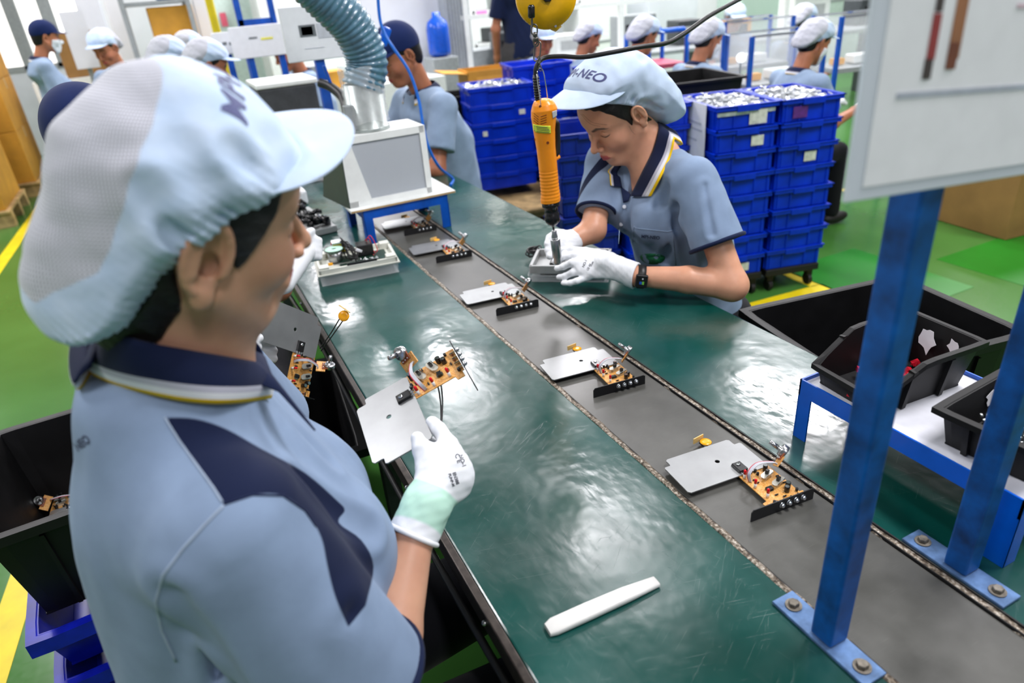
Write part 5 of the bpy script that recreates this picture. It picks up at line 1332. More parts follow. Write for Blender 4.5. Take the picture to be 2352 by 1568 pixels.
# ================================================================== WOMAN AT THE RIGHT, working with the screwdriver
OR = np.array([[-0.869, 0.0716, -0.4897], [-0.0679, -0.9974, -0.0254], [-0.4902, 0.0111, 0.8715]]); OT = np.array([1.065, 1.560, 1.175])
U_, S_, V_ = np.linalg.svd(OR); OR = U_ @ V_
oq = lambda P: hl(P, OR, OT)
ow = lambda p: hw(p, OR, OT)
o_S = np.array([1.135, 1.335, 1.035]); o_E = np.array([1.152, 1.195, .790]); o_W = gt(1462, 634, 1.74)      # her left (image right)
o_S2 = np.array([1.09, 1.665, 1.035]); o_E2 = gt(1362, 528, 1.89); o_W2 = gt(1300, 560, 1.86)
o_neck = np.array([1.165, 1.520, 1.060])
o_p0 = gt(1425, 620, 1.76); o_p1 = gt(1345, 600, 1.82)
def ow_body(P):
    Q = oq(P); d = head_d(Q)
    d = smin(d, ear_d(Q, 1, 1.0), .003); d = smin(d, ear_d(Q, -1, 1.0), .003)
    d = smin(d, cone(P, ow((-.018, 0, -.03)), o_neck, .047, .052), .028)
    d = smin(d, cone(P, ow((.012, 0, -.06)), o_neck + np.array([-.035, 0, -.02]), .036, .045), .03)
    d = smin(d, econe(P, o_neck + np.array([.0, -.06, -.07]), o_neck + np.array([.0, .06, -.07]), .062, .062, (1, 0, 0), .8), .03)
    d = smin(d, econe(P, (1.17, 1.50, .95), (1.30, 1.48, .55), .11, .12, (1, 0, 0), .8), .05)
    d = smin(d, chain(P, [o_S, o_E], [.034, .037], .02), .03)
    d = smin(d, chain(P, [o_E, o_E * .55 + o_W * .45 + np.array([0, 0, .004]), o_W, o_p0], [.0375, .034, .0245, .025], .01), .02)
    d = smin(d, chain(P, [o_S2, o_E2], [.034, .035], .02), .03)
    d = smin(d, chain(P, [o_E2, o_W2], [.034, .025], .01), .015)
    return d
owo = sdf_sparse('person', ow_body, (.74, 1.08, .50), (1.46, 1.80, 1.38), .0024, M_SKIN2, attrs=person_attrs(OR, OT), smooth=1)
tag(owo, 'person in a pale blue cap bent over the table, working under the orange screwdriver', 'person')
ohair_poly = [(.110, .16), (.106, .092), (.088, .084), (.068, .066), (.050, .036), (.030, .010), (.018, -.016), (.006, .004), (-.002, .030), (-.014, .024), (-.024, .0), (-.022, -.030), (-.030, -.060), (-.060, -.080), (-.13, -.07), (-.13, .15), (.09, .15)]
def ow_hair(P):
    Q = oq(P)
    d = np.minimum(ell(Q, (-.008, 0, .046), (.0975, .0768, .085)), head_d(Q, mouth=False) - .0028)
    d = smin(d, ell(Q, (-.045, 0, -.025), (.052, .056, .058)), .03)
    g = seg_dist(Q[..., 0], Q[..., 2], ohair_poly).astype(np.float32)
    e = -seg_dist(Q[..., 0], Q[..., 2], oc_cut); d = np.maximum(d, np.where(e > .004, inflate(Q, oc_s, .075, .098) + .004, -1))
    return smax(d + .0006 * wob(P, 90, 3), g + .0015 * np.sin(Q[..., 1] * 300), .003)
b = MB().m(M_HAIR, True)
for pp in (((.100, .004, .080), (.100, .026, .052), (.080, .050, .030), (.068, .058, .024)), ((.099, .010, .080), (.097, .034, .055), (.076, .056, .034)), ((.034, .077, .0), (.032, .074, -.016), (.026, .072, -.034))):
    b.tube([ow(p) for p in bez(pp, 8)], .00022, 5)
b.build('hair_strand', owo)
# cap: crown plus slouching back
oc_prof = [(.094, .070), (.100, .105), (.092, .136), (.066, .158), (.026, .168), (-.024, .166), (-.072, .150), (-.110, .116), (-.138, .068), (-.158, .012), (-.170, -.048), (-.166, -.096), (-.140, -.120), (-.100, -.108), (-.060, -.065), (-.03, -.01), (.04, .05)]
oc_s = [tuple(p) for p in bez(oc_prof + [oc_prof[0]], 3)][:-1]
oc_cut = [(.13, .098), (.09, .098), (.060, .086), (.032, .064), (.008, .042), (-.010, .022), (-.024, -.006), (-.038, -.036), (-.060, -.070), (-.095, -.106), (-.135, -.130), (-.20, -.15), (-.22, .25), (.16, .25), (.16, .10)]
def ocap_d(Q):
    d = inflate(Q, oc_s, .075, .098); d = smin(d, ell(Q, (-.004, 0, .070), (.100, .084, .086)), .012)
    edge = -seg_dist(Q[..., 0], Q[..., 2], oc_cut); g = np.exp(-np.maximum(edge, 0) / .014)
    s = Q[..., 0] + 1.2 * Q[..., 2]
    d = d + .0022 * g * np.sin(s * 6.283 / .014) * (Q[..., 0] < .03)
    # creases fanning from above the ear towards the back
    for (a_, b__, w, am) in (((-.005, .075, .055), (-.13, .06, .02), .010, .010), ((-.015, .08, .030), (-.14, .05, -.03), .010, .010), ((.03, .075, .075), (-.08, .07, .115), .010, .008), ((-.03, .08, .005), (-.13, .06, -.065), .008, .008)):
        c = cone(Q, a_, b__, 0, 0); d = d + am * .55 * np.exp(-(c / w) ** 2) - am * .3 * np.exp(-((c - w * 2) / w) ** 2)
    d = d - .0022 * wob(Q, 11, 4)
    return smax(d, -edge.astype(np.float32), .004)
oh = sdf_sparse('hair', ow_hair, (.92, 1.42, 1.03), (1.26, 1.70, 1.38), .0024, M_HAIR, owo)
ocap = sdf_sparse('cap', lambda P: ocap_d(oq(P)), (.90, 1.38, 1.02), (1.38, 1.72, 1.44), .0026, M_CAPB, owo)
visor(OR, OT, dict(cx=.000, ax=.090, ay=.089, z=.141, zc=-.052, reach=.082, rise=.16, droop=.026, ang=94), M_CAPB, ocap)
cap_text(OR, OT, ocap, 'MPI-NEO', .034, c=(.050, .002, .163), nrm=(.42, 0, .90))
# polo shirt
ou, ov = np.array([-.30, -.04, .953]), np.array([1, 0, 0])
o_secs = [(.0, 0, 0, .125, .155), (.14, .0, 0, .120, .152), (.26, .0, 0, .120, .160), (.36, .0, 0, .118, .170), (.44, .0, 0, .105, .172), (.49, .0, 0, .088, .150), (.53, 0, 0, .074, .110), (.56, 0, .005, .066, .075)]
o_sl = o_S * .40 + o_E * .60; o_sl2 = o_S2 * .24 + o_E2 * .76
def ow_shirt(P):
    d = loft(P, o_secs, axis=ou, u=(1, 0, .3), o=(1.318, 1.505, .52), p=2.3)
    d = smin(d, cone(P, o_neck + np.array([.0, -.03, -.035]), o_S + np.array([-.005, .012, -.010]), .052, .055), .04)
    d = smin(d, cone(P, o_neck + np.array([.0, .03, -.035]), o_S2 + np.array([-.005, -.012, -.010]), .052, .055), .04)
    d = smin(d, ell(P, (1.095, 1.435, .92), (.06, .065, .065)), .05); d = smin(d, ell(P, (1.09, 1.57, .92), (.06, .065, .065)), .05)
    n_ = _n(o_E - o_S); s1 = smax(cone(P, o_S, o_E, .056, .074), plane(P, o_sl, n_), .004)
    d = smin(d, s1, .018)
    n2 = _n(o_E2 - o_S2); s2 = smax(cone(P, o_S2, o_E2, .054, .058), plane(P, o_sl2, n2), .004)
    d = smin(d, s2, .018)
    for (a_, b__, w, am) in (((1.08, 1.36, 1.02), (1.06, 1.47, .86), .012, .013), ((1.09, 1.33, .98), (1.12, 1.42, .80), .013, .016), ((1.10, 1.60, .99), (1.07, 1.52, .84), .012, .013), ((1.16, 1.30, 1.0), (1.20, 1.26, .90), .009, .010), ((1.03, 1.50, .98), (1.09, 1.48, .78), .012, .009), ((1.10, 1.34, .93), (1.16, 1.36, .76), .012, .014), ((1.12, 1.28, 1.03), (1.10, 1.22, .93), .008, .008)):
        c = cone(P, a_, b__, 0, 0); d = d + am * .55 * np.exp(-(c / w) ** 2) - am * .3 * np.exp(-((c - w * 2) / w) ** 2)
    d = d + .0014 * wob(P, 8, 6)
    d = smax(d, -cone(P, o_neck + np.array([-.006, 0, -.012]), ow((-.005, 0, -.05)), .055, .060), .005)
    d = smax(d, -cone(P, o_neck + np.array([-.06, 0, -.02]), o_neck + np.array([-.085, .0, -.085]), .030, .010), .005)     # open V
    return d
# navy panel over her right shoulder
def ow_panel(P):
    return np.where(P[..., 1] > 1.56, .012 - np.abs((P[..., 1] - 1.615) + (P[..., 2] - .98) * .10), -.05)
osh = sdf_sparse('polo_shirt', ow_shirt, (.90, 1.08, .46), (1.50, 1.84, 1.16), .0030, M_SHIRT, owo, attrs={'panel': ow_panel})
ring_tube(o_sl, o_E - o_S, .0675, .0055, M_NAVY, 'sleeve_hem', osh); ring_tube(o_sl2, o_E2 - o_S2, .0555, .0050, M_NAVY, 'sleeve_hem', osh)
bvo = [bvh_of(osh), bvh_of(owo)]
ob = [on(bvo, u, v, .005, d) for u, v, d in [(1548, 322, 1.75), (1540, 360, 1.72), (1520, 405, 1.69), (1497, 450, 1.67)]]
ot = [on(bvo, u, v, .005, d) for u, v, d in [(1512, 300, 1.74), (1500, 345, 1.72), (1478, 392, 1.69), (1450, 450, 1.67)]]
ob2 = [on(bvo[:1], u, v, .005, d) for u, v, d in [(1406, 384, 1.80), (1402, 403, 1.78), (1404, 426, 1.77)]]
ot2 = [on(bvo[:1], u, v, .005, d) for u, v, d in [(1424, 388, 1.78), (1426, 408, 1.77), (1430, 430, 1.75)]]
back_b = [ob[0] + np.array([.03, .05, -.005]), np.array([1.248, 1.53, 1.070]), np.array([1.205, 1.61, 1.070])]
back_t = [ot[0] + np.array([.03, .045, .01]), np.array([1.215, 1.525, 1.115]), np.array([1.18, 1.585, 1.10])]
collar_mesh(ot[::-1] + back_t + [ot2[0]] + ot2[1:], ob[::-1] + back_b + [ob2[0]] + ob2[1:], osh, center=(1.14, 1.505, 1.08), bulge=.004)
def on_quad(pts, mt, name, parent, th=.002, off=.003, nu=8):
    """patch lying on the shirt: 4 pixel corners"""
    (a, b_, c, d) = [np.array(p, float) for p in pts]; G = []
    for i in range(nu):
        s = i / (nu - 1); l = a + (b_ - a) * s; r = d + (c - d) * s
        G.append([on(bvo[:1], *(l + (r - l) * t), off, 1.7) for t in np.linspace(0, 1, nu)])
    return MB().m(mt, True).grid(np.array(G), th).build(name, parent)
on_quad([(1426, 428), (1449, 446), (1444, 462), (1432, 466)], M_NAVY, 'placket', osh)
M_BTN = mat('pale button', (206, 212, 222), 0.3)
for (u, v) in ((1434, 475), (1427, 515)):
    p = on(bvo[:1], u, v, .002, 1.7); r = _n(ray(u, v)); MB().m(M_BTN, True).lathe([(.0052, 0), (.0056, .001), (.004, .002)], p, p - r, n=18).build('button', osh)
# chest pocket: outline seams plus lettering and badge
def on_tube(pts, rr, mt, name, parent, off=.001):
    P = []
    for a, b_ in zip(pts, pts[1:]):
        for t in np.linspace(0, 1, 8)[:-1]: P.append(on(bvo[:1], a[0] + (b_[0] - a[0]) * t, a[1] + (b_[1] - a[1]) * t, off, 1.7))
    P.append(on(bvo[:1], *pts[-1], off, 1.7)); return MB().m(mt, True).tube(P, rr, 6).build(name, parent)
pk = on_tube([(1456, 520), (1462, 524), (1535, 532), (1544, 529), (1552, 612)], .0013, M_SHIRTP, 'chest_pocket', osh); on_tube([(1456, 520), (1452, 560), (1470, 604)], .0011, M_SHIRTP, 'pocket_seam', pk)
on_tube([(1432, 470), (1424, 500), (1421, 560)], .0009, M_SHIRTP, 'placket_seam', osh)
def view_text(body, u, v, size, rot, mt, name, parent, target, off=.0009, spacing=1.0):
    o_ = gt(u, v, 1.2); vd = _n(ray(u, v)); xd = RW @ np.array([math.cos(rot), math.sin(rot), 0]); yd = RW @ np.array([math.sin(rot), -math.cos(rot), 0])
    M4 = Matrix(((xd[0], yd[0], -vd[0], o_[0]), (xd[1], yd[1], -vd[1], o_[1]), (xd[2], yd[2], -vd[2], o_[2]), (0, 0, 0, 1)))
    o = text_part(name, body, size, mt, parent, M4, thick=0, bold=size * .02, spacing=spacing)
    bm = bmesh.new(); bm.from_mesh(o.data); bmesh.ops.triangulate(bm, faces=bm.faces); bm.to_mesh(o.data); bm.free()
    project_on(o, target, Vector(vd.tolist()), off); return o
for vv in ():
    pass
view_text('MPI-NEO', 1494, 545, .0125, .09, M_INKD, 'pocket_lettering', osh, osh, .0016)
M_BADGE = mat('green embroidered badge', (12, 104, 62), 0.7, var=0.25, vscale=90)
def on_disc(u, v, a, b_, rot, mt, name, parent, target_b, off=.0012, n=28, half=False):
    G = []
    for k in range(n + 1):
        th = 2 * math.pi * k / n; row = []
        for s in (0.02, .5, 1.0):
            x, y = a * s * math.cos(th), b_ * s * math.sin(th)
            if half and y < 0: y *= .45
            row.append(on(target_b, u + x * math.cos(rot) - y * math.sin(rot), v + x * math.sin(rot) + y * math.cos(rot), off, 1.7))
        G.append(row)
    return MB().m(mt, True).grid(np.array(G), .0006).build(name, parent)
on_disc(1499, 590, 29, 17, .05, M_BADGE, 'badge', osh, bvo[:1], half=True)
def ow_tr(P):
    d = loft(P, [(.42, 1.34, 1.50, .15, .17), (.52, 1.34, 1.50, .145, .175), (.62, 1.31, 1.505, .120, .155)], p=2.4)
    for y in (1.40, 1.60): d = smin(d, chain(P, [(1.30, y, .50), (.92, y, .52), (.90, y, .12)], [.085, .064, .048], .02), .04)
    return d
sdf_sparse('trousers', ow_tr, (.78, 1.24, .02), (1.54, 1.74, .70), .0065, M_BLACKC, owo)
b = MB().m(M_BLACKM, True)
for y in (1.40, 1.60): b.sphere((.865, y, .045), 0.05, 16, scale=(1.9, .9, .85))
b.build('shoe', owo)
# gloves: left hand (image right, printed back) and right hand behind the bit
def fing(pts): return [gt(*p) for p in pts]
og_th = fing([(1385, 585, 1.80), (1345, 577, 1.82), (1312, 573, 1.825), (1290, 574, 1.83)])
og_f = [(fing([(1352, 590, 1.80), (1318, 586, 1.81), (1295, 590, 1.815), (1281, 595, 1.82)]), 1.05), (fing([(1345, 604, 1.80), (1312, 604, 1.80), (1294, 612, 1.81), (1279, 616, 1.82)]), 1.1),
        (fing([(1345, 620, 1.80), (1315, 626, 1.80), (1298, 634, 1.81), (1284, 636, 1.82)]), 1.05), (fing([(1352, 636, 1.79), (1326, 645, 1.79), (1310, 650, 1.80), (1294, 650, 1.81)]), .95)]
o_ax = _n(gt(1345, 608, 1.80) - o_W)
def ow_glove(P):
    vn = RW @ _n([.05, -.35, -.93])
    d = hand_d(P, gt(1425, 618, 1.765), gt(1352, 608, 1.80), vn, (1, 0, 0), og_f, og_th, r=.0088, pr=.036, k=.007)
    d = smin(d, ell(P, gt(1392, 600, 1.775), (.032, .032, .026)), .015)
    d = smin(d, cone(P, o_W, gt(1420, 616, 1.765), .0345, .031), .012)
    d = d + .0006 * wob(P, 45, 2)
    d = smax(d, -plane(P, o_W, o_ax), .003); return smax(d, -cone(P, o_W - o_ax * .03, o_W + o_ax * .012, .029, .028), .002)
og = sdf_sparse('glove', ow_glove, (.72, 1.22, .72), (1.06, 1.62, .96), .0018, M_GLOVE, owo, attrs={'panel': lambda P: P[..., 0] * 0 - 1})
for (txt, u, v, s, rot) in (('NO-1', 1343, 605, .011, -1.15), ('CE 4X', 1353, 613, .009, -1.15), ('EN388', 1360, 606, .006, -1.15)): view_text(txt, u, v, s * .8, rot, M_INK, 'glove_print', og, og, .0006)
r_f = [(fing([(1298, 545, 1.87), (1278, 535, 1.86), (1262, 545, 1.85), (1256, 560, 1.84)]), 1.1), (fing([(1292, 560, 1.86), (1268, 560, 1.85), (1258, 575, 1.84)]), 1.1), (fing([(1296, 575, 1.85), (1278, 584, 1.84), (1262, 588, 1.835)]), 1.05), (fing([(1302, 580, 1.84), (1292, 592, 1.83), (1274, 600, 1.825)]), .95)]
r_th = fing([(1310, 555, 1.85), (1306, 572, 1.835), (1298, 583, 1.825)])
def ow_glove2(P):
    d = hand_d(P, o_W2, gt(1285, 555, 1.86), RW @ _n([-.2, -.4, -.9]), (1, 0, 0), r_f, r_th, r=.0092, pr=.034, k=.009)
    d = smin(d, econe(P, o_W2 * .8 + o_E2 * .2, o_W2, .033, .033, RW @ _n([-.2, -.4, -.9]), .9), .01)
    return d + .0006 * wob(P, 45, 3)
sdf_sparse('glove', ow_glove2, (.74, 1.44, .80), (1.00, 1.74, 1.04), .0020, M_GLOVE, owo, attrs={'panel': lambda P: P[..., 0] * 0 - 1})
# watch on her left wrist
wc = gt(1458, 640, 1.715); wr_ax = _n(o_E - o_W); wcen = o_W + wr_ax * .012
b = MB().m(M_RUBBER, True); u_ = _n(np.cross(wr_ax, (0, 0, 1))); w_ = np.cross(wr_ax, u_)
Gw = [[wcen + (u_ * math.cos(a) + w_ * math.sin(a)) * r_ + wr_ax * t for (r_, t) in ((.0285, -.010), (.0305, -.009), (.0305, .009), (.0285, .010))] for a in np.linspace(0, 2 * math.pi, 33)]
wt = b.grid(np.array(Gw)).build('wristwatch', owo, 'black square wristwatch')
vdir = _n(-ray(1458, 645)); fdir = _n(vdir - wr_ax * (vdir @ wr_ax)); fdir = _n(fdir + np.array([0, 0, -.35])); fdir = _n(fdir - wr_ax * (fdir @ wr_ax))
Mw = frame(wcen + fdir * .031, wr_ax, np.cross(fdir, wr_ax))
MB().m(M_RUBBER).box((0, 0, .002), (.030, .034, .010), bev=.003, seg=3).build('watch_case', wt, M=Mw)
MB().m(M_SHINYB).box((0, 0, .0072), (.025, .029, .0006)).m(mat('lit blue screen', (40, 90, 190), .3)).box((-.002, -.003, .0078), (.006, .007, .0005)).m(mat('lit green screen', (120, 200, 70), .3)).box((.004, -.003, .0078), (.005, .008, .0005)).m(M_WHITEP).cyl((.002, .008, .0076), (.002, .008, .0080), .002, n=10).build('watch_screen', wt, M=Mw)
# small tattoo
tq = bvh_of(owo)
def tat(pts):
    P = [on([tq], u, v, .0003, 1.65) for u, v in pts]; return P
b = MB().m(M_INKD, True)
b.tube(bez(tat([(1606, 582), (1609, 592), (1613, 598), (1611, 606)]), 5), .0005, 5).tube(bez(tat([(1613, 584), (1617, 592), (1619, 600), (1614, 604)]), 5), .0005, 5).tube(bez(tat([(1605, 596), (1610, 600), (1618, 602)]), 5), .0005, 5)
b.build('tattoo', owo)
# earring
MB().m(M_CHROME, True).sphere(ow((-.018, .082, .022)), .0022, 8).build('ear_stud', owo)
rebase(owo)
st_ = empty('stool', (1.34, 1.50, 0), 0, 'round grey work stool under the woman at the right', 'stool')
MB().m(M_DGREY).cyl((0, 0, .36), (0, 0, .405), .17, n=32).build('seat', st_)
for k in range(4): a = math.pi / 4 + k * math.pi / 2; MB().m(M_STEEL).cyl((.11 * math.cos(a), .11 * math.sin(a), .37), (.18 * math.cos(a), .18 * math.sin(a), 0), .012).build('leg', st_)
# ================================================================== HANGING SCREWDRIVER, REEL, DEVICES, HOOD
M_ORANGE = mat('orange tool plastic', (255, 150, 18), 0.36, var=0.03, coat=0.25)
M_YELR = mat('yellow painted reel', (238, 180, 6), 0.35, var=0.06, vscale=25)
M_YLAB = mat('yellow green label', (214, 232, 60), 0.5, var=0.02)
YD = 1.44
def ap(u, v, y=YD): return np.array(aty(u, v, y))
top_, bot_ = ap(1240, 232), ap(1266, 462)
sd = empty('electric_screwdriver', tuple(ap(1268, 606)), 0, 'orange electric screwdriver hanging by a wire bail above the hands of the right-hand woman', 'screwdriver')
ax_ = Vector((bot_ - top_).tolist()).normalized(); Ld = float(np.linalg.norm(bot_ - top_))
# local frame: x to the viewer's right, y towards the viewer, z up along the tool
vx = Vector(RW[:, 0].tolist()); zz = -ax_; xx = (vx - zz * vx.dot(zz)).normalized(); yy = zz.cross(xx)
MD = Matrix((xx, yy, zz)).transposed().to_4x4(); MD.translation = Vector(bot_.tolist())
pxm = (aty(1280, 350, YD)[0] - aty(1230, 350, YD)[0]) / 50.0 * 1.04      # metres per pixel at the tool
def prof_x(v): # half widths measured in the photo: (v, left, right)
    pass
rows = [(462, 1241, 1287), (452, 1241, 1287), (445, 1242, 1286), (430, 1241, 1284), (372, 1236, 1279), (340, 1232, 1276), (300, 1225, 1275), (265, 1219, 1278), (250, 1219, 1280), (238, 1222, 1274), (230, 1226, 1266), (227, 1232, 1258)]
G = []
inv = MD.inverted()
for k, (v, ul, ur) in enumerate(rows):
    l = inv @ Vector(ap(ul, v)); r = inv @ Vector(ap(ur, v)); z = (l.z + r.z) / 2; cx = (l.x + r.x) / 2; hx = (r.x - l.x) / 2
    rows[k] = (z, cx, hx)
rows_i = []
zs = [r_[0] for r_ in rows]
for z in np.concatenate([np.linspace(zs[0], zs[-1], 150)]):
    cx = float(np.interp(z, zs, [r_[1] for r_ in rows])); hx = float(np.interp(z, zs, [r_[2] for r_ in rows]))
    zr = z - zs[2]
    if .006 < z < .078: hx *= 1 + .035 * max(0, math.sin((z - .006) * 6.283 / .0082)) - .015
    rows_i.append((z, cx, hx))
for z, cx, hx in rows_i:
    G.append([(cx + hx * math.copysign(abs(math.cos(a)) ** .85, math.cos(a)), hx * .92 * math.copysign(abs(math.sin(a)) ** .85, math.sin(a)), z) for a in np.linspace(0, 2 * math.pi, 41)])
b = MB().m(M_ORANGE, True).grid(np.array(G)); 
for row in (G[0], G[-1]):
    f = b.bm.faces.new([b.bm.verts.new(p) for p in row[:-1]]); f.material_index = 0
body = b.build('tool_body', sd, M=sd.matrix_world.inverted() @ MD if False else Matrix.Translation(-sd.location) @ MD)
TS = Matrix.Translation(-sd.location) @ MD
def lp(u, v, y=YD): return inv @ Vector(ap(u, v, y))
p = lp(1282, 300); MB().m(M_RUBBER, True).tube([lp(1274, 275), lp(1280, 284), lp(1281, 320), lp(1281, 350), lp(1276, 357)], .0064, 12).build('switch_lever', sd, M=TS)
p0 = lp(1278, 362); MB().m(M_ORANGE, True).tube([lp(1268, 372), lp(1277, 363), lp(1284, 358)], .006, 10).build('lever_guard', body, M=TS)
# label, tape; vents and screw holes drawn as dark shade
def fy(x, z):   # front surface of the body (towards the viewer is -y in this frame? computed from the camera)
    return None
cdir = inv.to_3x3() @ Vector((-ray(1255, 340)).tolist()); sgn = 1 if cdir.y > 0 else -1
def fpt(u, v, off=.0006):
    q = lp(u, v); z = q.z; cx = float(np.interp(z, zs, [r_[1] for r_ in rows])); hx = float(np.interp(z, zs, [r_[2] for r_ in rows])); t = max(-1, min(1, (q.x - cx) / hx))
    a = math.acos(math.copysign(abs(t) ** (1 / .85), t)); return Vector((q.x, sgn * (hx * .92 * abs(math.sin(a)) ** .85 + off), z))
def fgrid(c, mt, name, parent, nu=8, off=.0008):
    G = [[fpt(c[0][0] + (c[1][0] - c[0][0]) * i / (nu - 1) + ((c[3][0] - c[0][0]) + (c[2][0] - c[3][0] - c[1][0] + c[0][0]) * i / (nu - 1)) * j / (nu - 1), c[0][1] + (c[1][1] - c[0][1]) * i / (nu - 1) + ((c[3][1] - c[0][1]) + (c[2][1] - c[3][1] - c[1][1] + c[0][1]) * i / (nu - 1)) * j / (nu - 1), off) for j in range(nu)] for i in range(nu)]
    return MB().m(mt, True).grid(np.array([[tuple(p) for p in r_] for r_ in G]), .0004).build(name, parent, M=TS)
lab = fgrid([(1224, 284), (1263, 282), (1264, 300), (1225, 302)], M_YLAB, 'yellow_label', body)
for k, (v, w_) in enumerate(((287, 30), (290.5, 34), (294, 36), (298, 34))):
    fgrid([(1226, v), (1226 + w_, v - 1), (1226 + w_, v), (1226, v + 1)], M_INK, 'label_line', lab, 5, .0014)
fgrid([(1266, 249), (1276, 246), (1278, 261), (1268, 265)], mat('grey white tape', (206, 210, 216), .5), 'tape_label', body)
M_ORSHADE = mat('dark orange recess', (120, 52, 6), 0.7)  # shade inside vents and screw holes, put on as darker orange
b = MB().m(M_ORSHADE)
for k in range(4):
    v = 258 + 5.7 * k
    b.tube([fpt(1226, v, .0004), fpt(1236, v + 6, .0004)], .00085, 6).tube([fpt(1241, v + 5, .0002), fpt(1254, v - 1, .0002)], .00085, 6)
b.build('vent_slots', body, M=TS)
b = MB().m(M_ORSHADE, True)
for (u, v, r_) in ((1257, 322, .0032), (1229, 321, .0026), (1240, 240, .003)): q = fpt(u, v, .0); b.lathe([(r_, 0), (r_, .0008)], q, q + Vector((0, sgn, 0)), n=14)
b.build('screw_recess', body, M=TS)
# black nose, chuck and bit with socket
A0 = Vector((rows[0][1], 0, 0)) ; z0 = zs[0]
prof = [(.0215, z0), (.0215, z0 - .012), (.0165, z0 - .016), (.0165, z0 - .030), (.0185, z0 - .032), (.0190, z0 - .048), (.0165, z0 - .054), (.0105, z0 - .060)]
b = MB().m(M_SHINYB, True).lathe([(r_, z0 - z) for r_, z in prof], A0 + Vector((0, 0, z0)), A0 + Vector((0, 0, z0 - 1)), n=32); b.build('nose_collar', sd, M=TS)
b = MB().m(M_STEEL, True).lathe([(.0072, 0), (.0072, .004), (.0045, .0045), (.0045, .006)], A0 + Vector((0, 0, z0 - .059)), A0 + Vector((0, 0, -1)), n=18); b.build('chuck', sd, M=TS)
zb_ = z0 - .065; tipz = (inv @ Vector(ap(1271, 607))).z
b = MB().m(M_SHINYB, True).lathe([(.0026, 0), (.0026, .012)], A0 + Vector((0, 0, zb_)), A0 + Vector((0, 0, -1)), n=12)
b.m(M_STEEL, True).lathe([(.0045, .010), (.0062, .012), (.0062, .020), (.0078, .026), (.0078, .034)], A0 + Vector((.0005, 0, zb_)), A0 + Vector((.0005, 0, -1)), n=20)
Lb = zb_ - tipz
b.lathe([(.0115, .034), (.0120, .035), (.0120, Lb - .018), (.0098, Lb - .014), (.0098, Lb - .002), (.0088, Lb)], A0 + Vector((.001, 0, zb_)), A0 + Vector((.001, 0, -1)), n=28); b.build('socket_bit', sd, M=TS)
# cord boot, cord and wire bail
b = MB().m(M_RUBBER, True); bp0, bp1 = lp(1236, 232), lp(1230, 172)
b.tube([bp0, bp0 * .5 + bp1 * .5 + Vector((-.0005, 0, 0)), bp1], .0062, 12)
for k in range(9):
    q = bp0 + (bp1 - bp0) * (.06 + .1 * k); b.lathe([(.0078, 0), (.0078, .0026)], q, q + (bp1 - bp0), n=14)
b.build('cord_boot', sd, M=TS)
cord = [(1230, 176, YD), (1231, 158, YD), (1238, 142, YD), (1254, 132, YD), (1290, 129, YD - .02), (1340, 131, YD - .05), (1400, 121, YD - .08), (1470, 108, YD - .10), (1530, 99, YD - .10), (1570, 78, YD - .09), (1630, 36, YD - .05), (1690, 3, YD), (1740, -25, YD + .03), (1800, -50, YD + .06)]
b = MB().m(M_RUBBER, True).tube([Vector(aty(u, v, y)) - sd.location for u, v, y in cord][:1] + [Vector(p) - sd.location for p in bez([aty(*c) for c in cord], 8)], .0052, 12); b.build('power_cord', sd)
bail = bez([lp(1242, 248) + Vector((0, sgn * .023, 0)), lp(1240, 225) + Vector((0, sgn * .022, 0)), lp(1233, 175) + Vector((0, sgn * .010, 0)), lp(1236, 158), lp(1246, 160), lp(1252, 185) + Vector((0, 0, 0)), lp(1258, 226) + Vector((0, -sgn * .012, 0)), lp(1257, 240) + Vector((0, -sgn * .015, 0))], 6)
MB().m(M_CHROME, True).tube([Vector(p) for p in bail], .0011, 8).build('wire_bail', sd, M=TS)
# balancer reel overhead with rope, swivel and chain
rl = empty('spring_balancer', tuple(aty(1258, 5, YD)), 0, 'yellow spring balancer reel at the top holding the screwdriver by a chain', 'balancer')
cr = Vector(aty(1255, -8, YD)); facing = Vector((-_n(ray(1255, 0))).tolist()); facing = (facing + Vector((.12, 0, 0))).normalized()
RL = Matrix.Translation(-rl.location)
def facedisc(prof, mt, name, parent, c=cr, n=48): return MB().m(mt, True).lathe(prof, c, c + facing, n=n).build(name, parent, M=RL)
rr_ = float(np.linalg.norm(aty(1315, -8, YD) - aty(1255, -8, YD))) * 1.0
cs = facedisc([(rr_ * .96, -.030), (rr_ * 1.0, -.028), (rr_ * 1.0, .000), (rr_ * .96, .003), (rr_ * .93, .003), (rr_ * .90, .009), (rr_ * .5, .014), (rr_ * .2, .015)], M_YELR, 'reel_housing', rl)
facedisc([(.011, .013), (.012, .022), (.009, .025)], M_SHINYB, 'hub_bolt', rl, n=8)
MB().m(mat('dark grey drum', (70, 72, 70), .4, .5), True).lathe([(rr_ * .80, -.024), (rr_ * .84, -.018), (rr_ * .80, -.012), (rr_ * .84, -.006), (rr_ * .80, .0)], cr + Vector(aty(1222, 20, YD)) * 0 + (Vector(aty(1248, 2, YD)) - cr), cr + (Vector(aty(1248, 2, YD)) - cr) + facing, n=40).build('rope_drum', rl, M=RL)
MB().m(M_YELR, True).tube([Vector(aty(1262, 55, YD)), Vector(aty(1276, 62, YD)), Vector(aty(1282, 55, YD))], .010, 10).build('lug', cs, M=RL)
e = Vector(aty(1276, 60, YD - .012)); MB().m(M_STEEL, True).lathe([(.0025, 0), (.0028, .002)], e, e + facing, n=12).build('lug_pin', cs, M=RL)
MB().m(M_SHINYB, True).lathe([(.0055, 0), (.0075, .003), (.0075, .022), (.005, .026)], aty(1221, 42, YD - .02), aty(1220, 0, YD - .02), n=16).build('rope_stop', rl, M=RL)
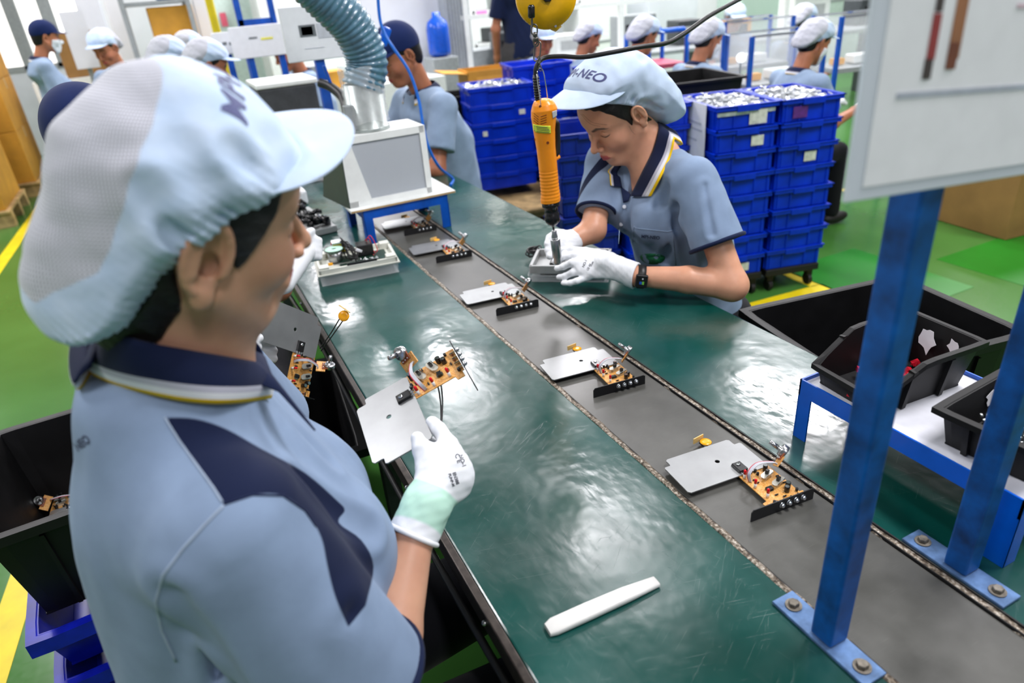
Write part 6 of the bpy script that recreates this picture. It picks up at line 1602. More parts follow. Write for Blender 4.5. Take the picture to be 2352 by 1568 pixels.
M_CHAIN = mat('dark steel link', (110, 108, 104), 0.32, 0.9, var=0.08)
def link(c, w, h, r_, ang, name='chain_link', tilt=.1):
    c = Vector(aty(*c, YD - .015)); pts = []
    xd = Vector(RW[:, 0].tolist()); zd = Vector((0, 0, 1)); xd = (xd * math.cos(ang) + facing * math.sin(ang))
    for k in range(24):
        a = 2 * math.pi * k / 24; sx, sy = math.cos(a), math.sin(a); pts.append(c + xd * (w * math.copysign(abs(sx) ** .8, sx)) + zd * (h * math.copysign(abs(sy) ** .7, sy)) + Vector((tilt * h * sy * .3, 0, 0)))
    return MB().m(M_CHAIN, True).tube(pts, r_, 8, closed=True).build(name, rl, M=RL)
link((1222, 52), .0026, .0085, .0014, 1.2); link((1227, 68), .0065, .0105, .0016, .1); link((1229, 84), .0030, .0055, .0022, 1.1); link((1231, 96), .0052, .0085, .0019, .3); link((1234, 118), .0068, .0190, .0016, .15, 'spring_hook', .9)
b = MB().m(M_CHAIN, True).sphere(aty(1229, 80, YD - .015), .0058, 12).sphere(aty(1231, 90, YD - .015), .0062, 12).build('swivel', rl, M=RL)
link((1238, 137), .0032, .0070, .0010, .6); link((1240, 148), .0028, .0060, .0009, 1.4); link((1241, 157), .0030, .0055, .0009, .3)

# ------------------------------------------------------------------ electronic devices in their housings
M_IVORY = mat('ivory housing plastic', (214, 216, 206), 0.38, var=0.02)
M_GRNPCB = mat('dark green circuit board', (20, 52, 40), 0.4, var=0.3, vscale=120)
M_GREYH = mat('light grey housing plastic', (178, 182, 182), 0.4, var=0.03)
M_TRAY = m_clear('clear plastic tray', a=0.26)
def device(x, y, rz, what, L=.20, Wd=.15):
    z = 0.7505; t = empty('power_unit', (x, y, z), rz, what, 'electronic device')
    H_ = .040
    b = MB().m(M_IVORY)
    b.box((0, 0, .0315), (L, Wd, .004))
    for s in (-1, 1): b.box((s * (L / 2 - .004), 0, .041), (.008, Wd, .020), bev=.0015).box((0, s * (Wd / 2 - .004), .041), (L, .008, .018), bev=.0015)
    for sx in (-1, 1):
        for sy in (-1, 1): b.box((sx * (L / 2 - .017), sy * (Wd / 2 - .017), .045), (.030, .030, .022), bev=.002)
    b.box((0, 0, .034), (L + .012, Wd + .012, .004), bev=.001)
    hs = b.build('housing', t)
    MB().m(M_SHINYB).box((.012, -Wd / 2 + .0035, .045), (L * .38, .006, .022), bev=.001).build('dark_window', hs)
    MB().m(M_GRNPCB).box((.022, -.008, .040), (L * .62, Wd * .58, .002)).build('main_board', t)
    return t
def tray(x, y, rz, what, L=.205, Wd=.155, h=.030):
    o = open_box('clear_tray', stand_at(x, y, .7505, rz), L, Wd, h, M_TRAY, .97, .002, .001, rimh=.002); tag(o, what, 'tray'); return o
rzD = math.radians(13)
dA = np.array(atz(738, 660, .75)); dB = np.array(atz(920, 625, .75)); xd = _n(dB - dA); rzD = math.atan2(xd[1], xd[0]); LD = float(np.linalg.norm(dB - dA)); WD = .165
cD = (dA + dB) / 2 + np.array([-xd[1], xd[0], 0]) * WD / 2
tray(cD[0], cD[1], rzD, 'clear plastic tray under the ivory power unit on the left worktop', LD, WD)
dv = device(cD[0], cD[1], rzD, 'opened ivory power unit with black wire bundle and red wires on the left worktop', LD * .98, WD * .98)
b = MB().m(mat('yellow transformer tape', (206, 188, 40), .5)).box((-.040, .050, .070), (.034, .028, .030), bev=.002).m(M_STEEL).box((-.040, .050, .087), (.040, .034, .004)).box((-.040, .050, .053), (.040, .034, .004)); b.build('transformer', dv)
b = MB().m(mat('pale green toroid', (190, 232, 212), .4), True).lathe([(.010, 0), (.026, .0), (.028, .003), (.026, .006), (.010, .007), (.007, .003)], (-.058, .012, .074), (-.058, .012, 1), n=32).m(M_GRNPCB, True).lathe([(.0265, .001), (.0290, .002), (.0290, .004), (.0265, .005)], (-.058, .012, .0735), (-.058, .012, 1), n=32).m(M_STEEL, True).lathe([(.022, 0), (.022, .03)], (-.058, .012, .042), (-.058, .012, 1), n=24); b.build('toroid_coil', dv)
MB().m(M_SHINYB).box((.034, .022, .060), (.050, .045, .034), bev=.002).build('black_relay', dv)
rr = random.Random(5)
def wires(n, a, c, spread, mt, name, parent, rr_=.0014):
    for k in range(n):
        j = lambda s: Vector([rr.uniform(-s, s) for _ in range(3)])
        a_, c_ = Vector(a) + j(spread * .5), Vector(c) + j(spread * .5); m1 = a_.lerp(c_, .3) + j(spread) + Vector((0, 0, spread)); m2 = a_.lerp(c_, .7) + j(spread)
        MB().m(mt, True).tube([Vector(p) for p in bez([a_, m1, m2, c_], 8)], rr_, 7).build(name, parent)
wires(14, (-.028, .040, .085), (-.002, -.020, .046), .014, M_RUBBER, 'black_wire', dv, .0018)
wires(4, (.045, .030, .075), (.062, .000, .044), .013, mat('red wire', (200, 20, 36), .4), 'red_wire', dv, .0013)
wires(2, (-.060, .055, .080), (-.030, .050, .088), .008, mat('red wire', (200, 20, 36), .4), 'red_wire', dv, .0013)
wires(4, (-.080, .050, .060), (-.050, .070, .060), .012, M_RIBBON, 'grey_wire', dv, .0008)
b = MB().m(M_WHITEP)
for k in range(3): b.box((.012 + .006 * k, -.002 + .004 * k, .066 - .004 * k), (.012, .009, .008), R=Matrix.Rotation(.5, 3, 'Y'), bev=.0008)
b.build('white_connector', dv)
b = MB().m(M_CHROME, True)
for k in range(26): x, y = rr.uniform(-.01, .07), rr.uniform(-.045, -.015); b.sphere((x, y, .043), .0022, 8)
b.build('solder_joint', dv)
MB().m(M_CERAM).box((-.078, -.038, .050), (.014, .008, .008), bev=.002).build('yellow_capacitor', dv)
b = MB().m(M_STEEL)
for k in range(4): b.box((-.055 + .012 * k, -.040, .047), (.03, .0015, .002), R=Matrix.Rotation(.25, 3, 'Z'))
b.build('metal_pin', dv)
# unit under the hands of the right-hand woman
e1, e2 = np.array(atz(1258, 632, .76)), np.array(atz(1480, 600, .79))
tray(.925, 1.60, math.radians(-38), 'clear tray under the grey power unit between the right-hand woman\'s gloves', .23, .15, .020)
t2 = empty('power_unit', (.925, 1.60, .7525), math.radians(-38), 'grey power unit with a red wire being screwed together under the orange screwdriver', 'electronic device')
b = MB().m(M_GREYH); b.box((0, 0, .024), (.22, .14, .004))
for s in (-1, 1): b.box((s * .106, 0, .034), (.009, .14, .022), bev=.0015).box((0, s * .066, .034), (.22, .009, .022), bev=.0015)
b.build('housing', t2)
MB().m(M_SHINYB).box((.02, .0, .040), (.15, .105, .012), bev=.002).build('inner_cover', t2)
MB().m(M_CERAM).box((.015, .040, .052), (.030, .008, .012), R=Matrix.Rotation(.3, 3, 'Z'), bev=.002).build('yellow_capacitor', t2)
wires(2, (-.04, .03, .05), (.00, .062, .068), .008, mat('red wire', (200, 20, 36), .4), 'red_wire', t2, .0014)
pc = np.array(atz(1228, 580, .77)) - np.array([.925, 1.60, .7525]); pc = Vector(pc.tolist()); pc.rotate(Matrix.Rotation(math.radians(38), 3, 'Z'))
for k in range(9):
    r0 = rr.uniform(.018, .028); c = pc + Vector((rr.uniform(-.008, .008), rr.uniform(-.008, .008), rr.uniform(-.004, .012)))
    n_ = Vector((rr.uniform(-.5, .5), rr.uniform(-.5, .5), 1)).normalized(); u_ = n_.orthogonal().normalized(); w_ = n_.cross(u_)
    MB().m(M_RUBBER, True).tube([c + u_ * math.cos(a) * r0 + w_ * math.sin(a) * r0 * .6 for a in np.linspace(0, 6.28, 26)[:-1]], .0022, 7, closed=True).build('coiled_cord', t2)
MB().m(M_RUBBER, True).tube([Vector(p) for p in bez([pc + Vector((.02, 0, 0)), pc + Vector((.04, -.01, -.008)), Vector((-.105, -.02, .02))], 8)], .0022, 7).build('cord_lead', t2)

# ------------------------------------------------------------------ blue stand over the belt with the fume hood and its hose
hx0, hx1, hy0, hy1, hz = .500, .805, 2.24, 2.50, .868
hs_ = empty('hood_stand', ((hx0 + hx1) / 2, (hy0 + hy1) / 2, .75), 0, 'blue steel stand with a white top straddling the belt under the fume hood', 'stand')
for x in (hx0, hx1):
    for y in (hy0, hy1): W(MB().m(M_BLUE).span((x - (.03 if x == hx1 else 0), y, .7505), (x + (.03 if x == hx0 else 0), y + .003, hz - .032)).span((x - .0015, y, .7505), (x + .0015, y + (.03 if y == hy0 else -.03), hz - .032)), 'leg', hs_)
W(MB().m(M_BLUE).span((hx0, hy0, hz - .032), (hx1, hy0 + .003, hz)).span((hx0, hy1 - .003, hz - .032), (hx1, hy1, hz)).span((hx0, hy0, hz - .032), (hx0 + .003, hy1, hz)).span((hx1 - .003, hy0, hz - .032), (hx1, hy1, hz)), 'frame', hs_)
W(MB().m(M_WHITE).span((hx0 - .04, hy0 - .005, hz), (hx1 + .03, hy1 + .03, hz + .008)).m(mat('board edge', (190, 160, 110), .7)).span((hx0 - .039, hy0 - .006, hz + .001), (hx1 + .029, hy0 - .004, hz + .006)), 'stand_top', hs_)
hd = empty('fume_hood', (.63, 2.38, hz + .008), 0, 'white fume extraction hood with a blue grey corrugated hose on the blue stand', 'fume extractor')
z0h = hz + .008; z1h = 1.10
f0 = [np.array([.468, 2.27, z0h]), np.array([.765, 2.27, z0h])]; f1 = [np.array([.480, 2.30, z1h]), np.array([.775, 2.30, z1h])]
bk0 = [np.array([.43, 2.50, z0h]), np.array([.76, 2.50, z0h])]; bk1 = [np.array([.47, 2.47, z1h]), np.array([.775, 2.47, z1h])]
def quad(b, pts, th=.004):
    P = np.array([[pts[0], pts[3]], [pts[1], pts[2]]], float); b.grid(P, th)
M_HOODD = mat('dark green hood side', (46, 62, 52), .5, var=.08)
b = MB().m(M_WHITE); quad(b, [f1[0], f1[1], bk1[1], bk1[0]], .006)
quad(b, [bk0[0], bk0[1], bk1[1], bk1[0]], .004); quad(b, [f0[1], bk0[1], bk1[1], f1[1]], .004)
# front frame
def lerp(a, c, t): return a + (c - a) * t
FB, FTp = f0, f1
def fp(s, t): return lerp(lerp(FB[0], FB[1], s), lerp(FTp[0], FTp[1], s), t)
slx = .30
def fp2(s, t): return fp(s, t)
b.prism([(0, 0)] * 0 + [(0, 0), (.001, 0), (0, .001)], 0, .0001, Matrix.Translation(Vector(f0[0])))
for (s0, t0, s1, t1) in ((0, 0, 1, .085), (0, .90, 1, 1), (0, 0, .10, 1), (.93, 0, 1, 1)):
    quad(b, [fp(s0, t0), fp(s1, t0), fp(s1, t1), fp(s0, t1)], .012)
# leaning inner edge
quad(b, [fp(.10, .08), fp(.26, .08), fp(.11, .92), fp(.10, .92)], .008)
W(b, 'hood_body', hd)
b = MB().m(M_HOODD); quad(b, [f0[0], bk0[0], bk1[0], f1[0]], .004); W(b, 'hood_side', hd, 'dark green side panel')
def m_mesh():
    n = NT('fine grey filter mesh'); v = n.coord('Object'); w = n.node('ShaderNodeTexBrick'); w.inputs['Scale'].default_value = 420; n.link(n.mapping(v, (1, 1, 1), (1.5708, 0, 0)), w.inputs[0]); w.inputs['Color1'].default_value = srgb(188, 194, 200); w.inputs['Color2'].default_value = srgb(178, 186, 194); w.inputs['Mortar'].default_value = srgb(166, 172, 180)
    n.link(w.outputs[0], n.b.inputs['Base Color']); n.set(Roughness=.5, Metallic=.2); return n.m
b = MB().m(m_mesh()); quad(b, [fp(.10, .08) + np.array([0, .006, 0]), fp(.94, .08) + np.array([0, .006, 0]), fp(.94, .92) + np.array([0, .006, 0]), fp(.10, .92) + np.array([0, .006, 0])], .002); W(b, 'filter_mesh', hd)
W(MB().m(M_GREYM).box((.55, 2.36, 1.145), (.05, .03, .09), bev=.003), 'collar_box', hd)
# collar
cc = Vector((.607, 2.385, z1h)); W(MB().m(mat('galvanised collar', (170, 178, 176), .35, .6, var=.1), True).lathe([(.070, 0), (.070, .012), (.064, .014), (.064, .15)], cc, cc + Vector((0, 0, 1)), n=32), 'duct_collar', hd)
Gf = []
for t in np.linspace(0, 1, 22):
    row = []
    for a in np.linspace(0, 2 * math.pi, 41):
        r_ = .070 + .0035 * math.sin(a * 7 + t * 9) * math.sin(t * 14 + a * 3) + .002 * math.sin(a * 17 - t * 21)
        row.append((cc.x + r_ * math.cos(a), cc.y + r_ * math.sin(a), z1h + .03 + .17 * t + .006 * math.sin(a * 3)))
    Gf.append(row)
W(MB().m(M_FILM, True).grid(np.array(Gf)), 'plastic_wrap', hd, 'crinkled clear plastic wrap')
M_HOSE = mat('blue grey hose', (84, 124, 146), 0.32, var=0.12, vscale=25, coat=0.4)
hp = bez([np.array([.607, 2.385, 1.235]), aty(843, 150, 2.385) * np.array([1, 1, 1]), aty(832, 105, 2.38), aty(800, 50, 2.37), aty(755, 5, 2.36), aty(700, -50, 2.35), aty(640, -110, 2.35), aty(560, -200, 2.36), aty(520, -330, 2.36)], 14)
hp = [np.array(p) for p in hp]; hp[0] = np.array([.607, 2.385, 1.235])
L_ = np.cumsum([0] + [np.linalg.norm(b_ - a) for a, b_ in zip(hp, hp[1:])]); n_ = int(L_[-1] / .0045); sN = np.linspace(0, L_[-1], n_)
hpd = [np.array([np.interp(s, L_, [p[k] for p in hp]) for k in range(3)]) for s in sN]
pitch = .019
b = MB().m(M_HOSE, True).tube([Vector(p) for p in hpd], .0665, 40, rfun=lambda f: 1 + .045 * math.sin(f * sN[-1] / pitch * 6.283))
W(b, 'corrugated_hose', hd)
# ================================================================== OTHER WORKERS
def wcap_d(Q):
    prof = [tuple(p) for p in bez([(.100, .045), (.104, .080), (.086, .118), (.040, .146), (-.02, .150), (-.075, .128), (-.108, .085), (-.128, .030), (-.135, -.025), (-.120, -.055), (-.080, -.050), (-.03, -.01), (.04, .01), (.100, .045)], 3)][:-1]
    d = inflate(Q, prof, .08, .095); d = smin(d, ell(Q, (-.004, 0, .052), (.101, .083, .088)), .012)
    cut = [(.13, .058), (.06, .056), (.030, .046), (.0, .030), (-.02, .008), (-.04, -.025), (-.08, -.045), (-.17, -.07), (-.17, .2), (.16, .2), (.16, .06)]
    return smax(d + .003 * wob(Q, 14, 3), seg_dist(Q[..., 0], Q[..., 2], cut).astype(np.float32), .005)
def build_worker(kind, res=.007):
    """seated worker facing +x, hips at the origin (floor level z = 0)"""
    stand = kind == 'standing'
    pitch = .35 if not stand else .12
    zh = 1.18 if not stand else 1.56; xh = .16 if not stand else .05
    R = np.array([[math.cos(pitch), 0, math.sin(pitch)], [0, 1, 0], [-math.sin(pitch), 0, math.cos(pitch)]]); t = np.array([xh, 0, zh])
    q = lambda P: hl(P, R, t); w = lambda p: hw(p, R, t)
    nk = np.array([xh - .09, 0, zh - .15]); hz0 = .50 if not stand else .90
    S = [nk + np.array([.01, s * .175, -.06]) for s in (-1, 1)]
    if stand: E_ = [S[i] + np.array([.03, s * .05, -.27]) for i, s in enumerate((-1, 1))]; Wr = [E_[i] + np.array([.10, -s * .02, -.22]) for i, s in enumerate((-1, 1))]
    else: E_ = [S[i] + np.array([.10, s * .05, -.24]) for i, s in enumerate((-1, 1))]; Wr = [E_[i] + np.array([.24, -s * .08, .03]) for i, s in enumerate((-1, 1))]
    def body(P):
        Q = q(P); d = head_d(Q); d = smin(d, ear_d(Q, 1), .004); d = smin(d, ear_d(Q, -1), .004)
        d = smin(d, cone(P, w((-.02, 0, -.03)), nk + np.array([0, 0, -.02]), .05, .050), .03); d = smin(d, cone(P, nk + np.array([0, 0, -.09]), (-.02, 0, hz0 + .1), .055, .10), .03)
        for i in range(2): d = smin(d, chain(P, [nk + np.array([0, 0, -.11]), S[i] + np.array([0, 0, -.02]), E_[i], Wr[i], Wr[i] + _n(Wr[i] - E_[i]) * .06], [.035, .030, .036, .026, .026], .02), .02)
        return d
    lo = (-.34, -.36, hz0 - .12); hi = (.66, .36, zh + .25)
    b = sdf_sparse('person', body, lo, hi, res * .8, M_SKIN3, attrs=person_attrs(R, t))
    def shirt(P):
        d = loft(P, [(hz0 - .06, -.02, 0, .125, .165), (hz0 + .15, -.01, 0, .125, .160), (hz0 + .32, .01, 0, .125, .172), (zh - .26, xh - .10, 0, .115, .175), (zh - .20, xh - .10, 0, .095, .13), (zh - .14, xh - .085, 0, .07, .08)], p=2.3)
        for i in range(2):
            d = smin(d, cone(P, nk + np.array([-.01, 0, -.05]), S[i], .055, .058), .04); n_ = _n(E_[i] - S[i]); d = smin(d, smax(cone(P, S[i], E_[i], .058, .074), plane(P, S[i] * .3 + E_[i] * .7, n_), .005), .02)
        d = d + .003 * wob(P, 7, 8); return smax(d, -cone(P, nk + np.array([.01, 0, 0]), w((0, 0, -.05)), .06, .062), .006)
    sh = sdf_sparse('polo_shirt', shirt, lo, (.4, .36, zh), res, M_SHIRTP, b)
    hair = sdf_sparse('hair', lambda P: smax(smin(np.minimum(ell(q(P), (-.008, 0, .046), (.097, .0775, .085)), head_d(q(P)) - .003), ell(q(P), (-.045, 0, -.02), (.05, .055, .055)), .03), seg_dist(q(P)[..., 0], q(P)[..., 2], [(.06, .12), (.05, .04), (.02, .01), (0, .03), (-.02, 0), (-.03, -.07), (-.13, -.07), (-.13, .15)]).astype(np.float32), .004), (xh - .16, -.12, zh - .14), (xh + .14, .12, zh + .16), .006, M_HAIR, b)
    # collar
    th = np.linspace(-2.5, 2.5, 11); c = nk + np.array([.012, 0, .012])
    top = [c + np.array([-math.cos(a) * .062, math.sin(a) * .062, .022 - .03 * (1 - math.cos(a)) * .5]) for a in th]; bot = [c + np.array([-math.cos(a) * .092, math.sin(a) * .092, -.018 - .05 * (1 - math.cos(a)) * .5]) for a in th]
    collar_mesh(top, bot, sh, nv=8)
    for i in range(2):
        hd_ = _n(Wr[i] - E_[i]); p1 = Wr[i] + hd_ * .10
        sdf_sparse('glove', lambda P, i=i, hd_=hd_, p1=p1: smin(econe(P, Wr[i] - hd_ * .01, p1, .031, .038, (0, 0, 1), .6), chain(P, [p1, p1 + hd_ * .05, p1 + hd_ * .08 + np.array([0, 0, -.02])], [.03, .022, .014], .01), .01) if not stand else smin(econe(P, Wr[i], p1, .026, .034, (0, 1, 0), .6), chain(P, [p1, p1 + hd_ * .07], [.024, .014], .01), .01), p1 - .13, p1 + .14, .007, M_GLOVE if not stand else M_SKIN3, b, attrs={'panel': lambda P: P[..., 0] * 0 - 1, 'lips': lambda P: P[..., 0] * 0 - 1, 'brow': lambda P: P[..., 0] * 0 - 1, 'lash': lambda P: P[..., 0] * 0 - 1, 'blush': lambda P: P[..., 0] * 0 - 1}) if not stand else None
    def tr(P):
        d = loft(P, [(hz0 - .10, -.01, 0, .13, .17), (hz0, -.01, 0, .13, .17), (hz0 + .1, -.01, 0, .12, .16)])
        for y in (-.1, .1):
            pts = [(-.0, y, hz0 - .02), (.38, y, .50), (.40, y, .10)] if not stand else [(0, y, .88), (.01, y, .5), (0, y, .08)]
            d = smin(d, chain(P, pts, [.09, .065, .05], .02), .04)
        return d
    sdf_sparse('trousers', tr, (-.3, -.3, .02), (.6, .3, hz0 + .16), .011, M_BLACKC if not stand else mat('dark grey cloth', (62, 60, 62), .9), b)
    fx = .44 if not stand else .05
    MB().m(M_BLACKM, True).sphere((fx, -.1, .045), .05, 14, scale=(2.2, .9, .8)).build('shoe', b); MB().m(M_BLACKM, True).sphere((fx, .1, .045), .05, 14, scale=(2.2, .9, .8)).build('shoe', b)
    return b, R, t
def add_cap(b, R, t, kind):
    if kind == 'net':
        c = sdf_sparse('cap', lambda P: wcap_d(hl(P, R, t)), t - .22, t + .24, .0055, M_CAPNET, b, attrs=capat(R, t)); visor(R, t, dict(cx=0, ax=.092, ay=.078, z=.072, zc=-.014, reach=.08, rise=.10, droop=.022, ang=84), M_CAPB, c)
    else:
        c = sdf_sparse('cap', lambda P: smax(ell(hl(P, R, t), (-.002, 0, .045), (.105, .085, .098)), -plane(hl(P, R, t), (.09, 0, .045), (-.18, 0, 1)), .004), t - .2, t + .2, .0055, M_NAVYCAP, b); visor(R, t, dict(cx=0, ax=.092, ay=.078, z=.050, zc=-.002, reach=.075, rise=-.10, droop=.018, ang=70), M_NAVYCAP, c)
def add_mask(b, R, t):
    return sdf_sparse('face_mask', lambda P: smax(head_d(hl(P, R, t), mouth=False) - .005, seg_dist(hl(P, R, t)[..., 0], hl(P, R, t)[..., 2], [(.04, -.01), (.09, -.008), (.15, -.01), (.15, -.13), (.06, -.115), (.03, -.06)]).astype(np.float32), .003), t - .16, t + .18, .005, M_MASK, b)
seatedN, Rs, ts = build_worker('seated'); add_cap(seatedN, Rs, ts, 'net')
seatedM = copy_tree(seatedN); add_mask(seatedM, Rs, ts)
navyW = copy_tree(seatedN)
for c in [x for x in children(navyW) if x.name.startswith('cap')]:
    for y in children(c): bpy.data.objects.remove(y)
    bpy.data.objects.remove(c)
add_cap(navyW, Rs, ts, 'navy')
standN, Rn, tn = build_worker('standing'); add_cap(standN, Rn, tn, 'navy')
standM = copy_tree(standN); add_mask(standM, Rn, tn)
used_ = set()
def worker(tmpl, head, y, face, label, group='workers on the lines', scale=1.0, zoff=0.0):
    """head = pixel of the head centre, y = distance, face = heading in degrees (0 = +x, 90 = away)"""
    p = np.array(aty(head[0], head[1], y)); o = tmpl if id(tmpl) not in used_ else copy_tree(tmpl); used_.add(id(tmpl))
    a = math.radians(face); t = ts if 'seat' in tmpl.get('_k', 'seat') else tn
    loc_ = p - np.array([math.cos(a) * t[0], math.sin(a) * t[0], 0]); 
    k = p[2] / t[2]; k = min(max(k, .9), 1.12)
    o.scale = (k, k, k); o.location = (loc_[0], loc_[1], p[2] - t[2] * k if abs(p[2] - t[2] * k) < .03 else 0.0); o.rotation_euler = (0, 0, a); tag(o, label, 'person', group)
    if '_k' in o: del o['_k']
    return o
standN['_k'] = 'stand'; standM['_k'] = 'stand'
W_ = [
 (navyW, (925, 128), 3.25, 190, 'person in a navy cap leaning over the far table beside the corrugated hose', 1),
 (seatedN, (1250, 92), 5.2, 262, 'person in a pale cap facing the camera, partly behind the yellow reel', 1),
 (seatedN, (1355, 88), 4.95, -6, 'person in a pale net cap seen from the side, just right of the yellow reel', 1),
 (seatedN, (1480, 85), 4.2, 4, 'person in a pale cap beside the blue tubular chair', 1),
 (seatedM, (1628, 92), 3.75, 2, 'person with a face mask seen from behind, beside the clear cabinet', 1),
 (seatedM, (1872, 100), 3.0, -4, 'person with a face mask seen from behind, beside the large white board', 1),
 (seatedN, (1845, 62), 4.3, 0, 'person in a pale cap mostly hidden by the masked worker beside the board', 1),
 (seatedN, (1688, 58), 5.3, 250, 'person in a pale cap beyond the clear cabinet, behind a white post', 1),
 (standM, (105, 88), 6.5, 10, 'standing person in a navy cap with a mask by the bright windows', 1),
 (seatedN, (247, 112), 7.0, 235, 'person in a pale cap bending down near the windows, beside a white column', 1),
 (seatedN, (432, 117), 6.6, 5, 'person in a white cap farthest along the left side of the table', 1),
 (seatedN, (472, 154), 4.5, 5, 'person in a pale cap whose visor shows above the front woman\'s cap', 1),
 (seatedN, (385, 142), 5.2, 8, 'person in a pale cap hardly showing above the top of the front woman\'s cap', 1),
 (seatedN, (660, 120), 5.5, 200, 'person in a white cap peeping out left of the hanging picture sheet', 1),
]
for tm, hp_, y, fa, lab, _g in W_: worker(tm, hp_, y, fa, lab)
# the neighbour in the navy cap, half hidden by the front woman's cap, gloves on the power unit
nb = worker(navyW, (238, 352), 1.74, 30, 'person in a navy cap with a black bun, half hidden behind the front cap')
_p = aty(244, 364, 1.74); nb.scale = (1, 1, 1); nb.location = (_p[0] + .145, _p[1], _p[2] - 1.165); nb.rotation_euler = (-.14, -.13, math.radians(78))
pt = MB().m(M_HAIR, True).sphere((0, 0, 0), .024, 14, scale=(1, .9, 1.2)).build('hair_bun', nb); pt.location = (ts[0] - .105, .03, ts[2] - .01)
for c in children(nb):
    if c.name.startswith('glove'): bpy.data.objects.remove(c)
def nglove(P):
    d = econe(P, gt(640, 652, 1.80), gt(690, 580, 1.92), .040, .040, (0, 0, 1), .85)
    for k in range(4): d = smin(d, chain(P, [gt(697, 552 + 15 * k, 1.93), gt(716, 546 + 15 * k, 1.95), gt(733, 552 + 13 * k, 1.95)], [.0130, .0120, .0095], .004), .010)
    return smin(d, chain(P, [gt(688, 560, 1.90), gt(700, 540, 1.92), gt(716, 530, 1.94)], [.015, .013, .010], .004), .012)
bpy.context.view_layer.update()
ng = sdf_sparse('glove', nglove, (-.02, 1.50, .68), (.40, 2.18, 1.10), .003, M_GLOVE, None, attrs={'panel': lambda P: P[..., 0] * 0 - 1}); ng.data.transform(nb.matrix_world.inverted()); ng.parent = nb
# standing man in a navy polo with his back turned
nm = standN; p = np.array(aty(1200, 62, 5.85)); nm.location = (p[0], p[1], 0); nm.rotation_euler = (0, 0, math.radians(80)); nm.scale = (1.08,) * 3; tag(nm, 'standing person in a navy polo shirt, back turned, by the white shelves', 'person', 'workers on the lines')
if '_k' in nm: del nm['_k']
for o in list(bpy.data.objects):
    if '_k' in o: del o['_k']
for c in children(nm):
    if c.name.startswith('polo'): c.data = c.data.copy(); c.data.materials.clear(); c.data.materials.append(M_NAVY)
    if c.name.startswith('cap'):
        for y in children(c): bpy.data.objects.remove(y)
        bpy.data.objects.remove(c)
# a chair under each seated worker
for o in [x for x in bpy.data.objects if x.get('category') == 'person' and x.get('group') == 'workers on the lines' and 'standing' not in x['label']]:
    t = empty('stool', (o.location.x, o.location.y, 0), 0, 'stool under the ' + ' '.join(o['label'].replace(',', '').split()[:13]), 'stool', 'stools of the other workers')
    MB().m(M_DGREY).cyl((0, 0, .36), (0, 0, .395), .16, n=20).build('seat', t); MB().m(M_STEEL).cyl((0, 0, .04), (0, 0, .36), .025).build('column', t); MB().m(M_DGREY).cyl((0, 0, 0), (0, 0, .035), .2, n=20).build('base', t)

# ================================================================== BACKGROUND FURNITURE
def wbox(name, parent, u0, v0, u1, v1, y, dy, mt, bev=.004):
    a = aty(u0, v0, y); c = aty(u1, v1, y); return W(MB().m(mt).span((min(a[0], c[0]), y, min(a[2], c[2])), (max(a[0], c[0]), y + dy, max(a[2], c[2])), bev=bev), name, parent)
def solid(name, a, c, mt, label, cat, group=None, bev=.004):
    a = np.array(a, float); c = np.array(c, float); ctr = (a + c) / 2; o = MB().m(mt).span(a - [ctr[0], ctr[1], min(a[2], c[2])], c - [ctr[0], ctr[1], min(a[2], c[2])], bev=bev).build(name); o.location = (ctr[0], ctr[1], min(a[2], c[2])); return tag(o, label, cat, group)
# cardboard on pallets at the far left
def carton(c, d, rz, label, group=None, mt=None):
    b = MB().m(mt or M_CARD).box((0, 0, d[2] / 2), d, bev=.006); o = b.build('cardboard_box'); o.location = c; o.rotation_euler = (0, 0, rz); tag(o, label, 'box', group)
    MB().m(mat('parcel tape', (196, 160, 96), .35)).box((0, 0, d[2] + .001), (d[0] * 1.002, .05, .001)).box((d[0] / 2 + .0005, 0, d[2] - .05), (.001, .05, .1)).build('tape', o); return o
for (cx, cy, nm_) in ((-1.82, 7.45, 'front'), (-1.72, 8.62, 'rear')):
    t = empty('pallet', (cx, cy, 0), 0, '%s wooden pallet under the brown cartons at the far left' % nm_, 'pallet')
    MB().m(M_WOOD).box((0, 0, .13), (.84, .94, .02)).build('deck', t)
    for yy_ in (-.4, 0, .4): MB().m(M_WOOD).box((0, yy_, .06), (.84, .09, .12)).build('bearer', t)
    for k, h_ in enumerate((.48, .46, .44)):
        carton((cx, cy, .142 + sum((.48, .46, .44)[:k]) + .001 * k), (.78, .86, h_ - .002), 0, 'large brown carton, %s of the %s pallet stack at the far left' % (('bottom', 'middle', 'top')[k], nm_), 'brown cartons at the far left')
# rack with cartons and blue tub (upper left)
ry = 7.6; rx0, rx1 = aty(312, 120, ry)[0], aty(462, 120, ry)[0]
rk = empty('storage_rack', ((rx0 + rx1) / 2, ry + .3, 0), 0, 'grey steel storage rack carrying cartons, left of the white signs', 'rack')
for x in (rx0, rx1):
    for y in (ry, ry + .6): W(MB().m(M_GREYM).span((x - .02, y - .02, 0), (x + .02, y + .02, 2.2)), 'post', rk)
for z in (.5, 1.02, 1.62): W(MB().m(M_GREYM).span((rx0, ry, z - .03), (rx1, ry + .6, z)), 'shelf', rk)
a, c = aty(362, 110, ry), aty(446, 30, ry); carton(((a[0] + c[0]) / 2, ry + .25, 1.20), (c[0] - a[0], .4, .37), 0, 'tall brown carton on the rack, upright above the wide carton', 'cartons on the rack')
a, c = aty(345, 140, ry), aty(482, 105, ry); carton(((a[0] + c[0]) / 2, ry + .25, 1.021), (c[0] - a[0], .45, .178), 0, 'wide low brown carton on the rack shelf', 'cartons on the rack')
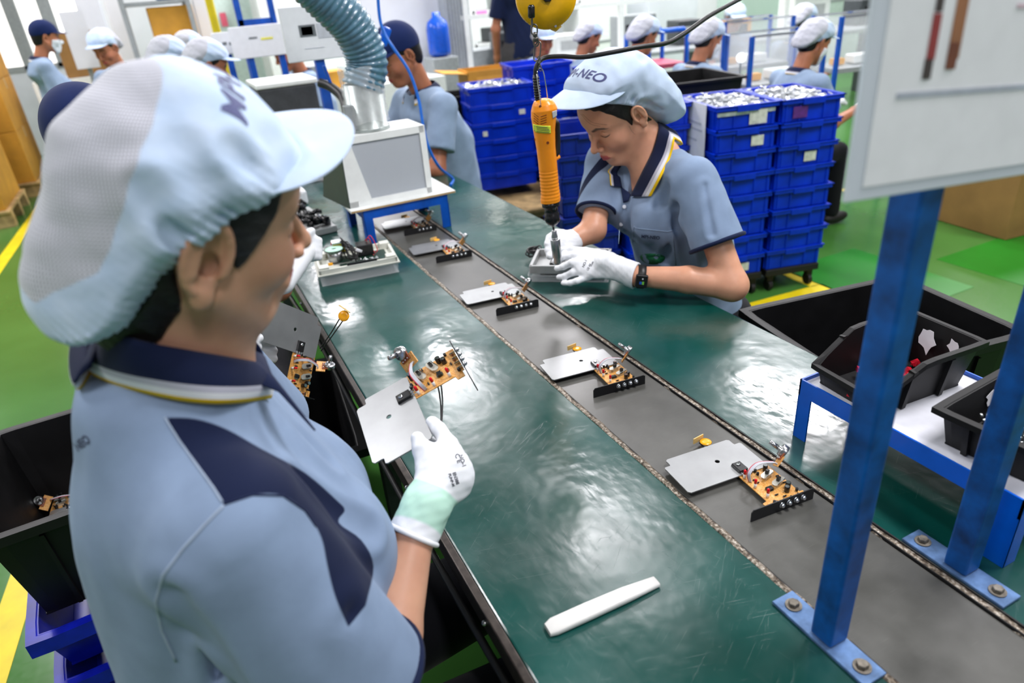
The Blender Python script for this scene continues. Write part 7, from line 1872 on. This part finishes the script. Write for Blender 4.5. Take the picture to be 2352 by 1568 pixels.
a, c = aty(368, 28, ry), aty(455, 0, ry); solid('blue_tub', (a[0], ry + .1, 1.621), (c[0], ry + .5, 1.85), mat('pale blue tub', (78, 130, 182), .5), 'pale blue tub on the top shelf of the rack', 'tub', bev=.03)
# carton piles and white boards near the windows
a, c = aty(140, 160, 8.6), aty(225, 95, 8.6); carton(((a[0] + c[0]) / 2, 9.0, 1.0), (c[0] - a[0], .5, .42), .1, 'kraft carton on the bench between the two people near the windows', None, M_CARD2)
solid('side_bench', (a[0] - .3, 8.7, 0), (c[0] + .5, 9.3, .998), M_WHITE, 'long white bench below the kraft carton near the windows', 'bench')
a, c = aty(168, 130, 8.2), aty(205, 75, 8.2); t = empty('notice_board', ((a[0] + c[0]) / 2, 8.2, 0), 0, 'pale grey notice board standing before the kraft carton', 'board'); W(MB().m(M_GREYWALL).span((a[0], 8.2, 1.1), (c[0], 8.23, 1.6)), 'board', t); W(MB().m(M_GREYM).span(((a[0] + c[0]) / 2 - .02, 8.23, 0), ((a[0] + c[0]) / 2 + .02, 8.26, 1.3)), 'post', t)
# row of white signs on blue posts
def sign(u0, v0, u1, v1, y, label, posts, marks=(), foot=.0, tilt=0):
    a, c = aty(u0, v1, y), aty(u1, v0, y); t = empty('sign_board', ((a[0] + c[0]) / 2, y, foot), 0, label, 'sign', 'white signs on blue posts')
    W(MB().m(M_WHITEP).span((a[0], y, a[2]), (c[0], y + .012, c[2]), bev=.004), 'sheet', t)
    for (mu0, mv0, mu1, mv1, mt) in marks:
        p, q = aty(mu0, mv1, y), aty(mu1, mv0, y); W(MB().m(mt).span((p[0], y - .002, p[2]), (q[0], y, q[2])), 'printed_picture', t)
    for u in posts:
        x = aty(u, (v0 + v1) / 2, y)[0]; W(MB().m(M_BLUE).span((x - .018, y + .012, foot), (x + .018, y + .045, c[2] - .02)), 'post', t)
    return t
GRP = mat('grey print', (110, 116, 120), .6); YEP = mat('yellow print', (238, 232, 90), .6); GNP = mat('faint grey print', (196, 200, 208), .6)
sign(497, 70, 548, 128, 5.0, 'small white sign left of the wider sign on blue posts', (520,), [(512, 96, 520, 104, GRP), (527, 96, 535, 104, GRP)])
sign(540, 52, 648, 138, 4.8, 'wide white sign with a yellow mark on two blue posts', (568, 642), [(572, 84, 590, 90, GRP), (600, 84, 626, 92, YEP)])
sign(664, 4, 792, 146, 2.95, 'picture sheet with a grey photo on a blue post beside the hose', (724,), [(690, 55, 722, 86, GRP), (694, 60, 716, 82, mat('photo grey green', (170, 176, 170), .6)), (732, 50, 765, 88, GNP), (700, 108, 745, 112, GNP)], foot=.75)
t = empty('display_frame', (aty(590, 30, 5.6)[0], 5.6, 0), 0, 'open blue steel frame standing behind the white signs', 'frame')
for u in (548, 626): x = aty(u, 30, 5.6)[0]; W(MB().m(M_BLUE).span((x - .02, 5.6, 0), (x + .02, 5.64, 2.2)), 'post', t)
W(MB().m(M_BLUE).span((aty(548, 50, 5.6)[0], 5.6, aty(590, 50, 5.6)[2] - .02), (aty(626, 50, 5.6)[0], 5.64, aty(590, 50, 5.6)[2] + .02)), 'crossbar', t)
o = MB().m(M_YEL).cyl((0, 0, 0), (0, 0, 2.4), .028).build('yellow_pole'); o.location = (aty(500, 80, 5.8)[0], 5.8, 0); tag(o, 'thin yellow pole left of the white signs', 'pole')
a, c = aty(503, 30, 9.0), aty(525, 60, 9.0); solid('red_notice', (a[0], 8.99, c[2]), (c[0], 9.0, a[2]), mat('red notice', (208, 88, 110), .5), 'small red notice behind the yellow pole', 'notice', bev=.001)
solid('cabinet', (aty(500, 60, 9.2)[0], 9.02, 0), (aty(660, 60, 9.2)[0], 9.6, 2.4), M_LGREEN, 'pale green tall cabinet behind the white signs', 'cabinet')
solid('cabinet', (aty(600, 60, 8.4)[0], 8.3, 0), (aty(668, 60, 8.4)[0], 8.9, 2.1), M_WHITE, 'white tall cabinet left of the picture sheet', 'cabinet')
# equipment on the far end of the table
yE = 3.75; a, c = aty(598, 232, yE), aty(722, 176, yE)
t = empty('label_printer', ((a[0] + c[0]) / 2, yE + .15, .7505), 0, 'black machine with a white lid on the far end of the green table', 'machine')
W(MB().m(M_DGREY).span((max(a[0], .25), yE, .7505), (c[0], yE + .35, a[2] + .05), bev=.008), 'cabinet_body', t); W(MB().m(M_WHITE).span((max(a[0], .25) - .01, yE - .01, a[2] + .051), (c[0] + .01, yE + .36, a[2] + .075), bev=.006), 'lid', t)
a, c = aty(622, 240, 3.3), aty(716, 208, 3.3); o = solid('paper_stack', (a[0] + .05, 3.3, .7505), (c[0] + .02, 3.52, .84), M_WHITEP, 'stack of white papers in front of the black machine on the table', 'paper')
solid('carton_tray', (a[0] + .03, 3.28, .842), (c[0] + .03, 3.5, .90), mat('buff card tray', (214, 200, 160), .7), 'buff card tray lying on the paper stack', 'tray')
solid('far_bench', (.35, 6.2, 0), (2.35, 6.8, .82), M_WHITE, 'long white bench across the hall behind the far table', 'bench')
for k, (u, w_, h_, mt, lab) in enumerate(((700, .28, .20, M_GREYM, 'grey box on the long white bench beside the picture sheet'), (755, .22, .14, M_CARD, 'small brown carton on the long white bench beside the hose'), (660, .2, .12, M_WHITE, 'white box on the long white bench'))):
    x = aty(u, 170, 6.4)[0]; solid('bench_box', (x - w_ / 2, 6.3, .821), (x + w_ / 2, 6.55, .821 + h_), mt, lab, 'box', 'boxes on the far bench')
# keyboard-like black unit on a wire arm (left of the hose)
b = MB().m(M_RUBBER, True).tube([Vector(p) for p in bez([aty(735, 190, 2.9), aty(760, 200, 2.86), aty(785, 222, 2.80), aty(795, 250, 2.74), aty(800, 300, 2.7), (.62, 2.72, .75)], 8)], .018, 10); o = b.build('flexible_arm'); rebase(o); tag(o, 'black flexible arm rising from the table behind the hood', 'arm')
a = aty(755, 180, 2.86); o = MB().m(M_BLUE).box((0, 0, 0), (.012, .012, .10), R=Matrix.Rotation(-.2, 3, 'Y'), bev=.003).build('blue_marker'); o.location = a; tag(o, 'short blue marker clipped to the black flexible arm', 'marker')
# blue air hose coiled down beside the navy cap
hs2 = bez([aty(866, -40, 2.75), aty(872, 40, 2.75), aty(884, 78, 2.74), aty(905, 112, 2.72), aty(940, 165, 2.70), aty(962, 230, 2.68), aty(972, 290, 2.66), aty(985, 340, 2.66), aty(1010, 385, 2.70), atz(1040, 410, .757), atz(1035, 425, .757)], 8)
o = MB().m(mat('blue air hose', (30, 110, 214), .3), True).tube([Vector(p) for p in hs2], .0062, 8).build('air_hose'); rebase(o); tag(o, 'thin blue air hose hanging in front of the person in the navy cap', 'hose')
o = MB().m(M_BLUEB).box((0, 0, 0), (.035, .03, .07), R=Matrix.Rotation(.5, 3, 'Y'), bev=.008).build('grip', None); o.name = 'air_valve'; o.location = aty(883, 84, 2.78); tag(o, 'blue air valve hanging on the blue hose', 'valve')
# left-hand clutter on the worktop (dark parts behind the power unit)
t = empty('parts_tray', (.33, 2.62, .7505), .1, 'grey tray full of black components behind the ivory power unit', 'tray')
MB().m(M_GREYH).box((0, 0, .012), (.20, .34, .024), bev=.004).build('tray_base', t)
b = MB().m(M_SHINYB, True); r6 = random.Random(9)
for k in range(60): b.box((r6.uniform(-.08, .08), r6.uniform(-.15, .15), r6.uniform(.03, .06)), (r6.uniform(.012, .04), r6.uniform(.012, .03), r6.uniform(.008, .02)), R=Matrix.Rotation(r6.uniform(0, 6), 3, (r6.random(), r6.random(), 1)))
o = b.build('black_components', t); o['kind'] = 'stuff'
o = MB().m(M_WHITEP).box((0, 0, .03), (.13, .16, .06), bev=.01).build('white_bag'); o.location = (.37, 3.0, .7505); tag(o, 'white paper bag on the worktop left of the hood stand', 'bag')
o = MB().m(mat('navy cloth pad', (30, 56, 130), .8)).box((0, 0, .02), (.12, .07, .03), R=Matrix.Rotation(.3, 3, 'Y'), bev=.01).build('navy_pad'); o.location = (.30, 2.92, .76); tag(o, 'navy cloth pad beside the visor of the front cap', 'pad')
o = MB().m(mat('pink sheet', (226, 150, 180), .6)).box((0, 0, .06), (.10, .006, .12), bev=.001).build('pink_card'); o.location = (.36, 3.15, .7505); tag(o, 'pink card standing on the worktop behind the navy pad', 'card')
# water bottle and shelves
t = empty('water_bottle', (aty(1016, 165, 6.55)[0], 6.55, 0), 0, 'large blue water bottle on a stand beside the ribbed pillar', 'bottle')
MB().m(mat('blue bottle plastic', (20, 84, 200), .25), True).lathe([(.05, 0), (.10, .02), (.105, .05), (.105, .24), (.09, .30), (.04, .34), (.035, .38)], (0, 0, .95), (0, 0, 2), n=24).build('bottle_body', t); MB().m(M_GREYM).box((0, 0, .475), (.26, .26, .948), bev=.01).build('stand_block', t)
ry = 7.4; rx0, rx1 = aty(1088, 60, ry)[0], aty(1335, 60, ry)[0]
rk = empty('storage_rack', ((rx0 + rx1) / 2, ry + .25, 0), 0, 'white storage shelves with pink tags behind the standing person', 'rack')
for x in (rx0, (rx0 + rx1) / 2, rx1): W(MB().m(M_WHITE).span((x - .025, ry, 0), (x + .025, ry + .5, 2.3)), 'post', rk)
for z in (.55, .95, 1.28, 1.52, 1.76): W(MB().m(M_WHITE).span((rx0, ry, z - .03), (rx1, ry + .5, z)), 'shelf', rk)
for k, (u, z) in enumerate(((1105, 1.47), (1135, 1.47), (1108, 1.23), (1140, 1.71), (1250, 1.47), (1275, 1.47))): x = aty(u, 50, ry)[0]; W(MB().m(mat('pink tag', (240, 130, 205), .6)).span((x - .06, ry - .006, z - .02), (x + .06, ry, z + .045)), 'tag', rk)
r7 = random.Random(3)
for k in range(9):
    x = rx0 + .25 + k * (rx1 - rx0 - .4) / 9; z = (.951, 1.281, 1.521)[k % 3]
    solid('shelf_box', (x, ry + .1, z), (x + .28, ry + .4, z + r7.uniform(.12, .20)), (M_DGREY, M_WHITE, M_GREYM, M_CARD)[k % 4], ('dark', 'white', 'grey', 'brown')[k % 4] + ' box on the white shelves, ' + ('lowest shelf', 'middle shelf', 'upper shelf')[k % 3] + (' at left', ' near left', ' left of centre', ' at centre', ' right of centre', ' near right', ' at right', ' far right', ' at right end')[k], 'box', 'boxes on the white shelves')
solid('green_poster', (aty(1142, 140, 6.9)[0], 6.9, aty(1142, 140, 6.9)[2]), (aty(1172, 108, 6.9)[0], 6.92, aty(1172, 108, 6.9)[2]), mat('bright green poster', (110, 200, 40), .5), 'bright green poster beside the standing person', 'poster', bev=.001)
tbl = solid('grey_bench', (aty(1085, 110, 6.9)[0], 6.93, 0), (aty(1185, 110, 6.9)[0], 7.3, .93), M_GREYM, 'grey bench in front of the white shelves', 'bench')
# open carton on the blue crates behind the screwdriver
a, c = aty(1068, 215, 4.9), aty(1208, 160, 4.9); t = empty('open_carton', ((a[0] + c[0]) / 2, 5.05, .70), math.radians(-8), 'open yellow brown carton behind the blue crates, left of the reel chain', 'box')
w2 = (c[0] - a[0]) * .72
MB().m(M_CARD).box((0, -.15, .13), (w2, .008, .26)).box((0, .15, .13), (w2, .008, .26)).box((-w2 / 2, 0, .13), (.008, .3, .26)).box((w2 / 2, 0, .13), (.008, .3, .26)).box((0, 0, .004), (w2, .3, .008)).build('carton_body', t)
MB().m(M_CARD).box((-w2 / 2 - .09, 0, .255), (.20, .3, .006), R=Matrix.Rotation(.12, 3, 'Y')).build('flap', t); MB().m(M_CARD).box((.03, -.155, .20), (w2 * .85, .006, .12), R=Matrix.Rotation(-.25, 3, 'X')).build('flap', t)
solid('grey_plinth', (a[0] - .1, 4.86, 0), (c[0] + .1, 5.25, .698), M_GREYM, 'grey plinth carrying the open carton', 'stand')
# production line beyond the stacks: benches, posts, white rail, mesh panels, blue frames, clear cabinets
t = empty('workbench', (5.4, 6.3, 0), math.radians(-12), 'long grey workbench with white uprights and rails behind the workers', 'workbench')
MB().m(M_GREYM).box((0, 0, .76), (5.6, .7, .04), bev=.006).build('bench_top', t)
for x in (-2.6, -1.0, .9, 2.6): MB().m(M_WHITE).box((x, -.1, .78), (.05, .05, 1.56)).build('upright', t)
MB().m(M_WHITE).box((0, -.1, 1.52), (5.3, .05, .05)).build('upper_rail', t); MB().m(M_WHITE).box((0, -.1, 1.25), (5.3, .04, .04)).build('middle_rail', t)
for x in (-2.2, 0, 2.3): MB().m(M_DGREY).box((x, .1, .37), (.06, .6, .74)).build('leg', t)
for k, (x, w_, h_, mt, nm_) in enumerate(((-2.1, .36, .30, M_DGREY, 'dark tester'), (-1.5, .30, .22, M_WHITE, 'white tester'), (-.75, .40, .34, M_GREYM, 'grey tester'), (-.15, .28, .24, M_DGREY, 'small dark tester'), (.4, .34, .20, M_CARD, 'brown carton'), (1.3, .45, .36, M_WHITE, 'large white tester'), (2.1, .36, .26, M_DGREY, 'low dark tester'))):
    a = math.radians(-12); p = (5.4 + x * math.cos(a), 6.3 + x * math.sin(a) + .12); b = MB().m(mt).box((0, 0, h_ / 2), (w_, .3, h_), bev=.01); o = b.build('test_unit'); o.location = (p[0], p[1], .781); o.rotation_euler = (0, 0, a); tag(o, nm_ + ' on the long workbench behind the workers, ' + ('far left', 'next from the left', 'left of the middle', 'at the middle', 'right of the middle', 'near the right', 'at the right')[k], 'machine', 'testers on the workbench')
    MB().m(M_GREYH if k % 2 else M_SHINYB).box((0, -.151, h_ * .55), (w_ * .7, .004, h_ * .4)).build('front_panel', o)
def m_green_mesh():
    n = NT('pale green wire mesh'); v = n.coord('Object'); w = n.node('ShaderNodeTexBrick'); w.inputs['Scale'].default_value = 26; w.inputs['Mortar Size'].default_value = .03
    n.link(n.mapping(v, (1, 1, 1), (1.5708, 0, .78)), w.inputs[0]); w.inputs['Color1'].default_value = srgb(206, 226, 216); w.inputs['Color2'].default_value = srgb(198, 218, 208); w.inputs['Mortar'].default_value = srgb(120, 150, 140); n.link(w.outputs[0], n.b.inputs['Base Color']); return n.m
for (u0, u1, y, z1, mt, lab) in ((1700, 1850, 7.8, 1.62, m_green_mesh(), 'tall pale green mesh cabinet beyond the clear cabinets'), (1855, 2010, 7.5, 1.9, M_LGREEN, 'pale green cabinet left of the large white board'), (1490, 1600, 8.1, 1.55, M_GREYWALL, 'pale grey machine housing behind the row of workers'), (1335, 1440, 8.2, 1.5, M_WHITE, 'white machine housing right of the yellow reel')):
    x0, x1 = aty(u0, 80, y)[0], aty(u1, 80, y)[0]; o = solid('machine_cabinet', (x0, y, 0), (x1, y + .5, z1), mt, lab, 'cabinet', 'cabinets at the far side'); o2 = MB().m(M_GREYM).box((0, -.252, z1 * .5), (abs(x1 - x0) * .94, .006, .03)).box((0, -.252, z1 * .93), (abs(x1 - x0) * .94, .006, .03)).build('trim', o)
for k, (u, v) in enumerate(((1370, 10), (1555, 28))): a = aty(u, v, 6.6); pass
o = solid('wall_carton', (aty(1545, 60, 8.3)[0], 6.72, 1.551), (aty(1590, 60, 8.3)[0], 6.95, 1.75), M_CARD, 'small brown carton up on the grey machine housing', 'box')
o.location.y = 8.32
for (u, y, lab) in ((1745, 5.4, 'left of two short grey hoses above the clear cabinets'), (1788, 5.7, 'right of two short grey hoses above the clear cabinets')):
    p = aty(u, 40, y); b = MB().m(M_HOSE, True).tube([(0, 0, z) for z in np.linspace(1.25 if u == 1745 else 1.32, 2.6, 90)], .085, 20, rfun=lambda f: 1 + .05 * math.sin(f * 260)); o = b.build('exhaust_hose'); o.location = (p[0], y, 0); tag(o, lab, 'hose', 'exhaust hoses')
# blue tubular chair
p = aty(1533, 150, 4.55)
t = empty('tubular_trolley', (p[0], 4.55, 0), math.radians(-10), 'blue tubular trolley frame between two seated workers', 'trolley')
MB().m(M_BLUEB, True).tube([(-.16, 0, 0), (-.16, 0, 1.06), (-.13, 0, 1.10), (.13, 0, 1.10), (.16, 0, 1.06), (.16, 0, 0)], .018, 10).build('end_frame', t); MB().m(M_BLUEB, True).tube([(-.16, .4, 0), (-.16, .4, 1.06), (-.13, .4, 1.10), (.13, .4, 1.10), (.16, .4, 1.06), (.16, .4, 0)], .018, 10).build('end_frame', t)
for z, mt in ((.85, mat('red edge shelf', (170, 60, 90), .5)), (.45, M_BLUE)): MB().m(mt).box((0, .2, z), (.32, .4, .03)).build('shelf', t)
# clear cabinets with blue frames
def clear_cab(u, y, w_, h_, z0_, rz, label):
    p = aty(u, 150, y); t = empty('clear_cabinet', (p[0], y, 0), rz, label, 'cabinet', 'clear cabinets on the line')
    for sx in (-1, 1):
        for sy in (-1, 1): MB().m(M_BLUE).box((sx * w_ / 2, sy * .16, (z0_ + h_) / 2), (.025, .025, z0_ + h_)).build('post', t)
    MB().m(M_GREYM).box((0, 0, z0_), (w_, .34, .03)).build('shelf', t)
    MB().m(M_ACRYL).box((0, -.16, z0_ + h_ / 2), (w_, .004, h_)).box((0, .16, z0_ + h_ / 2), (w_, .004, h_)).box((-w_ / 2, 0, z0_ + h_ / 2), (.004, .32, h_)).box((w_ / 2, 0, z0_ + h_ / 2), (.004, .32, h_)).build('clear_panel', t)
    MB().m(M_CHROME).box((0, -.162, z0_ + h_), (w_, .012, .012)).box((0, .162, z0_ + h_), (w_, .012, .012)).build('edge_strip', t)
    MB().m(M_WHITE).box((.05, 0, z0_ + .05), (w_ * .35, .12, .06), bev=.01).m(M_CERAM).box((-.12, .02, z0_ + .04), (.08, .06, .04)).build('contents', t)
clear_cab(1712, 4.35, .55, .33, .80, math.radians(-15), 'clear cabinet with blue corner posts beside the masked worker')
clear_cab(1775, 3.55, .5, .30, .80, math.radians(-15), 'lower clear cabinet with blue posts between the two masked workers')
clear_cab(1960, 3.6, .5, .34, .80, math.radians(-15), 'clear cabinet with blue posts beside the large white board')
for (u, v, y, r_, lab) in ((1702, 133, 3.55, .030, 'round lit lamp beside the clear cabinet'), (1815, 58 + 45, 4.6, .022, 'small lit lamp beyond the clear cabinets')):
    b = MB().m(M_TUBE, True).sphere((0, 0, 0), r_, 16); o = b.build('lamp_globe'); o.location = aty(u, v, y); tag(o, lab, 'lamp')
    MB().m(M_GREYM).cyl((0, .0, -.02), (0, .0, -(o.location.z - .001)), .006).build('lamp_stem', o)
# right side: carton on the floor, trolley wheel, paper on the crates
carton((4.42, 2.30, 0.0), (.70, .46, .50), math.radians(-6), 'brown carton with printed marks on the floor at the right edge', None, M_CARD2)
t = empty('trolley', (4.55, 2.85, 0), .2, 'grey trolley foot with a castor on the green floor right of the blue post', 'trolley')
MB().m(M_GREYM).box((0, 0, .42), (.05, .05, .64)).build('post', t); MB().m(M_GREYM).box((0, 0, .10), (.5, .05, .05)).build('foot', t)
for x in (-.2, .2): MB().m(M_RUBBER, True).cyl((x, -.02, .04), (x, .02, .04), .04, n=18).build('castor', t)
MB().m(M_GREYM).box((0, 0, .75), (.7, .5, .03)).build('trolley_top', t)
x, y = stA(0, 0)
p0 = np.array([2.155, 2.50]); 
o = MB().m(M_WHITEP).box((0, 0, 0), (.002, .24, .30)).m(GNP).box((-.0015, 0, .06), (.0005, .16, .012)).box((-.0015, 0, .03), (.0005, .18, .010)).box((-.0015, .02, -.02), (.0005, .12, .01)).build('paper_sheet'); 
o.location = (x - .158 * math.cos(RA), y - .158 * math.sin(RA), .80); o.rotation_euler = (0, 0, RA); tag(o, 'white printed sheet taped to the crate stack behind the woman', 'paper')
